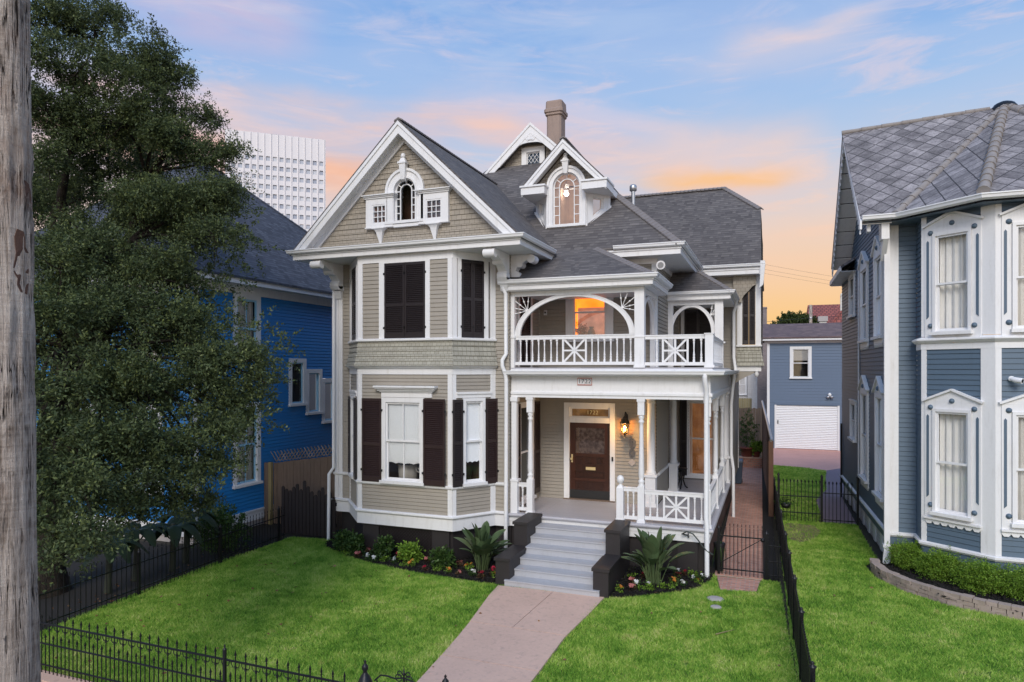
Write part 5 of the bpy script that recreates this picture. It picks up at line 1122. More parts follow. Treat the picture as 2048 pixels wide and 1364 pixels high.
# ================================================================== THE SLATE BLUE HOUSE ON THE RIGHT
BH = thing('blue_grey_house', 'slate blue clapboard house with white window surrounds and diamond slate roof', 'house', (5, 22, 0))
sa, sb = (2.88, 20.15), (2.65, 30.5)
B0, B1, B2, B3 = (3.5, 19.43), (4.76, 18.38), (8.06, 18.38), (9.32, 19.43)
bfoot = [sb, sa, (3.5, 20.15), B0, B1, B2, B3, (9.32, 20.15), (12, 20.15)]
FS = Frame(sb, sa); FRc = Frame(sa, (3.5, 20.15)); FRt = Frame((3.5, 20.15), B0); P1, P2, P3 = Frame(B0, B1), Frame(B1, B2), Frame(B2, B3)
SL = FS.L
m = MB(); m.sweep(bfoot, [(-.3, -.1), (-.10, -.1), (-.10, .62), (-.3, .62)]); m.build('foundation', 'stone', BH)
m = MB(); m.sweep(bfoot, [(-.05, .60), (.02, .60), (.02, .80), (-.05, .80)]); m.build('skirt_board', 'slate_blue_paint', BH)
m = MB(); m.sweep(bfoot, [(-.05, .80), (.05, .80), (.09, .85), (.09, .90), (.02, .925), (-.05, .925)]); m.build('water_table', 'white_paint', BH)
m = MB(FS)
for k in range(9): m.box(.4+k*1.15, -.12, 0, .75+k*1.15, -.06, .6)
for k in range(60):
    for sg in (-1, 1):
        u = .4+k*.16; m.bar((u, -.09+.004*sg, .02), (u+sg*.5, -.09+.004*sg, .58), .03, .008, FS.n)
m.build('lattice_panel', 'white_paint', BH)
# side wall: windows measured from the front corner backwards
def t2u(a, b): return SL-b, SL-a
holes = []
def rwin(t0, t1, z0, z1, ped, apron=True):
    a, b = t2u(t0, t1); cas = .16 if ped else .10
    holes.append(window(BH, FS, a, b, z0, z1, cas=cas, room='dark_room', depth=.4, curtain=[(0, 1, 'curtain_fabric')] if ped else None, o=.02))
    m = MB(FS); c = (a+b)/2
    if ped: m.prism([(a-.03, .0, z1), (b+.03, .0, z1), (c, .0, z1+.40)], (0, .075, 0)); m.bar((a-.10, .07, z1-.02), (c, .07, z1+.43), .06, .12, FS.n); m.bar((b+.10, .07, z1-.02), (c, .07, z1+.43), .06, .12, FS.n)
    else: m.box(a-.05, 0, z1, b+.05, .09, z1+.05)
    if apron:
        for k in range(8):
            u = a+(b-a)*k/8; m.prism([(u, 0, z0-.035), (u+(b-a)/8-.004, 0, z0-.035), (u+(b-a)/8-.004, 0, z0-.16), (u+(b-a)/16, 0, z0-.26), (u, 0, z0-.16)], (0, .05, 0))
    m.build('window_hood', 'white_paint', BH)
    if ped:
        m = MB(); q = FS(c, .08, z1+.10); m.tube([q, q+FS.n*.05], [.075, .04], 10); m.build('rosette', 'slate_blue_paint', BH)
rwin(.62, 2.0, 1.60, 4.55, True); rwin(3.35, 4.9, 1.66, 4.55, True); rwin(6.05, 7.5, 2.66, 4.05, False, False)
rwin(.80, 2.2, 6.08, 8.55, True); rwin(3.4, 4.95, 6.08, 8.55, True); rwin(6.4, 7.85, 7.08, 8.62, False, False)
rk = 23.9; gtop = 12.6
def gclip(z):
    if z < 9.05: return (-1, 99)
    ya, yb = 19.9+(z-9.05)/.82, 27.9-(z-9.05)/.82
    return (30.5-yb, 30.5-ya)
m = MB(FS); m.siding(0, SL-.12, .925, 12.3, .125, holes, clip=gclip); m.build('wall', 'slate_blue_paint', BH)
m = MB(FRc); m.siding(.2, .62, .925, 9.05, .125); m.build('wall', 'slate_blue_paint', BH); m = MB(FRt); m.siding(0, FRt.L, .925, 9.05, .125); m.build('wall', 'slate_blue_paint', BH)
m = MB(FRc); m.box(-.035, -.03, .925, .20, .035, 9.0); m.build('corner_board', 'white_paint', BH); m = MB(FS); m.box(SL-.20, -.03, .925, SL, .034, 9.0); m.build('corner_board', 'white_paint', BH)
FONTD = None
def rosette(fr, u, z, r=.062, o=.06):
    m = MB(); q = fr(u, o, z); m.tube([q, q+fr.n*.015, q+fr.n*.03, q+fr.n*.05, q+fr.n*.058], [r, r, r*.8, r*.55, r*.2], 14); m.build('rosette', 'slate_blue_paint', BH)
def panel_window(fr, c, upper):
    z0, z1 = (6.06, 8.52) if upper else (1.66, 4.23); hw = .40
    cut = [(0.02, 1, 'curtain_fabric')] if not upper else [(0, .82, 'curtain_fabric'), (.9, 1, 'curtain_fabric')]
    h = window(BH, fr, c-hw-.04, c+hw+.04, z0, z1, cas=.07, o=.05, room='dark_room', depth=.35, curtain=cut, sw=.05, split=.49)
    m = MB(fr); a, b = c-.635, c+.635; k = h
    for u0, u1 in ((a, c-hw-.045), (c+hw+.045, b)): m.box(u0, -.03, z0-.10, u1, .06, z1+.16)
    m.box(c-hw-.045, -.03, z1+.001, c+hw+.045, .0595, z1+.16); m.box(c-hw-.045, -.03, z0-.10, c+hw+.045, .0595, z0-.032)
    m.prism([(a, -.03, z1+.161), (b, -.03, z1+.161), (b, -.03, z1+.19), (c, -.03, z1+.44), (a, -.03, z1+.19)], (0, .09, 0))
    m.bar((a-.05, .05, z1+.19), (c, .05, z1+.47), .05, .13, fr.n); m.bar((b+.05, .05, z1+.19), (c, .05, z1+.47), .05, .13, fr.n)
    m.box(a-.01, -.03, z0-.15, b+.01, .11, z0-.101)
    if not upper:
        for i in range(7):
            u = a+(b-a)*i/7; d = (b-a)/7
            m.prism([(u, 0, z0-.1505), (u+d-.002, 0, z0-.1505), (u+d-.002, 0, z0-.21), (u+d*.75, 0, z0-.27), (u+d*.25, 0, z0-.27), (u, 0, z0-.21)], (0, .06, 0))
    m.build('window_surround', 'white_paint', BH)
    for u, z in ((c-.50, z1+.03), (c, z1+.20), (c+.50, z1+.03), (c-.50, z0+.20), (c+.50, z0+.17)): rosette(fr, u, z)
    m = MB(fr)
    for sg in (-1, 1):
        u = c+sg*.565; m.prism([(u-.028, .06, z0+.40+.03*sg), (u+.028, .06, z0+.40-.03*sg), (u+.028, .06, z1-.19), (u, .06, z1-.15), (u-.028, .06, z1-.19)], (0, .012, 0))
    m.build('inset_strip', 'slate_blue_paint', BH)
    return (a+.02, b-.02, z0-.08, z1+.4)
for fr, cs in ((P1, [.73]), (P2, [.74, 2.56]), (P3, [.90])):
    hs = []
    for c in cs: hs += [panel_window(fr, c, False), panel_window(fr, c, True)]
    hs = [(a, b, c, d-.16) for a, b, c, d in hs]
    m = MB(fr); m.siding(0, fr.L, .925, 5.70, .125, hs); m.siding(0, fr.L, 6.0, 9.06, .125, hs); m.build('wall', 'slate_blue_paint', BH)
    m = MB(fr); L = fr.L
    for z0, z1 in ((.925, 5.68), (6.0, 9.05)):
        m.box(-.01, -.03, z0, .11, .035, z1); m.box(L-.29 if fr is P1 else L-.10, -.03, z0, L+.01, .035, z1)
        if fr is P2: m.box(1.40, -.03, z0, 1.90, .034, z1)
    m.build('trim_board', 'white_paint', BH)
bb = [(3.5, 20.0), B0, B1, B2, B3, (9.32, 20.0)]
m = MB(); m.sweep(bb, [(-.05, 5.68), (.04, 5.68), (.04, 5.83), (.07, 5.835), (.14, 5.90), (.14, 5.93), (.02, 5.99), (-.05, 5.99)]); m.build('belt_moulding', 'white_paint', BH)
# roof
E0, E1, E2, E3, E4 = (2.12, 19.5, 9.09), (2.92, 19.45, 9.12), (4.42, 17.95, 9.14), (8.4, 17.95, 9.14), (9.9, 19.45, 9.12)
AP = (6.41, 23.9, 13.0); RL = (2.08, 23.9, 12.72)
roof(BH, [E0, E1, AP, RL], .06, 'diamond_slate'); roof(BH, [E1, E2, AP], .06, 'diamond_slate'); roof(BH, [E2, E3, AP], .06, 'diamond_slate'); roof(BH, [E3, E4, AP], .06, 'diamond_slate'); roof(BH, [E4, (14, 19.5, 9.1), (14, 23.9, 12.72), AP], .06, 'diamond_slate')
roof(BH, [RL, (14, 23.9, 12.72), (14, 28.3, 9.05), (2.08, 28.3, 9.05)], .06, 'diamond_slate')
def ridge_tiles(a, b, r=.10, step=.42, n=10):
    a, b = Vector(a), Vector(b); k = int((b-a).length/step); d = (b-a)/k; m = MB()
    for i in range(k):
        p = a+d*i-d*.02; q = a+d*(i+1)+d*.08; m.tube([p, p+d*.001, q], [r*1.18, r*1.18, r*.94], n)
    return m.build('ridge_tiles', 'ridge_tile', BH)
ridge_tiles(E1, AP, .10); ridge_tiles((4.42, 17.95, 9.2), AP, .115); ridge_tiles((8.4, 17.95, 9.2), AP, .115); ridge_tiles(Vector(RL)+Vector((0, 0, .02)), (6.0, 23.9, 12.96), .07, .5)
m = MB(); m.lathe((6.41, 23.9, 12.9), [(.34, -.10), (.33, .05), (.25, .16), (.12, .22), (.001, .24)], 12); m.build('roof_cap', 'iron', BH)
m = MB(); ys = [(19.5, 9.02), (23.9, 12.65), (28.3, 8.98)]
m.prism([(2.10, 19.45, 9.03), (2.10, 23.9, 12.67), (2.10, 28.3, 8.99), (2.10, 28.3, 8.77), (2.10, 23.9, 12.42), (2.10, 19.45, 8.80)], (.05, 0, 0)); m.build('bargeboard', 'white_paint', BH)
m = MB()
for k in range(22):
    t = k/22
    for sg in (-1, 1):
        y = 23.9+sg*4.3*(1-t); z = 8.80+3.62*t; m.box(2.105, y-.03, z-.10, 2.14, y+.03, z)
m.build('drip_trim', 'white_paint', BH)
m = MB()
for sg, ye in ((-1, 19.6), (1, 28.2)):
    for k in range(9):
        t0, t1 = k/9, (k+1)/9-.012; ya, yb = ye+(23.9-ye)*t0, ye+(23.9-ye)*t1; za, zb = 9.0+(12.55-9.0)*t0, 9.0+(12.55-9.0)*t1
        m.hexa([(2.15, ya, za-.06), (2.85, ya, za-.06), (2.85, yb, zb-.06), (2.15, yb, zb-.06), (2.15, ya, za-.035), (2.85, ya, za-.035), (2.85, yb, zb-.035), (2.15, yb, zb-.035)])
m.build('rake_soffit', 'white_paint', BH)
gutter(BH, [(2.16, 19.52), (2.95, 19.47), (4.42, 17.99), (8.4, 17.99), (9.9, 19.47)], 9.13, k=1.15)
m = MB(); m.prism([(2.2, 19.58, 8.97), (2.97, 19.55, 8.97), (4.45, 18.06, 8.97), (8.37, 18.06, 8.97), (9.8, 19.55, 8.97), (9.3, 20.1, 8.97), (2.9, 20.12, 8.97)], (0, 0, .02)); m.build('soffit', 'slate_blue_paint', BH)
m = MB(); m.box(2.62, 19.62, 8.55, 2.80, 20.1, 9.0); m.prism([(2.66, 20.12, 8.55), (2.66, 19.62, 8.55), (2.66, 20.12, 8.05)], (.12, 0, 0)); m.box(2.30, 19.7, 8.78, 2.38, 19.95, 8.97); m.build('eave_bracket', 'white_paint', BH)
# rear wing roof and the long thin downspout
roof(BH, [(2.25, 26.4, 8.85), (6, 26.4, 11.2), (6, 31, 11.2), (2.25, 31, 8.85)], .08, 'diamond_slate'); m = MB(); m.box(2.22, 26.4, 8.66, 2.27, 31, 8.83); m.box(2.27, 26.4, 8.64, 2.8, 31, 8.66); m.build('fascia', 'white_paint', BH)
m = MB(FS); m.tube([(SL-5.3, .05, .9), (SL-5.3, .05, 8.9)], .028, 6); m.build('conduit', 'white_paint', BH)
m = MB(); m.box(2.73, 19.96, .55, 2.86, 20.09, 8.95); m.hexa([(2.68, 19.9, .12), (2.86, 19.9, .12), (2.9, 20.08, .12), (2.7, 20.08, .12), (2.73, 19.96, .55), (2.86, 19.96, .55), (2.86, 20.09, .55), (2.73, 20.09, .55)]); m.box(2.70, 19.94, .52, 2.90, 20.115, .60); m.box(2.45, 19.6, 0, 2.75, 20.0, .10); m.build('downspout', 'white_paint', BH)
m = MB(); m.tube([FS(.25, .06, 0), FS(.25, .06, 3.0)], .035, 8); m.build('vent_pipe', 'dark_metal', BH)
cm_ = thing('security_camera', 'white bullet camera above the lower front window of the slate blue house', 'camera', (5.05, 18.3, 4.95))
m = MB(); m.tube([(5.05, 18.37, 4.98), (5.05, 18.30, 4.98)], .06, 12); m.tube([(5.05, 18.32, 4.98), (5.10, 18.20, 4.95), (5.2, 18.12, 4.93)], [.05, .065, .065], 12); m.build('body', 'white_clean', cm_); m = MB(); m.tube([(5.2, 18.12, 4.93), (5.204, 18.117, 4.929)], .045, 12); m.build('lens', 'black_ink', cm_)

# ================================================================== THE BLUE HOUSE ON THE LEFT
LB_ = thing('blue_house', 'bright blue clapboard house with white trim and dark hipped roof behind the oak', 'house', (-18, 20, 0))
FB = YF(-16.0); bh = []
def u_(y): return y
for i, (y0, y1, z0, z1, rm) in enumerate([(16.75, 17.97, 5.47, 7.63, 'curtain'), (16.75, 17.97, 1.42, 4.1, 'curtain')]):
    bh.append(window(LB_, FB, y0, y1, z0, z1, cas=.16, sm='blue_trim', cols=(2, 2), room='dark_room', depth=.4, curtain=[(0, 1, 'curtain_fabric')], sw=.06))
for y0, z0, z1 in ((19.4, 3.9, 5.58), (20.34, 3.54, 5.20), (21.28, 3.15, 4.83)): bh.append(window(LB_, FB, y0, y0+.93, z0, z1, cas=.15, sm='blue_trim', room='dark_room', depth=.5, rail=False, sw=.045))
m = MB(FB); m.siding(15.35, 27, .56, 7.62, .115, bh); m.build('wall', 'blue_paint', LB_)
m = MB(FB); m.box(15.2, -.03, .4, 15.36, .04, 7.62); m.build('corner_board', 'white_paint', LB_)
m = MB(); m.sweep([(-25, 15.2), (-16, 15.2), (-16, 27)], [(-.05, .2), (.03, .2), (.03, .50), (.07, .51), (.07, .555), (-.05, .56)]); m.build('skirt_board', 'white_paint', LB_)
m = MB(); m.sweep([(-25, 15.25), (-16.05, 15.25), (-16.05, 27)], [(-.2, -.1), (0, -.1), (0, .2), (-.2, .2)]); m.build('foundation', 'sidewalk_concrete', LB_)
m = MB(); m.sweep([(-25, 15.2), (-16, 15.2), (-16, 27)], [(-.05, 7.62), (.04, 7.62), (.04, 7.98), (-.05, 7.98)]); m.build('frieze_board', 'white_paint', LB_)
m = MB(); m.sweep([(-25, 14.55), (-15.42, 14.55), (-15.42, 27.2)], [(-.05, 7.86), (0, 7.86), (0, 8.06), (-.05, 8.06)]); m.build('fascia', 'white_paint', LB_)
m = MB(); m.prism([(-25, 14.6, 7.9), (-15.47, 14.6, 7.9), (-15.47, 27, 7.9), (-25, 27, 7.9)], (0, 0, .03)); m.build('soffit', 'white_paint', LB_)
XB = XF(15.2); hs = [window(LB_, XB, a, a+1.2, z0, z1, cas=.16, sm='blue_trim', cols=(2, 2), room='dark_room', depth=.4, curtain=[(0, 1, 'curtain_fabric')]) for a in (-18.4, -21.2) for z0, z1 in ((5.47, 7.6), (1.42, 4.1))]
m = MB(XB); m.siding(-25, -16.02, .56, 7.62, .115, hs); m.box(-16.16, -.03, .4, -16.0, .04, 7.62) ; m.build('wall', 'blue_paint', LB_)
def bz(t): return 8.08+.9*t
A1, A2 = 14.5, 27.25; tt = (A2-A1)/2; ap = (-15.36-tt, (A1+A2)/2, bz(tt))
roof(LB_, [(-15.36, A1, 8.08), (-15.36, A2, 8.08), ap], .07, 'blue_roof_shingle'); roof(LB_, [(-15.36, A1, 8.08), ap, (-28.1, A1, 8.08)], .07, 'blue_roof_shingle'); roof(LB_, [(-15.36, A2, 8.08), (-28.1, A2, 8.08), ap], .07, 'blue_roof_shingle')
hipcap(LB_, (-15.36, A2, 8.10), ap, .28, 'blue_roof_shingle'); hipcap(LB_, (-15.36, A1, 8.10), ap, .28, 'blue_roof_shingle')

# ================================================================== BUILDINGS BEHIND
GH = thing('garage_building', 'two-storey blue-grey garage with a white roll-up door behind the lawn', 'garage', (2, 50, 0))
XG2 = XF(47.5); gd = (.2, 3.9, 0, 2.9)
gw = window(GH, XG2, 1.05, 2.35, 4.6, 6.66, cas=.17, room='dark_room', depth=.8, sw=.05)
m = MB(XG2); m.siding(-.2, 6, 0, 6.95, .19, [gd, gw]); m.build('wall', 'garage_blue', GH); m = MB(Frame((-.34, 54), (-.34, 47.5))); m.siding(0, 6.5, 0, 6.95, .19); m.build('wall', 'garage_blue', GH)
m = MB(XG2); m.face([(1.22, -.075, 5.75), (2.18, -.075, 5.75), (2.18, -.075, 6.5), (1.22, -.075, 6.5)]); m.build('blind', 'tan_brick', GH)
m = MB(XG2); m.box(-.34, -.05, 0, -.18, .04, 6.95); m.box(-.5, -.03, 6.88, 6, .06, 7.08); m.build('trim_board', 'white_paint', GH)
m = MB(XG2); m.box(-.7, .35, 7.05, 6.3, .42, 7.27); m.box(-.7, .0, 7.05, 6.3, .35, 7.07); m.build('fascia', 'white_paint', GH)
roof(GH, [(-.72, 47.05, 7.27), (6.3, 47.05, 7.27), (6.3, 50.8, 8.36), (-.72, 50.8, 8.36)], .1, 'garage_shingle'); roof(GH, [(-.72, 50.8, 8.36), (6.3, 50.8, 8.36), (6.3, 54.4, 7.27), (-.72, 54.4, 7.27)], .1, 'garage_shingle')
m = MB(XG2); m.box(.12, -.03, 2.86, 4.0, .06, 3.06); m.build('door_header', 'garage_blue', GH)
for a_ in (.12, 3.86): m = MB(XG2); m.box(a_, -.03, 0, a_+.12, .05, 2.86); m.build('door_jamb', 'white_paint', GH)
m = MB(XG2); n = 26
for k in range(n):
    z0, z1 = 2.86*k/n, 2.86*(k+1)/n; zm = (z0+z1)/2; m.face([(.24, -.04, z0), (3.86, -.04, z0), (3.86, .005, zm-.015), (.24, .005, zm-.015)]); m.face([(.24, .005, zm-.015), (3.86, .005, zm-.015), (3.86, .0, zm+.02), (.24, .0, zm+.02)]); m.face([(.24, .0, zm+.02), (3.86, .0, zm+.02), (3.86, -.04, z1), (.24, -.04, z1)])
rd = m.build('roll_up_door', 'white_clean', GH); m = MB(XG2); m.box(.30, .0, 1.62, .36, .05, 1.85); m.build('handle', 'black_ink', rd)
fl2 = thing('flood_light', 'small white flood light above the right end of the garage door', 'flood light', (3.4, 47.4, 3.5))
m = MB(); m.lathe((3.4, 47.40, 3.5), [(.03, -.05), (.09, -.04), (.09, .02), (.12, .06), (.05, .16), (.001, .18)], 10); m.tube([(3.4, 47.49, 3.5), (3.4, 47.38, 3.5)], .05); m.build('housing', 'white_clean', fl2)
m = MB(); m.lathe((3.3, 47.36, 3.44), [(.001, -.12), (.10, -.08), (.09, .02), (.03, .05)], 10); m.lathe((3.52, 47.36, 3.44), [(.001, -.12), (.10, -.08), (.09, .02), (.03, .05)], 10); m.build('lamp_head', 'steel', fl2)
WB = thing('white_brick_building', 'whitewashed brick building glimpsed beyond the end of the brick walk', 'building', (-1.5, 61, 0))
m = MB(); m.box(-1.95, 60, 0, -.45, 63, 5.6); m.build('wall', 'white_brick', WB); m = MB(); m.box(-3.4, 60.6, 0, -1.95, 63, 5.6); m.build('annex', 'white_brick', WB)
w_ = window(WB, XF(60.6), -2.75, -2.05, 3.0, 4.8, cas=.1, room='dark_room', depth=.3)
yf = thing('yellow_fence', 'new yellow picket fence in front of the whitewashed brick building', 'fence', (-2.3, 58.6, 0))
m = MB()
for k in range(9): x = -2.75+k*.13; m.prism([(x, 58.5, 0), (x+.12, 58.5, 0), (x+.12, 58.5, 2.75), (x+.06, 58.5, 2.85), (x, 58.5, 2.75)], (0, .03, 0))
m.build('board', 'new_post', yf)
RHs = thing('red_roof_house', 'distant house with red tiled roof and pale chimneys beyond the garage', 'house', (6, 78, 0))
m = MB(); m.box(3.9, 74, 0, 14, 84, 8.2); m.build('wall', 'tan_brick', RHs)
roof(RHs, [(3.2, 73, 8.2), (14.5, 73, 8.2), (14.5, 79.5, 12.1), (3.55, 79.5, 12.1)], .12, 'red_tile'); roof(RHs, [(3.55, 79.5, 12.1), (14.5, 79.5, 12.1), (14.5, 86, 8.2), (3.2, 86, 8.2)], .12, 'red_tile')
roof(RHs, [(3.9, 69.5, 8.0), (8.2, 69.5, 8.0), (6.2, 72.0, 10.85)], .1, 'red_tile'); roof(RHs, [(3.9, 69.5, 8.0), (6.2, 72.0, 10.85), (6.2, 77.5, 10.85), (3.9, 77, 8.0)], .1, 'red_tile'); hipcap(RHs, (3.9, 69.5, 8.05), (6.2, 72, 10.9), .35, 'red_tile')
m = MB(); m.box(4.3, 70, 0, 8.1, 77, 8.0); m.build('wall', 'tan_brick', RHs)
m = MB(); m.box(6.1, 71.9, 10.2, 6.42, 72.25, 12.1); m.lathe((6.26, 72.07, 12.1), [(.13, 0), (.17, .05), (.15, .35), (.001, .42)], 10); m.build('chimney', 'urn_white', RHs)
cb = thing('concrete_chimney', 'square pale concrete chimney with a wide cap showing above the garage roof', 'chimney', (3.5, 55.3, 0))
m = MB(); m.box(3.27, 55, 0, 3.74, 55.5, 8.75); m.build('shaft', 'urn_white', cb); m = MB(); m.box(3.17, 54.9, 8.7505, 3.82, 55.6, 9.12); m.build('cap', 'sidewalk_concrete', cb)
bc = thing('brick_chimney', 'weathered grey brick chimney stack left of the far tree', 'chimney', (-.7, 58.3, 0))
m = MB(); m.box(-1.15, 58, 0, -.43, 58.7, 10.08); m.build('stack', 'grey_brick', bc); m = MB(); m.box(-1.19, 57.96, 10.0805, -.41, 58.74, 10.2); m.build('cap', 'grey_brick', bc)
wp = thing('wooden_post', 'grey wooden utility post beside the far red roof', 'utility post', (3.0, 62, 0))
m = MB(); m.lathe((3.0, 62, 0), [(.15, 0), (.13, 10.6)], 10); m.build('shaft', 'pole_wood', wp); m = MB(); m.lathe((3.0, 61.82, 9.5), [(.001, -.08), (.06, -.05), (.06, .05), (.001, .08)], 8); m.build('insulator', 'white_clean', wp)
for k, (za, zb) in enumerate(((16.3, 14.5), (15.85, 14.1), (15.5, 13.8))):
    m = MB(); n = 20; m.tube([(-9+25*i/n, 75+k*.5, za+(za-zb)*(8.3/7.5)-(za-zb)*(25/7.5)*i/n-.25*math.sin(math.pi*i/n)) for i in range(n+1)], .009, 5)
    tag(m.build('power_line', 'iron'), ('topmost', 'middle', 'lowest')[k]+' of three thin power lines crossing the orange sky right of the house', 'power line', 'power lines in the far sky')
m = MB(); m.tube([(-1.5, 61.9, 9.2), (1.2, 61.9, 9.38), (3.0, 61.9, 9.5), (5, 61.9, 9.55)], .015, 5); tag(m.build('service_wire', 'iron'), 'thin service wire strung to the grey wooden utility post', 'wire')
# office tower
TW = thing('office_tower', 'tall white office tower with a grid of square windows behind the gable', 'tower', (-166.5, 171.5, 0))
te = Vector((.757, .653)); FT = Frame((-166.5, 171.5), (-166.5+te.x, 171.5+te.y)); m = MB(FT)
ncol, c0, cs, rows, r0, rs_ = 14, 1.55, 2.14, 24, 76.05, 3.12
th_ = [(c0+cs*i, c0+cs*i+1.25, r0-1.5-rs_*j, r0-rs_*j) for i in range(ncol) for j in range(rows)]
m.wall(-.3, 31.4, 0, 83.6, 0, th_)
m.face([(31.4, 0, 0), (31.4, -25, 0), (31.4, -25, 83.6), (31.4, 0, 83.6)]); m.face([(-.3, 0, 0), (-.3, -25, 0), (-.3, -25, 83.6), (-.3, 0, 83.6)]); m.face([(-.3, 0, 83.6), (31.4, 0, 83.6), (31.4, -25, 83.6), (-.3, -25, 83.6)])
for i in range(ncol+1): u = c0+cs*i-.50; m.box(u-.05, .0, 0, u+.05, .30, 83.6)
m.build('facade', 'tower_white', TW)
vis = [(i, j) for j in range(rows) for i in range(ncol)]; big = vis[:98]; rest = vis[98:]
for i, j in big:
    a, b, z0, z1 = th_[i*rows+j]; m = MB(FT); m.face([(a, -.35, z0), (b, -.35, z0), (b, -.35, z1), (a, -.35, z1)])
    for q in ([(a, 0, z0), (a, -.35, z0), (a, -.35, z1), (a, 0, z1)], [(b, 0, z0), (b, -.35, z0), (b, -.35, z1), (b, 0, z1)], [(a, 0, z1), (b, 0, z1), (b, -.35, z1), (a, -.35, z1)]): m.face(q)
    m.build('window', random.choice(['tower_glass', 'tower_glass', 'tower_glass_pale', 'tower_glass_dark']), TW)
m = MB(FT)
for i, j in rest: a, b, z0, z1 = th_[i*rows+j]; m.face([(a, -.35, z0), (b, -.35, z0), (b, -.35, z1), (a, -.35, z1)])
m.build('lower_windows', 'tower_glass', TW)['kind'] = 'stuff'
m = MB(FT); m.box(13.5, -6, 83.6, 16.5, -2, 84.3); m.build('rooftop_unit', 'grey_metal', TW)

# ================================================================== GROUND
m = MB(); m.face([(-400, -60, -.03), (400, -60, -.03), (400, 700, -.03), (-400, 700, -.03)]); struct('ground', m, 'dirt_ground')
PATH = [(-6.1, 14.90), (-5.78, 12.5), (-5.62, 11.2), (-5.50, 9.9), (-5.32, 7.8), (-3.78, 7.8), (-3.72, 9.2), (-3.71, 10.56), (-3.73, 12.81), (-3.66, 14.0), (-3.54, 14.95)]
BEDL = [(-12.4, 17.3), (-12.45, 16.9), (-12.25, 16.45), (-11.8, 16.2), (-11.2, 15.93), (-10.5, 15.65), (-9.9, 15.43), (-9.0, 15.24), (-8.2, 15.13), (-7.07, 15.04), (-6.2, 15.03), (-6.2, 17.6)]
BEDR = [(-3.48, 17.6), (-3.48, 15.12), (-3.2, 15.16), (-2.8, 15.42), (-2.32, 15.80), (-1.95, 16.1), (-1.66, 16.45), (-1.42, 17.2), (-1.40, 17.6)]
LAWN = [(-13.35, 7.95), (.56, 7.95), (.30, 14), (.16, 17.7), (-1.4, 17.7), (-6, 17.5), (-12.4, 17.2), (-13.85, 16.9), (-13.9, 14.0), (-13.75, 11.4)]
RLAWN = [(.58, 7.95), (10, 7.95), (10, 16.2), (7.5, 16.45), (4.85, 16.75), (3.6, 17.28), (2.85, 18.02), (2.42, 18.9), (2.28, 20.0), (2.66, 20.6), (2.62, 25.1), (.17, 24.9), (.33, 14)]
def flat(name, poly, z, mat): m = MB(); m.face([(x, y, z) for x, y in poly]); return struct(name, m, mat)
flat('lawn', LAWN, -.012, 'lawn_ground'); flat('lawn', RLAWN, -.012, 'lawn_ground')
flat('planting_bed', [(-6.0, 17.6), (-6.0, 15.0)] + BEDL[::-1][2:] if False else BEDL, .006, 'mulch'); flat('planting_bed', BEDR, .006, 'mulch')
def rough_bed(poly, n, zmax=.05):
    """loose mulch chips so the bed is not a flat sheet"""
    P = np.array(poly); lo, hi = P.min(0), P.max(0); q = lo+(hi-lo)*RNG.random((n*3, 2)); q = q[inside(q, poly)][:n]; k = len(q)
    D = unit(k); D[:, 2] *= .35; D /= np.linalg.norm(D, axis=1, keepdims=True)
    V, F = leaf_quads(np.c_[q, .01+zmax*RNG.random(k)], D, .05+.06*RNG.random(k), .02+.02*RNG.random(k)); return V, F
def inside(q, poly):
    x, y = q[:, 0], q[:, 1]; r = np.zeros(len(q), bool); n = len(poly)
    for i in range(n):
        (x1, y1), (x2, y2) = poly[i], poly[(i+1) % n]
        c = ((y1 > y) != (y2 > y)) & (x < (x2-x1)*(y-y1)/((y2-y1) if y2 != y1 else 1e-9)+x1); r ^= c
    return r
EDGE = [(2.40, 20.05), (2.36, 19.4), (2.52, 18.72), (2.9, 18.10), (3.6, 17.38), (4.3, 17.0), (4.9, 16.80), (6, 16.6), (8, 16.45)]
BEDH = EDGE+[(8, 18.5), (4.76, 18.45), (3.5, 19.5), (3.4, 20.2), (2.9, 20.2)]
flat('planting_bed', BEDH, .12, 'mulch')
Vs, Fs = [], []; k = 0
for poly, n in ((BEDL, 9000), (BEDR, 5000), (BEDH, 4000)):
    V, F = rough_bed(poly, n); 
    if poly is BEDH: V[:, 2] += .12
    Vs.append(V); Fs.append(F+k); k += len(V)
o = raw_mesh('mulch', np.concatenate(Vs), np.concatenate(Fs), 'mulch'); o['kind'] = 'stuff'
# concrete path in slabs
def slabs(name, quads, z, mat, gap=.014):
    m = MB()
    for q in quads:
        c = Vector((sum(p[0] for p in q)/len(q), sum(p[1] for p in q)/len(q)))
        pts = []
        for p in q:
            d = Vector(p)-c; pts.append(c+d*(1-gap/d.length))
        m.prism([(p.x, p.y, -.05) for p in pts], (0, 0, .05+z))
    return struct(name, m, mat)
def pe(y):
    L = sorted(PATH[:5], key=lambda p: p[1]); Rr = sorted(PATH[5:], key=lambda p: p[1])
    return (float(np.interp(y, [p[1] for p in L], [p[0] for p in L])), float(np.interp(y, [p[1] for p in Rr], [p[0] for p in Rr])))
qs = []; ysl = [7.8, 9.3, 10.9, 12.55]
for a, b in zip(ysl, ysl[1:]):
    (l0, r0_), (l1, r1_) = pe(a), pe(b); lm, rm = pe((a+b)/2); qs.append([(l0, a), (r0_, a), (rm, (a+b)/2), (r1_, b), (l1, b), (lm, (a+b)/2)])
l0, r0_ = pe(12.55); lm, rm = pe(14.6); l1, r1_ = pe(14.9); mid0, mid1 = -4.85, -4.75
qs.append([(l0, 12.55), (mid0, 12.55), (mid1, 14.95), (l1-.02, 14.9), (lm, 14.2)]); qs.append([(mid0, 12.55), (r0_, 12.55), (rm, 14.2), (r1_, 15.0), (mid1, 14.95)])
slabs('path', qs, .035, 'concrete')
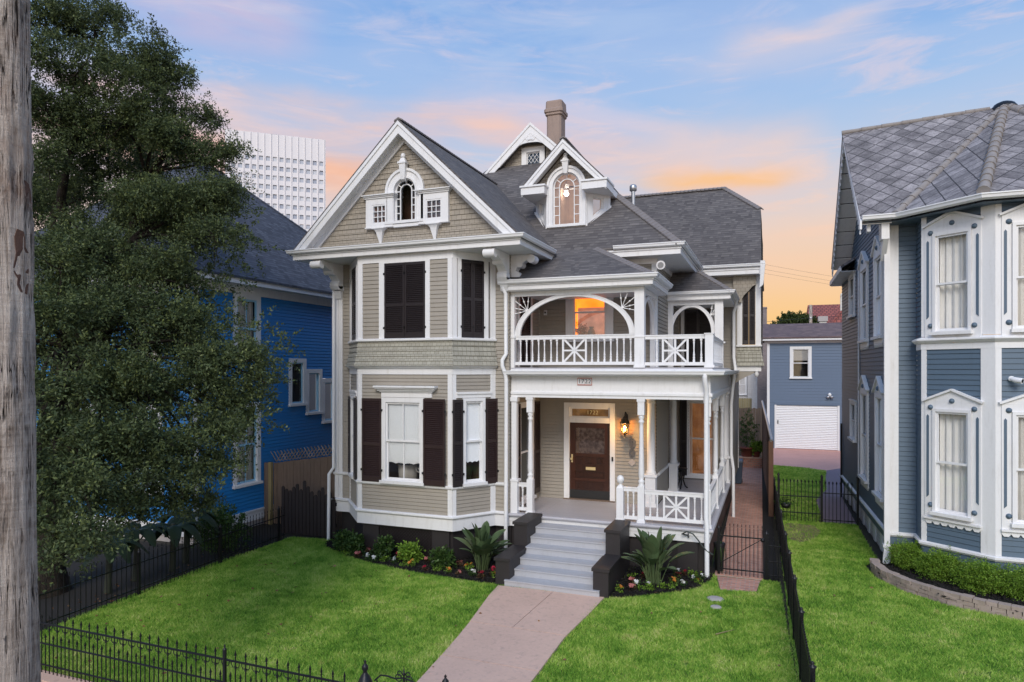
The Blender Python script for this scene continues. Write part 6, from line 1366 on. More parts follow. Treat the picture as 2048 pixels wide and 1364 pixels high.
slabs('sidewalk', [[(-15+1.5*i, 4.9), (-13.5+1.5*i, 4.9), (-13.5+1.5*i, 7.55), (-15+1.5*i, 7.55)] for i in range(16)], .03, 'sidewalk_concrete')
m = MB(); m.box(-14, 7.60, -.05, -5.35, 7.86, .045); m.box(-3.75, 7.60, -.05, 10, 7.86, .045); struct('kerb_strip', m, 'concrete')
flat('road', [(-60, -8), (60, -8), (60, 2.5), (-60, 2.5)], -.02, 'dark_base')
WALK = [(-1.36, 17.75), (-.22, 17.75), (-.52, 38), (-1.66, 38)]
m = MB(); m.prism([(x, y, -.05) for x, y in WALK], (0, 0, .07)); struct('brick_walk', m, 'walk_brick')
m = MB(); m.prism([(x, y, -.05) for x, y in [(-1.15, 16.6), (-.35, 16.75), (-.28, 17.6), (-1.3, 17.6)]], (0, 0, .06)); struct('brick_walk', m, 'walk_brick')
flat('gravel_strip', [(-.22, 17.8), (.12, 17.8), (-.2, 38), (-.52, 38)], .004, 'mulch'); flat('gravel_strip', [(-1.36, 17.8), (-1.36, 25.2), (-1.5, 25.2), (-1.5, 17.8)], .004, 'mulch')
flat('driveway', [(-.2, 39.2), (1.5, 38.6), (2.6, 37.8), (3.8, 39.8), (6, 40), (6, 47.5), (-.2, 47.5)], .004, 'red_concrete')
flat('side_path', [(2.55, 37.9), (2.35, 35.2), (2.15, 31.9), (1.6, 29.2), (1.6, 25.0), (2.62, 25.0), (2.62, 30), (3.3, 36), (3.8, 39.8)], .010, 'purple_concrete')
flat('lawn', [(.1, 25), (1.6, 25), (1.6, 29.2), (2.15, 31.9), (2.35, 35.2), (2.55, 37.9), (1.5, 38.6), (-.2, 39.2)], -.010, 'lawn_ground')
flat('bare_patch', [(.34, 24.2), (.5, 24.6), (1.3, 24.5), (1.45, 23.6), (1.2, 22.6), (.8, 21.9), (.5, 22.2), (.36, 23.2)], .002, 'bare_patch')
flat('side_yard', [(-16, 14.9), (-13.9, 14.9), (-12.6, 17.4), (-12.6, 26), (-16, 26)], -.008, 'soil'); flat('side_yard', [(-30, 7.9), (-13.4, 7.9), (-13.9, 14.9), (-30, 15.1)], -.008, 'soil')
# grass blades
def blades(poly, holes, n, h0=.035, h1=.070, w=.0075, lim=None):
    P = np.array(poly); lo, hi = P.min(0), P.max(0); q = lo+(hi-lo)*RNG.random((n, 2)); ok = inside(q, poly); qj = q+RNG.normal(size=q.shape)*.022
    for hpoly in holes: ok &= ~inside(qj, hpoly)
    if lim is not None: ok &= lim(q)
    q = q[ok]; k = len(q)
    pat = .5+.5*np.sin(q[:, 0]*1.9+1.3*np.sin(q[:, 1]*1.1))*np.cos(q[:, 1]*1.6+np.sin(q[:, 0]*.9))
    a = RNG.random(k)*2*np.pi; h = (h0+(h1-h0)*RNG.random(k))*(.75+.5*pat); ln_ = h*(.3+1.0*RNG.random(k)); la = RNG.random(k)*2*np.pi
    b = np.c_[q, np.full(k, -.012)]; s = np.c_[np.cos(a), np.sin(a), np.zeros(k)]*(w*(.6+.8*RNG.random(k)))[:, None]
    tip = b+np.c_[np.cos(la)*ln_, np.sin(la)*ln_, h]
    V = np.stack([b-s, b+s, tip], 1).reshape(-1, 3); return V, np.arange(3*k).reshape(k, 3)
BRK = [(-1.18, 16.55), (-.32, 16.7), (-.22, 17.75), (-1.36, 17.75)]
STONES = [(-1.21, 15.85, .2), (-1.15, 15.3, .13)]
def stones_out(q):
    r = np.ones(len(q), bool)
    for x, y, s_ in STONES: r &= ((q[:, 0]-x)**2+(q[:, 1]-y)**2) > (s_*.9)**2
    return r
BP = [(.34, 24.2), (.5, 24.6), (1.3, 24.5), (1.45, 23.6), (1.2, 22.6), (.8, 21.9), (.5, 22.2), (.36, 23.2)]
V1, F1 = blades(LAWN, [PATH, BEDL, BEDR, BRK], 640000, lim=stones_out)
V2, F2 = blades(RLAWN, [], 600000, lim=lambda q: (q[:, 0] < .30*q[:, 1]+1.2) & (RNG.random(len(q)) < 1.0-.75*inside(q, BP)))
V3, F3 = blades([(.1, 25), (1.6, 25), (1.6, 29.2), (2.15, 31.9), (2.35, 35.2), (2.55, 37.9), (1.5, 38.6), (-.2, 39.2)], [], 40000, w=.016)
o = raw_mesh('grass', np.concatenate([V1, V2, V3]), np.concatenate([F1, F2+len(V1), F3+len(V1)+len(V2)]), 'grass_blade'); o['kind'] = 'stuff'
# ================================================================== FENCES
def picket_mesh(h, r=.008, tip='spear'):
    m = MB(); m.box(-r, -r, 0, r, r, h-.09)
    if tip == 'spear': m.lathe((0, 0, h-.09), [(r*1.2, 0), (r*2.6, .012), (r*1.2, .025), (r*3.0, .05), (.0008, .12)], 6)
    elif tip == 'flat': m.box(-r, -r, h-.07, r, r, h)
    return m
def fence(name, label, p0, p1, rails, sp, hz, tip='spear', r=.008, posts=(), post_h=1.2, post_r=.03, hz2=None, limit=100, near='start', skip=(), group=None, cat='fence', scrolls=None):
    fr = Frame(p0, p1); L = fr.L; t = thing(name, label, cat, (p0[0], p0[1], 0), group=group); base = Vector(t.location)
    for z, rh in rails:
        m = MB(fr); m.box(0, -.011, z-rh/2, L, .011, z+rh/2); m.build('rail', 'iron', t)
    n = int(L/sp); us = [(i+.5)*sp for i in range(n) if not any(a < (i+.5)*sp < b for a, b in skip)]
    proto = {}
    if near == 'end': us = us[::-1]
    rest = MB()
    for i, u in enumerate(us):
        k = int(round(u/sp-.5)); h = hz2 if (hz2 and k % 2) else hz; q = fr(u, 0, 0)
        if i < limit:
            if h not in proto:
                o = picket_mesh(h, r, tip).build('picket', 'iron', None); o.parent = t; o.location = q-base; proto[h] = o
            else: copy_part(proto[h], q-base, t)
        else:
            b = picket_mesh(h, r, tip); i0 = len(rest.v); rest.v += [v+q for v in b.v]; rest.f += [tuple(a+i0 for a in f) for f in b.f]; rest.sm += b.sm
    if rest.v: rest.build('more_pickets', 'iron', t)['kind'] = 'stuff'
    for u in posts:
        q = fr(u, 0, 0); m = MB(); m.box(q.x-post_r, q.y-post_r, -.05, q.x+post_r, q.y+post_r, post_h-.02); m.lathe((q.x, q.y, post_h-.02), [(post_r*1.5, 0), (post_r*1.5, .02), (post_r*.5, .035), (post_r*.9, .06), (.001, .09)], 8); m.build('post', 'iron', t)
    if scrolls:
        m = MB(fr)
        for u in us:
            k = int(round(u/sp-.5))
            if k % 2 == 0:
                for sg in (-1, 1): m.tube([(u+sg*.075, 0, scrolls), (u+sg*.07, 0, scrolls-.05), (u+sg*.045, 0, scrolls-.085), (u+sg*.02, 0, scrolls-.07), (u+sg*.012, 0, scrolls-.11)], .008, 4, cap=False)
        m.build('scrollwork', 'iron', t)
    return t
fence('iron_fence', 'low black wrought iron fence with spear tips along the sidewalk at bottom left', (-12.6, 7.80), (-5.32, 7.80), [(.88, .024), (.54, .020), (.18, .020)], .0955, 1.02, hz2=.69, r=.0065, posts=(.12, 5.0), post_h=1.04, post_r=.02, scrolls=.875)
fence('iron_fence', 'plain black iron bar fence between the lawn and the oak tree', (-13.9, 16.7), (-13.42, 8.1), [(.74, .025), (.16, .025)], .125, 1.03, tip='flat', r=.0065, posts=(.3, 2.75, 5.35, 7.9), post_h=1.0, post_r=.028)
fence('iron_fence', 'long black iron fence between the two front lawns, seen nearly end on', (.60, 6.5), (.0, 28.9), [(1.0, .035), (.14, .03)], .105, 1.10, tip='flat', r=.011, posts=(1.2, 3.5, 5.7, 7.6, 9.5, 11.3, 14, 17, 20), post_h=1.17, post_r=.035)
fence('iron_fence', 'short black iron fence in front of the back garage lawn', (.17, 24.95), (1.55, 24.98), [(.86, .03), (.30, .03)], .115, 1.42, r=.010, posts=(.02, 1.38), post_h=1.57, post_r=.035)
fence('iron_gate', 'black iron gate with spear tips beside the slate blue house', (1.60, 24.98), (2.62, 24.99), [(1.02, .03), (.12, .03)], .115, 1.40, r=.010, posts=(1.04,), post_h=1.6, post_r=.035, cat='gate')
fence('iron_fence', 'narrow black iron fence panel at the right of the brick walk gate', (-.14, 17.8), (.20, 17.8), [(.83, .025), (.44, .025), (.10, .025)], .11, 1.05, tip='flat', posts=(.0,), post_h=1.14, post_r=.035)
wg = fence('iron_gate', 'black iron gate with a diagonal brace across the brick walk', (-1.24, 17.8), (-.19, 17.8), [(.99, .028), (.16, .028)], .095, 1.31, tip='flat', r=.008, posts=(-.03,), post_h=1.2, post_r=.03, cat='gate')
m = MB(); m.bar((-1.24, 17.79, .30), (-.24, 17.79, .98), .016, .016); m.build('brace', 'iron', wg); m = MB(); m.lathe((-.23, 17.77, .96), [(.001, -.05), (.045, -.03), (.045, .03), (.001, .05)], 8); m.build('latch', 'iron', wg)
# front gate between two cast posts
def cast_post(label, x, y, h):
    t = thing('gate_post', label, 'gate post', (x, y, 0), group='cast iron front gate posts'); m = MB()
    for sx in (-1, 1):
        for sy in (-1, 1): m.box(x+sx*.055-.012, y+sy*.055-.012, 0, x+sx*.055+.012, y+sy*.055+.012, h-.32)
    m.box(x-.09, y-.09, 0, x+.09, y+.09, .06); m.box(x-.08, y-.08, .5, x+.08, y+.08, .54); m.build('shaft', 'iron', t)
    m = MB(); m.lathe((x, y, h-.32), [(.10, 0), (.10, .03), (.085, .06), (.06, .11), (.03, .15), (.025, .17), (.045, .20), (.045, .24), (.02, .27), (.012, .28), (.02, .30), (.001, .33)], 10); m.build('finial', 'iron', t); return t
cast_post('tall caged black iron gate post with an urn finial, left of the front path', -5.22, 7.9, 1.20)
cast_post('slim black iron gate post tip in front of the concrete path', -4.04, 8.0, 1.15)
fg = thing('front_gate', 'ornate black iron front gate top with scrolls and a spear between the gate posts', 'gate', (-4.64, 7.95, 0))
m = MB(); m.tube([(-5.1, 7.95, .92), (-5.0, 7.95, 1.01), (-4.9, 7.95, 1.015), (-4.78, 7.95, 1.0), (-4.64, 7.95, 1.03), (-4.5, 7.95, 1.0), (-4.3, 7.95, .95), (-4.12, 7.95, .90)], .012, 6); m.box(-5.12, 7.94, .12, -4.1, 7.96, .15); m.box(-5.12, 7.94, .60, -4.1, 7.96, .63); m.build('frame', 'iron', fg)
m = MB(); m.lathe((-4.64, 7.95, .98), [(.02, 0), (.012, .08), (.03, .10), (.012, .12), (.001, .22)], 8)
for sg in (-1, 1):
    for rr_, zz in ((.05, 1.02), (.035, 1.08)): m.tube([(-4.64+sg*(.03+rr_)+rr_*math.cos(k*.7), 7.95, zz+rr_*math.sin(k*.7)) for k in range(9)], .008, 5)
m.build('scroll_ornament', 'iron', fg)
for k in range(9):
    b = picket_mesh(.93, .008, 'flat'); q = Vector((-5.06+k*.11, 7.95, 0)); b.v = [v+q for v in b.v]; b.build('bar', 'iron', fg)
# wooden fences
wf = thing('board_fence', 'weathered brown board fence with lattice top between the blue house and the main house', 'fence', (-14.2, 18.2, 0))
n = 23; rr = random.Random(3)
for k in range(n):
    x = -15.62+k*.136; z = 2.06+.43*(x+15.6)/3.0; m = MB(); m.box(x, 18.2+rr.uniform(0, .012), .02, x+.131, 18.222+rr.uniform(0, .012), z+rr.uniform(-.01, .01)); m.build('board', 'old_boards', wf)
m = MB(); m.box(-15.95, 18.12, .0, -15.70, 18.2, 2.05); m.build('board', 'old_boards', wf)
m = MB(); 
for k in range(22):
    x = -15.5+k*.136; z = 2.09+.43*(x+15.6)/3.0
    for sg in (-1, 1): m.bar((x, 18.21+.008*sg, z), (x+sg*.24, 18.21+.008*sg, z+.32), .032, .01, (0, -1, 0))
m.build('lattice', 'grey_lattice', wf)
m = MB(); m.box(-15.74, 18.08, .0, -15.63, 18.19, 2.08); m.build('post', 'new_post', wf)
pg = thing('picket_gate', 'black stained gate of uneven pickets left of the main house', 'gate', (-13.4, 17.25, 0))
tops = [1.5, 1.42, 1.38, 1.5, 1.60, 1.44, 1.72, 1.55, 1.40, 1.30, 1.45, 1.55, 1.35, 1.42, 1.28]
for k, z in enumerate(tops):
    x = -14.5+k*.137; m = MB(); m.prism([(x, 17.25, .03), (x+.118, 17.25, .03), (x+.118, 17.25, z-.05), (x+.09, 17.25, z), (x+.03, 17.25, z), (x, 17.25, z-.05)], (0, .022, 0)); m.build('picket', 'black_boards', pg)
m = MB(); m.box(-14.5, 17.273, .35, -12.45, 17.31, .45); m.box(-14.5, 17.273, 1.0, -12.45, 17.31, 1.1); m.build('rail', 'black_boards', pg)
sf = thing('side_fence', 'tall brown board fence with a silver cap running back beside the brick walk', 'fence', (-.05, 25.5, 0))
N = 34
for k in range(N):
    t0, t1 = k/N, (k+.97)/N; y0, y1 = 25.6+13.2*t0, 25.6+13.2*t1; x = -.04-.48*t0; z = 2.62+.75*t0
    m = MB(); m.hexa([(x-.012, y0, 0), (x+.012, y0, 0), (x+.0, y1, 0), (x-.024, y1, 0), (x-.012, y0, z), (x+.012, y0, z), (x, y1, z+.02), (x-.024, y1, z+.02)]); m.build('board', 'brown_fence', sf)
m = MB(); m.box(-.13, 25.42, 0, .03, 25.56, 2.66); m.build('post', 'brown_fence', sf)
m = MB(); m.tube([(-.05, 25.4, 2.68), (-.05, 25.6, 2.74), (-.2, 30, 3.0), (-.52, 38.8, 3.46)], .05, 8); m.build('cap_rail', 'steel', sf)
ef = thing('end_fence', 'grey board fence closing the far end of the brick walk', 'fence', (-1.2, 39.4, 0))
for k in range(11):
    x = -1.95+k*.135; m = MB(); m.box(x, 39.4, 0, x+.128, 39.42, 3.05+rr.uniform(-.03, .03)); m.build('board', 'old_boards', ef)
# ================================================================== THE UTILITY POLE
up = thing('utility_pole', 'weathered grey wooden utility pole at the left edge of the picture', 'utility pole', (-4.78, 2.97, 0))
P = []; nA = 56; nZ = 130; rp = random.Random(5); ph = [rp.uniform(0, 6.28) for _ in range(12)]
for j in range(nZ+1):
    z = -.1+10.2*j/nZ; row = []
    for i in range(nA):
        a = 2*math.pi*i/nA; r = .190-.0085*(z-3.1)
        r += .004*math.sin(7*a+ph[0]+.5*math.sin(z*1.3))+.003*math.sin(13*a+ph[1]+z*.4)+.003*math.sin(3*a+z*2.1+ph[2])
        r += .0035*math.sin(23*a+ph[3]+.3*z)*math.sin(2*z+ph[4])
        if 5.0 < z < 6.55 and math.sin(a*2.2+ph[5]+.8*math.sin(5*z)) > .62: r -= .014
        if z > 6.55+.15*math.sin(9*a): r -= .010
        if z < 3.6+.3*math.sin(5*a): r += .006
        row.append((-4.78+r*math.cos(a)+.004*math.sin(z), 2.97+r*math.sin(a), z))
    P.append(row)
m = MB(); m.grid(P, True, True); m.build('shaft', 'pole_wood', up)
for (a, z0, z1, wd, sd_) in ((R(6), 5.70, 6.12, .05, 1), (R(24), 6.28, 6.44, .03, 2)):
    q_ = random.Random(sd_); r0 = .187-.0085*(z0-3.1); L_, R_ = [], []
    for i in range(9):
        t = i/8; z = z0+(z1-z0)*t; hw_ = wd*math.sin(math.pi*(.08+.84*t))**.5
        for side, sg in ((L_, -1), (R_, 1)): aa = a+(sg*hw_*(1+q_.uniform(-.35, .35))-.02*t)/r0; side.append((-4.78+.004*math.sin(z)+r0*math.cos(aa), 2.97+r0*math.sin(aa), z+q_.uniform(-.012, .012)))
    m = MB(); m.grid([L_, R_], smooth=False); m.grid([[(x-.03*math.cos(a), y-.03*math.sin(a), z) for x, y, z in L_], L_], smooth=False); m.grid([R_, [(x-.03*math.cos(a), y-.03*math.sin(a), z) for x, y, z in R_]], smooth=False); m.build('bare_wood_scar', 'heartwood', up)
# ================================================================== THE OAK
LOB = [(-15.01, 10.28, 12.75, .84), (-14.54, 10.99, 13.0, .86), (-13.52, 9.78, 11.31, .99), (-13.24, 10.96, 11.86, .84), (-14.1, 9.56, 10.58, .73), (-13.04, 11.58, 11.51, .81), (-13.0, 10.52, 10.45, .97), (-14.38, 10.52, 10.08, .95), (-12.4, 11.82, 10.93, .58), (-12.52, 11.24, 10.08, .89), (-14.1, 9.56, 9.44, .52), (-11.68, 11.56, 9.74, .61), (-14.35, 11.61, 9.69, .83), (-10.99, 11.29, 8.84, .56), (-11.7, 11.02, 8.62, .81), (-15.82, 11.57, 9.34, .73), (-12.17, 10.31, 8.19, .88), (-10.81, 10.83, 7.88, .62), (-11.16, 11.76, 9.97, .33), (-12.11, 9.26, 7.3, .77), (-11.84, 8.29, 6.96, .53), (-10.94, 9.71, 6.92, .77), (-11.0, 10.2, 6.98, .38), (-11.01, 7.54, 5.92, .57), (-10.93, 8.64, 6.07, .8), (-10.5, 9.32, 5.85, .70), (-10.45, 9.85, 6.15, .38), (-9.3, 9.8, 5.37, .6), (-9.68, 9.12, 4.91, .71), (-10.23, 8.37, 5.01, .77), (-10.29, 7.28, 4.87, .62), (-9.22, 9.84, 4.62, .46), (-9.94, 6.88, 4.15, .56), (-9.63, 7.53, 4.09, .62), (-9.33, 8.19, 4.04, .57), (-9.04, 8.83, 3.99, .47), (-9.1, 9.35, 4.11, .4), (-9.11, 6.66, 3.49, .53), (-9.27, 7.67, 3.47, .47), (-9.03, 8.3, 3.39, .37), (-8.94, 6.19, 3.05, .37), (-8.44, 6.38, 2.91, .37), (-8.96, 8.65, 3.42, .25)]
extra = [(-13.01, 8.91, 7.5, 0.58), (-12.59, 8.53, 6.57, 0.56), (-11.76, 8.32, 6.07, 0.53), (-9.11, 9.13, 3.52, 0.39), (-9.52, 8.65, 2.96, 0.43), (-9.63, 8.07, 2.73, 0.41), (-9.51, 9.19, 2.78, 0.36), (-9.56, 7.56, 3.08, 0.47), (-9.33, 9.58, 4.36, 0.41), (-8.87, 9.97, 5.0, 0.28), (-13.72, 9.71, 8.3, 0.36), (-13.6, 11.6, 9.0, .7), (-13.0, 12.0, 8.4, .7), (-14.4, 12.2, 8.6, .8), (-12.6, 11.0, 9.0, .6), (-13.4, 10.6, 7.6, .8), (-14.6, 10.9, 7.4, .8), (-12.0, 12.0, 8.9, .6), (-9.5, 7.2, 3.2, .45), (-9.9, 6.6, 3.7, .5), (-10.6, 7.6, 3.4, .6), (-10.2, 8.6, 3.7, .6), (-11.8, 9.0, 3.6, .7), (-9.35, 6.1, 3.25, .42), (-8.75, 6.1, 2.75, .32), (-9.6, 5.9, 3.9, .5), (-12.8, 10.4, 4.6, .8), (-12.0, 10.6, 5.6, .8), (-16.5, 13.0, 11.2, 1.3), (-17.5, 10.0, 11.5, 1.5), (-18.5, 12.0, 9.5, 1.6), (-17.0, 8.0, 9.0, 1.4), (-15.2, 8.2, 8.2, .9), (-16.5, 14.2, 9.3, 1.0), (-15.0, 13.0, 10.6, .9), (-14.0, 12.8, 9.0, .7), (-13.2, 6.8, 6.5, .9), (-12.6, 8.2, 5.4, .8), (-12.3, 7.0, 4.5, .8), (-11.5, 9.6, 4.6, .7), (-11.2, 8.0, 3.7, .6), (-12.6, 9.8, 6.2, .8), (-19, 9, 7, 1.4), (-13.0, 5.0, 6.0, 1.0), (-14.8, 5.6, 8.0, 1.2)]
oak = thing('oak_tree', 'big dark live oak spreading low branches over the fence at the left', 'tree', (-15.9, 10.7, 0))
back_ = [(x-.36*1.5*r/.7, y+.93*1.3*r/.7, z+.2, r*1.15) for x, y, z, r in LOB if z > 3.8]
lobes = [(x, y, z, r*1.03, r*1.03, r*.92, (r/.7)**2) for x, y, z, r in LOB+extra]
inner = [(x, y, z, r*1.1, r*1.1, r, .5*(r/.7)**2) for x, y, z, r in back_ if z < 8.4]
V1, F1 = crown(sublobes(lobes, 10, .38), 330, .27, 18, .064, .027, .15); V2, F2 = crown(inner, 130, .34, 18, .075, .034, .4)
V3, F3 = crown([(x, y, z, r*1.02, r*1.02, r*.95, (r/.7)**2) for x, y, z, r in LOB], 18, .36, 26, .058, .022, .85, -.1)
V = np.concatenate([V1, V2, V3]); F = np.concatenate([F1, F2+len(V1), F3+len(V1)+len(V2)]); V -= np.array(oak.location); raw_mesh('crown', V, F, 'oak_leaf', oak)
def branch(mb, a, b, r0, r1, seed, sag=.0, n=9, wob=.16):
    q = random.Random(seed); a, b = Vector(a), Vector(b); L = (b-a).length; pts = []; rs = []
    o1, o2 = q.uniform(0, 6), q.uniform(0, 6)
    for i in range(n+1):
        t = i/n; p = a.lerp(b, t); e = math.sin(math.pi*t); p += Vector((wob*L*.3*math.sin(o1+5*t)*e, wob*L*.3*math.cos(o2+4*t)*e, wob*L*.25*math.sin(o2+6*t)*e+sag*L*e)); pts.append(p); rs.append(r0+(r1-r0)*t**.8)
    mb.tube(pts, rs, 8); return pts
m = MB(); tb = Vector((-15.9, 10.7, 0)); m.tube([tb+Vector((0, 0, -.1)), tb+Vector((.03, 0, .5)), tb+Vector((.05, .05, 1.6)), tb+Vector((.2, .1, 2.8)), tb+Vector((.3, .2, 3.6))], [.62, .46, .40, .38, .34], 14)
fork = tb+Vector((.3, .2, 3.4)); mains = {}
for k, (tgt, r0) in enumerate([((-12.4, 10.2, 7.9), .22), ((-14.4, 10.4, 10.2), .24), ((-16.6, 11.6, 9.6), .22), ((-11.9, 8.4, 5.6), .20), ((-17.4, 9.0, 8.6), .20), ((-13.4, 11.4, 9.6), .18)]):
    mains[k] = branch(m, fork, tgt, r0, .06, k, .10)
m.build('trunk', 'bark', oak)
m = MB(); ends = [p for v in mains.values() for p in v[3:]]
for k, (x, y, z, r) in enumerate(LOB+extra):
    c = Vector((x, y, z)); s_ = min(ends, key=lambda p: (p-c).length+.5*max(0, p.z-c.z)); branch(m, s_, c, .045, .015, 100+k, .06, 7)
    q = random.Random(k)
    for j in range(5):
        d = Vector((q.gauss(0, 1), q.gauss(0, 1), q.gauss(0, .8))).normalized()*r*.9; branch(m, c, c+d, .014, .004, 500+k*7+j, .05, 5)
m.build('limbs', 'bark', oak)
# ================================================================== SHRUBS AND BEDDING
def shrub(name, label, cat, loc, rx, h, mat, per=70, L=.06, Wd=.032, group=None, nl=14, twig=.16, stems=6):
    t = thing(name, label, cat, loc, group=group)
    lob = [(0, 0, h*.55, rx, rx, h*.48, 1.0), (rx*.35, -.1*rx, h*.5, rx*.7, rx*.7, h*.42, .6), (-rx*.4, .1*rx, h*.45, rx*.65, rx*.65, h*.40, .6), (0, -.3*rx, h*.72, rx*.5, rx*.5, h*.30, .4)]
    V, F = crown(lob, per, twig, nl, L, Wd, .35); V[:, 2] = np.maximum(V[:, 2], .01); raw_mesh('foliage', V, F, mat, t)
    m = MB(); q = random.Random(len(label))
    for k in range(stems): a = q.uniform(0, 6.28); m.tube([(.03*math.cos(a), .03*math.sin(a), -.02), (rx*.5*math.cos(a), rx*.5*math.sin(a), h*.6)], [.012, .005], 5)
    o = m.build('stems', 'bark', None); o.parent = t
    return t
shrub('leafy_shrub', 'largest dark green shrub at the left end of the front bed', 'shrub', (-11.35, 16.2, 0), .27, .50, 'shrub_leaf', 50, .085, .05)
shrub('leafy_shrub', 'round green shrub in the front bed right of the large one by the corner', 'shrub', (-10.92, 16.05, 0), .24, .46, 'shrub_leaf', 42, .085, .05)
shrub('leafy_shrub', 'upright green shrub in front of the left foundation pier', 'shrub', (-9.95, 15.92, 0), .20, .50, 'shrub_leaf', 38, .085, .05)
shrub('leafy_shrub', 'yellowish green shrub in front of the dark lattice', 'shrub', (-9.12, 15.92, 0), .20, .46, 'hedge_leaf', 38, .085, .05)
shrub('leafy_shrub', 'low broad-leaved green shrub nearest the left bird of paradise', 'shrub', (-8.08, 15.80, 0), .22, .38, 'shrub_leaf', 34, .10, .06)
shrub('yard_shrub', 'dense dark shrub behind the iron bars below the blue house window', 'shrub', (-14.75, 15.0, 0), .78, 1.25, 'shrub_leaf', 170, .07, .035, nl=16)
for k, (x, y, lab) in enumerate([(3.25, 19.62, 'leftmost boxwood of the clipped hedge, beside the white downspout'), (3.78, 18.86, 'second boxwood from the downspout in the clipped hedge'), (4.45, 18.15, 'third boxwood from the downspout, below the bay corner'), (5.2, 17.92, 'rightmost boxwood of the clipped hedge, below the front window of the bay')]):
    shrub('boxwood', lab, 'boxwood', (x, y, .12), .46, .66, 'hedge_leaf', 240, .036, .022, group='boxwood hedge under the bay', nl=16, twig=.10)
def paddle_plant(label, loc, n, h, seed, group='bird of paradise plants beside the steps'):
    t = thing('bird_of_paradise', label, 'plant', loc, group=group); q = random.Random(seed); L = MB(); Sx = MB()
    for k in range(n):
        a = q.uniform(0, 6.28); lean = q.uniform(.08, .75)**1.2; hh = h*q.uniform(.55, 1.0)*(1-.25*lean); r0 = q.uniform(.0, .16); b = Vector((r0*math.cos(a), r0*math.sin(a), 0)); d = Vector((math.cos(a), math.sin(a), 0)); s_ = Vector((-d.y, d.x, 0))
        tipv = b+d*lean*h*.75+Vector((0, 0, hh)); mid = b+d*lean*h*.22+Vector((0, 0, hh*.55)); Sx.tube([b, b.lerp(mid, .5)+Vector((0, 0, .03)), mid], [.014, .011, .008], 5)
        ll = (tipv-mid); w = q.uniform(.085, .125)*h/1.2; rows = []
        for i in range(8):
            u = i/7; c = mid+ll*u+d*(.10*u*u*lean)-Vector((0, 0, .16*u*u*lean*h)); ww = w*math.sin(math.pi*min(1, u*.92+.08))**.7; up_ = Vector((0, 0, 1)).cross(s_); fold = (d*-.35+Vector((0, 0, .5)))*ww*.6
            rows.append([c-s_*ww+fold, c, c+s_*ww+fold])
        L.grid(rows, False, True)
    o = L.build('leaves', 'paddle_leaf', None); o.parent = t; o = Sx.build('stalks', 'stem_green', None); o.parent = t
    return t
paddle_plant('bird of paradise plant with grey-green paddle leaves left of the steps', (-6.98, 15.95, 0), 46, 1.40, 2)
paddle_plant('bird of paradise plant with tall paddle leaves right of the steps', (-2.68, 16.35, 0), 44, 1.5, 9)
LB = [(-11.04, 15.82, 'g'), (-10.6, 15.72, 'p'), (-10.64, 16.23, 'p'), (-10.23, 15.6, 'w'), (-9.98, 15.54, 'w'), (-9.73, 15.61, 'g'), (-9.4, 15.59, 'w'), (-9.52, 16.01, 'r'), (-9.01, 15.42, 'g'), (-8.83, 15.49, 'o'), (-8.65, 16.03, 'p'), (-8.33, 15.32, 'r'), (-8.0, 15.38, 'g'), (-7.67, 15.37, 'o'), (-7.65, 15.95, 'p'), (-7.34, 15.29, 'p'), (-7.31, 15.76, 'o'), (-6.99, 15.36, 'w'), (-6.71, 15.27, 'r'), (-6.6, 15.74, 'r'), (-6.42, 15.42, 'o')]
RB = [(-3.3, 15.5, 'o'), (-3.25, 16.64, 'g'), (-3.15, 16.2, 'p'), (-3.06, 15.7, 'p'), (-3.0, 15.97, 'w'), (-2.95, 16.69, 'r'), (-2.74, 16.07, 'w'), (-2.86, 15.78, 'g'), (-2.65, 15.82, 'g'), (-2.4, 16.06, 'g'), (-2.21, 16.5, 'o'), (-2.2, 16.15, 'g'), (-2.17, 17.06, 'r'), (-2.21, 17.3, 'w'), (-2.0, 16.41, 'w'), (-2.05, 17.3, 'r'), (-1.8, 16.88, 'w'), (-1.83, 17.3, 'g'), (-1.62, 17.15, 'w'), (-1.67, 16.75, 'o')]
kinds = {'w': ('petal_white', 'shrub_leaf', 'white blossoms'), 'r': ('petal_red', 'bronze_leaf', 'red blossoms and bronze leaves'), 'p': ('petal_pink', 'bronze_leaf', 'dull pink blossoms'), 'o': ('petal_orange', 'hedge_leaf', 'orange blossoms'), 'g': (None, 'hedge_leaf', 'bright green leaves, no blossom,')}
protos = {}
def flower(kind, loc, label, group):
    if kind in protos:
        t = protos[kind]; return dup(t, loc, random.uniform(0, 6), random.uniform(.75, 1.05), label, group)
    pet, lf, _ = kinds[kind]; t = thing('bedding_flower', label, 'flower', loc, group=group); protos[kind] = t
    V, F = crown([(0, 0, .08, .085, .085, .06, 1)], 17, .045, 6, .048, .030, .3); V[:, 2] = np.maximum(V[:, 2], .012); raw_mesh('leaves', V, F, lf, t)
    if pet:
        m = MB(); q = random.Random(ord(kind))
        for k in range(7):
            a = q.uniform(0, 6.28); r = q.uniform(.0, .08); c = Vector((r*math.cos(a), r*math.sin(a), q.uniform(.11, .17))); nrm = Vector((q.gauss(0, .5), q.gauss(0, .5)-.5, 1)).normalized(); e1 = nrm.cross(Vector((1, .2, 0))).normalized(); e2 = nrm.cross(e1)
            for j in range(5): b0, b1 = j*1.2566, j*1.2566+.85; m.face([c, c+(e1*math.cos(b0)+e2*math.sin(b0))*.034+nrm*.008, c+(e1*math.cos((b0+b1)/2)+e2*math.sin((b0+b1)/2))*.045+nrm*.006, c+(e1*math.cos(b1)+e2*math.sin(b1))*.036+nrm*.008])
        o = m.build('blossoms', pet, None); o.parent = t
    return t
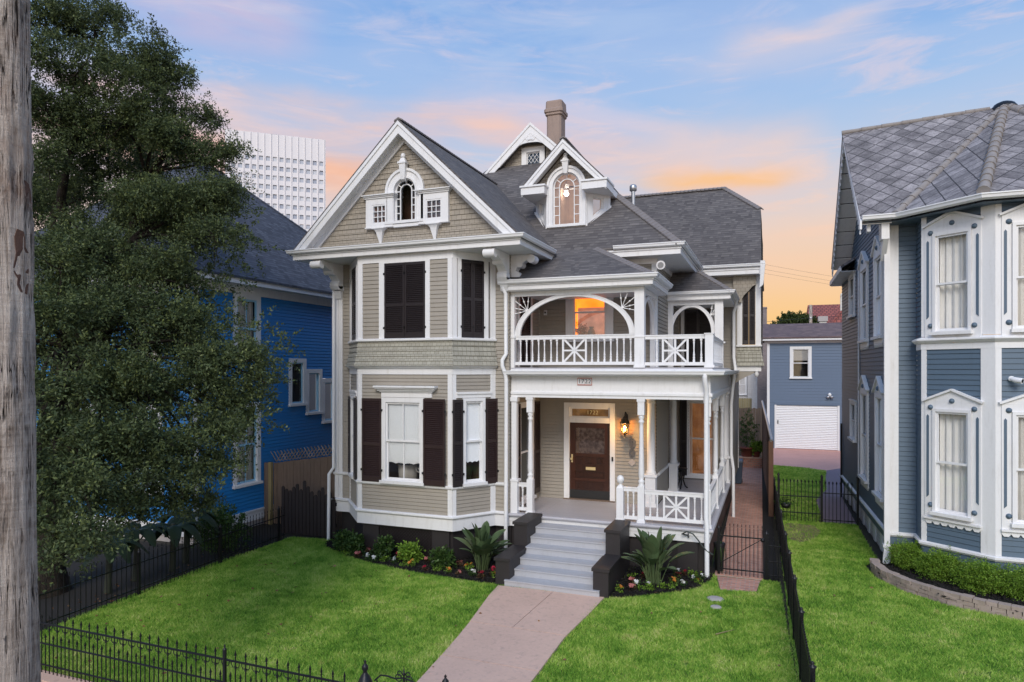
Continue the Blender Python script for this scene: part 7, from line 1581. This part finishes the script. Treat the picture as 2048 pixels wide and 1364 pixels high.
for bed, where in ((LB, 'left of the steps'), (RB, 'right of the steps')):
    for x, y, k in bed: flower(k, (x, y, .02), 'bedding plant with %s %s' % (kinds[k][2], where), '%s bedding plants %s' % ({'w': 'white', 'r': 'red', 'p': 'pink', 'o': 'orange', 'g': 'green'}[k], where))
# banana clump by the iron bars
def banana(label, loc, h, seed):
    t = thing('banana_plant', label, 'banana plant', loc, group='banana plants in the shade of the oak'); q = random.Random(seed); L = MB(); m = MB()
    m.tube([(0, 0, 0), (.02, .02, h*.35), (.0, .03, h*.7)], [.085, .07, .05], 8); o = m.build('stem', 'banana_stem', None); o.parent = t
    for k in range(8):
        a = k*.8+q.uniform(-.3, .3); d = Vector((math.cos(a), math.sin(a), 0)); s_ = Vector((-d.y, d.x, 0)); l = h*q.uniform(.5, .75); w = .17; rows = []
        for i in range(9):
            u = i/8; c = Vector((0, .03, h*.62))+d*l*u*.75+Vector((0, 0, l*(.75*u-1.0*u*u))); ww = w*math.sin(math.pi*min(1, .12+.86*u))**.6; rows.append([c-s_*ww-Vector((0, 0, ww*.35)), c, c+s_*ww-Vector((0, 0, ww*.35))])
        L.grid(rows, False, True)
    o = L.build('leaves', 'banana_leaf', None); o.parent = t
for k, (x, y, lab) in enumerate([(-14.4, 11.2, 'banana plant nearest the street behind the iron bars'), (-14.6, 12.1, 'banana plant in the middle of the clump behind the iron bars'), (-14.4, 13.0, 'banana plant right of the middle one behind the iron bars'), (-14.7, 13.7, 'banana plant closest to the blue house corner')]): banana(lab, (x, y, 0), 1.75+.15*(k % 2), k+3)
# far tree beyond the garage
ft = thing('garden_tree', 'round green tree beyond the garage roof, left of the red roof', 'tree', (1.6, 66, 0))
V, F = crown([(-.2, 0, 8.6, 1.3, 1.2, .9, 1.2), (1.0, 0, 8.9, 1.2, 1.2, 1.0, 1.2), (.2, .5, 9.3, 1.2, 1.2, .9, 1), (-1.3, .2, 8.3, .9, .9, .8, .8), (1.7, .4, 8.6, .8, .9, .9, .7), (0, 0, 7.6, 2.0, 1.6, 1.0, 1.2)], 420, .42, 10, .20, .13, .5); raw_mesh('crown', V, F, 'far_leaf', ft)
m = MB(); m.tube([(0, 0, 0), (0, 0, 4), (.2, 0, 8.5)], [.22, .18, .06], 8); o = m.build('trunk', 'bark', None); o.parent = ft
# stone edging of the right bed
se = thing('stone_edging', 'curved low edging wall of rough pinkish stones round the boxwood bed', 'edging')
cum = [0]
for a, b in zip(EDGE, EDGE[1:]): cum.append(cum[-1]+(Vector(b)-Vector(a)).length)
def along(t): return Vector((float(np.interp(t, cum, [p[0] for p in EDGE])), float(np.interp(t, cum, [p[1] for p in EDGE]))))
q = random.Random(8); m = MB()
for crs in range(3):
    t = -.0 + .1*crs
    while t < cum[-1]-.3:
        w = q.uniform(.17, .34); a, b = along(t+.006), along(t+w-.006); d = (b-a).normalized(); nn = Vector((d.y, -d.x)); o0, o1 = -.20+q.uniform(-.015, .02), q.uniform(-.015, .02); z0, z1 = -.03+crs*.095, -.03+(crs+1)*.095-.006+q.uniform(-.006, .01)
        P_ = [a+nn*o0, b+nn*o0, b+nn*o1, a+nn*o1]
        m.hexa([(p.x, p.y, z0) for p in P_]+[(p.x+q.uniform(-.012, .012), p.y+q.uniform(-.012, .012), z1) for p in P_]); t += w
m.build('stones', 'stone', se)
# ================================================================== SMALL THINGS
for k, (x, y, s_) in enumerate(STONES):
    m = MB(); qq = random.Random(k); m.lathe((x, y, -.02), [(s_*1.0, 0), (s_*.97, .035), (s_*.8, .05), (.001, .05)], 9, True); tag(m.build('stepping_stone', 'sidewalk_concrete'), ('larger', 'smaller')[k]+' round grey stepping stone in the lawn before the walk gate', 'stepping stone', 'stepping stones in the lawn')
hs = thing('garden_hose', 'dark hose looping down from a tap on the porch skirt beside the right paddle plant', 'hose', (-1.9, 17.3, 0))
m = MB(); m.tube([(-1.98, 17.38, 1.02), (-2.12, 17.3, 1.06), (-2.0, 17.25, 1.14), (-1.85, 17.25, 1.10), (-1.72, 17.26, .95), (-1.62, 17.28, .80), (-1.5, 17.3, .68), (-1.38, 17.36, .6)], .018, 7); m.build('hose', 'hose_green', hs)
m = MB(); m.tube([(-1.97, 17.43, .98), (-1.97, 17.36, .98), (-1.97, 17.34, 1.08)], .02, 7); m.build('tap', 'steel', hs)
hb = thing('strappy_plant', 'drooping strap-leaved plant at the porch corner behind the walk gate', 'plant', (-1.28, 18.1, .0)); m = MB(); q = random.Random(6)
for k in range(34):
    a = q.uniform(0, 6.28); d = Vector((math.cos(a), math.sin(a), 0)); s_ = Vector((-d.y, d.x, 0)); l = q.uniform(.3, .55); rows = []
    for i in range(7): u = i/6; c = Vector((0, 0, .75))+d*l*.55*u+Vector((0, 0, l*(.5*u-1.9*u*u))); rows.append([c-s_*.012*(1.1-u), c+s_*.012*(1.1-u)])
    m.grid(rows, False, True)
o = m.build('leaves', 'shrub_leaf', None); o.parent = hb
m = MB(); m.lathe((0, 0, 0), [(.10, 0), (.12, .5), (.15, .72), (.13, .74), (.001, .72)], 12); o = m.build('pot', 'dark_metal', None); o.parent = hb
tb_ = thing('trash_bin', 'blue-grey plastic wheelie bin behind the porch corner', 'bin', (-1.55, 32.2, 0))
m = MB(); m.hexa([(-.24, -.26, .05), (.24, -.26, .05), (.24, .26, .05), (-.24, .26, .05), (-.29, -.33, 1.0), (.29, -.33, 1.0), (.29, .33, 1.0), (-.29, .33, 1.0)]); o = m.build('body', 'bin_plastic', None); o.parent = tb_
m = MB(); m.hexa([(-.31, -.36, 1.0), (.31, -.36, 1.0), (.31, .36, 1.0), (-.31, .36, 1.0), (-.29, -.33, 1.07), (.29, -.33, 1.07), (.29, .36, 1.10), (-.29, .36, 1.10)]); o = m.build('lid', 'bin_plastic', None); o.parent = tb_
for sx in (-1, 1): m = MB(); m.tube([(sx*.22, .27, .10), (sx*.27, .27, .10)], .10, 14); o = m.build('wheel', 'black_ink', None); o.parent = tb_
bp = thing('brick_planter', 'low brick planter wall across the end of the brick walk', 'planter', (-1.1, 37.7, 0))
m = MB(); m.box(-1.75, 37.6, 0, -.52, 38.0, .5); m.build('wall', 'walk_brick', bp); m = MB(); m.box(-1.78, 37.56, .5, -.5, 38.02, .56); m.build('coping', 'concrete', bp)
def potted(label, loc, r, h, fh, frx, mat, flower_=None):
    t = thing('potted_plant', label, 'potted plant', loc, group='potted plants at the end of the walk'); m = MB(); m.lathe((0, 0, 0), [(r*.75, 0), (r*.95, h*.8), (r*1.08, h*.82), (r*1.08, h), (r*.9, h), (.001, h-.04)], 16); o = m.build('pot', 'terracotta', None); o.parent = t
    V, F = crown([(0, 0, h+fh*.5, frx, frx, fh*.5, 1)], 110, .2, 12, .09, .05, .3); raw_mesh('foliage', V, F, mat, t)
    m = MB(); m.tube([(0, 0, h-.05), (.02, 0, h+fh*.6)], [.02, .01], 6); o = m.build('stem', 'bark', None); o.parent = t
    return t
potted('tall shrub in a wide terracotta pot on the brick planter', (-1.28, 37.85, .56), .34, .5, 1.9, .42, 'shrub_leaf'); potted('small leafy plant in a terracotta pot beside the tall potted shrub', (-.80, 37.8, .56), .2, .3, .45, .25, 'hedge_leaf')
hbk = thing('hanging_basket', 'dark hanging basket plant on the short back fence', 'basket', (.42, 24.85, .55))
m = MB(); m.lathe((0, 0, 0), [(.001, -.12), (.12, -.08), (.18, .06), (.001, .05)], 12); o = m.build('basket', 'dark_metal', None); o.parent = hbk
V, F = crown([(0, 0, .1, .22, .2, .12, 1)], 40, .12, 10, .06, .03, .3); raw_mesh('foliage', V, F, 'shrub_leaf', hbk)
# fallen leaves, a twig and a palm frond on the grass
m = MB(); m.tube([(-1.03, 13.6, .06), (-.85, 13.75, .08), (-.7, 13.95, .07)], [.012, .01, .004], 5); tag(m.build('fallen_twig', 'new_post'), 'pale curved twig lying on the right part of the lawn', 'twig')
q = random.Random(12); k = 0; Pp = []
for _ in range(70): Pp.append((q.uniform(-13.2, -8), q.uniform(8.2, 15.0), .05))
for _ in range(60): Pp.append((q.uniform(-14.8, -13.7), q.uniform(8.2, 15.5), .01))
for _ in range(25): Pp.append((q.uniform(-6, 2.5), q.uniform(9, 22), .05))
Pp = np.array(Pp); D = unit(len(Pp)); D[:, 2] *= .2; V, F = leaf_quads(Pp, D, .07+.05*RNG.random(len(Pp)), .03+.03*RNG.random(len(Pp))); o = raw_mesh('fallen_leaves', V, F, 'dry_leaf'); o['kind'] = 'stuff'
bpy.context.view_layer.update()
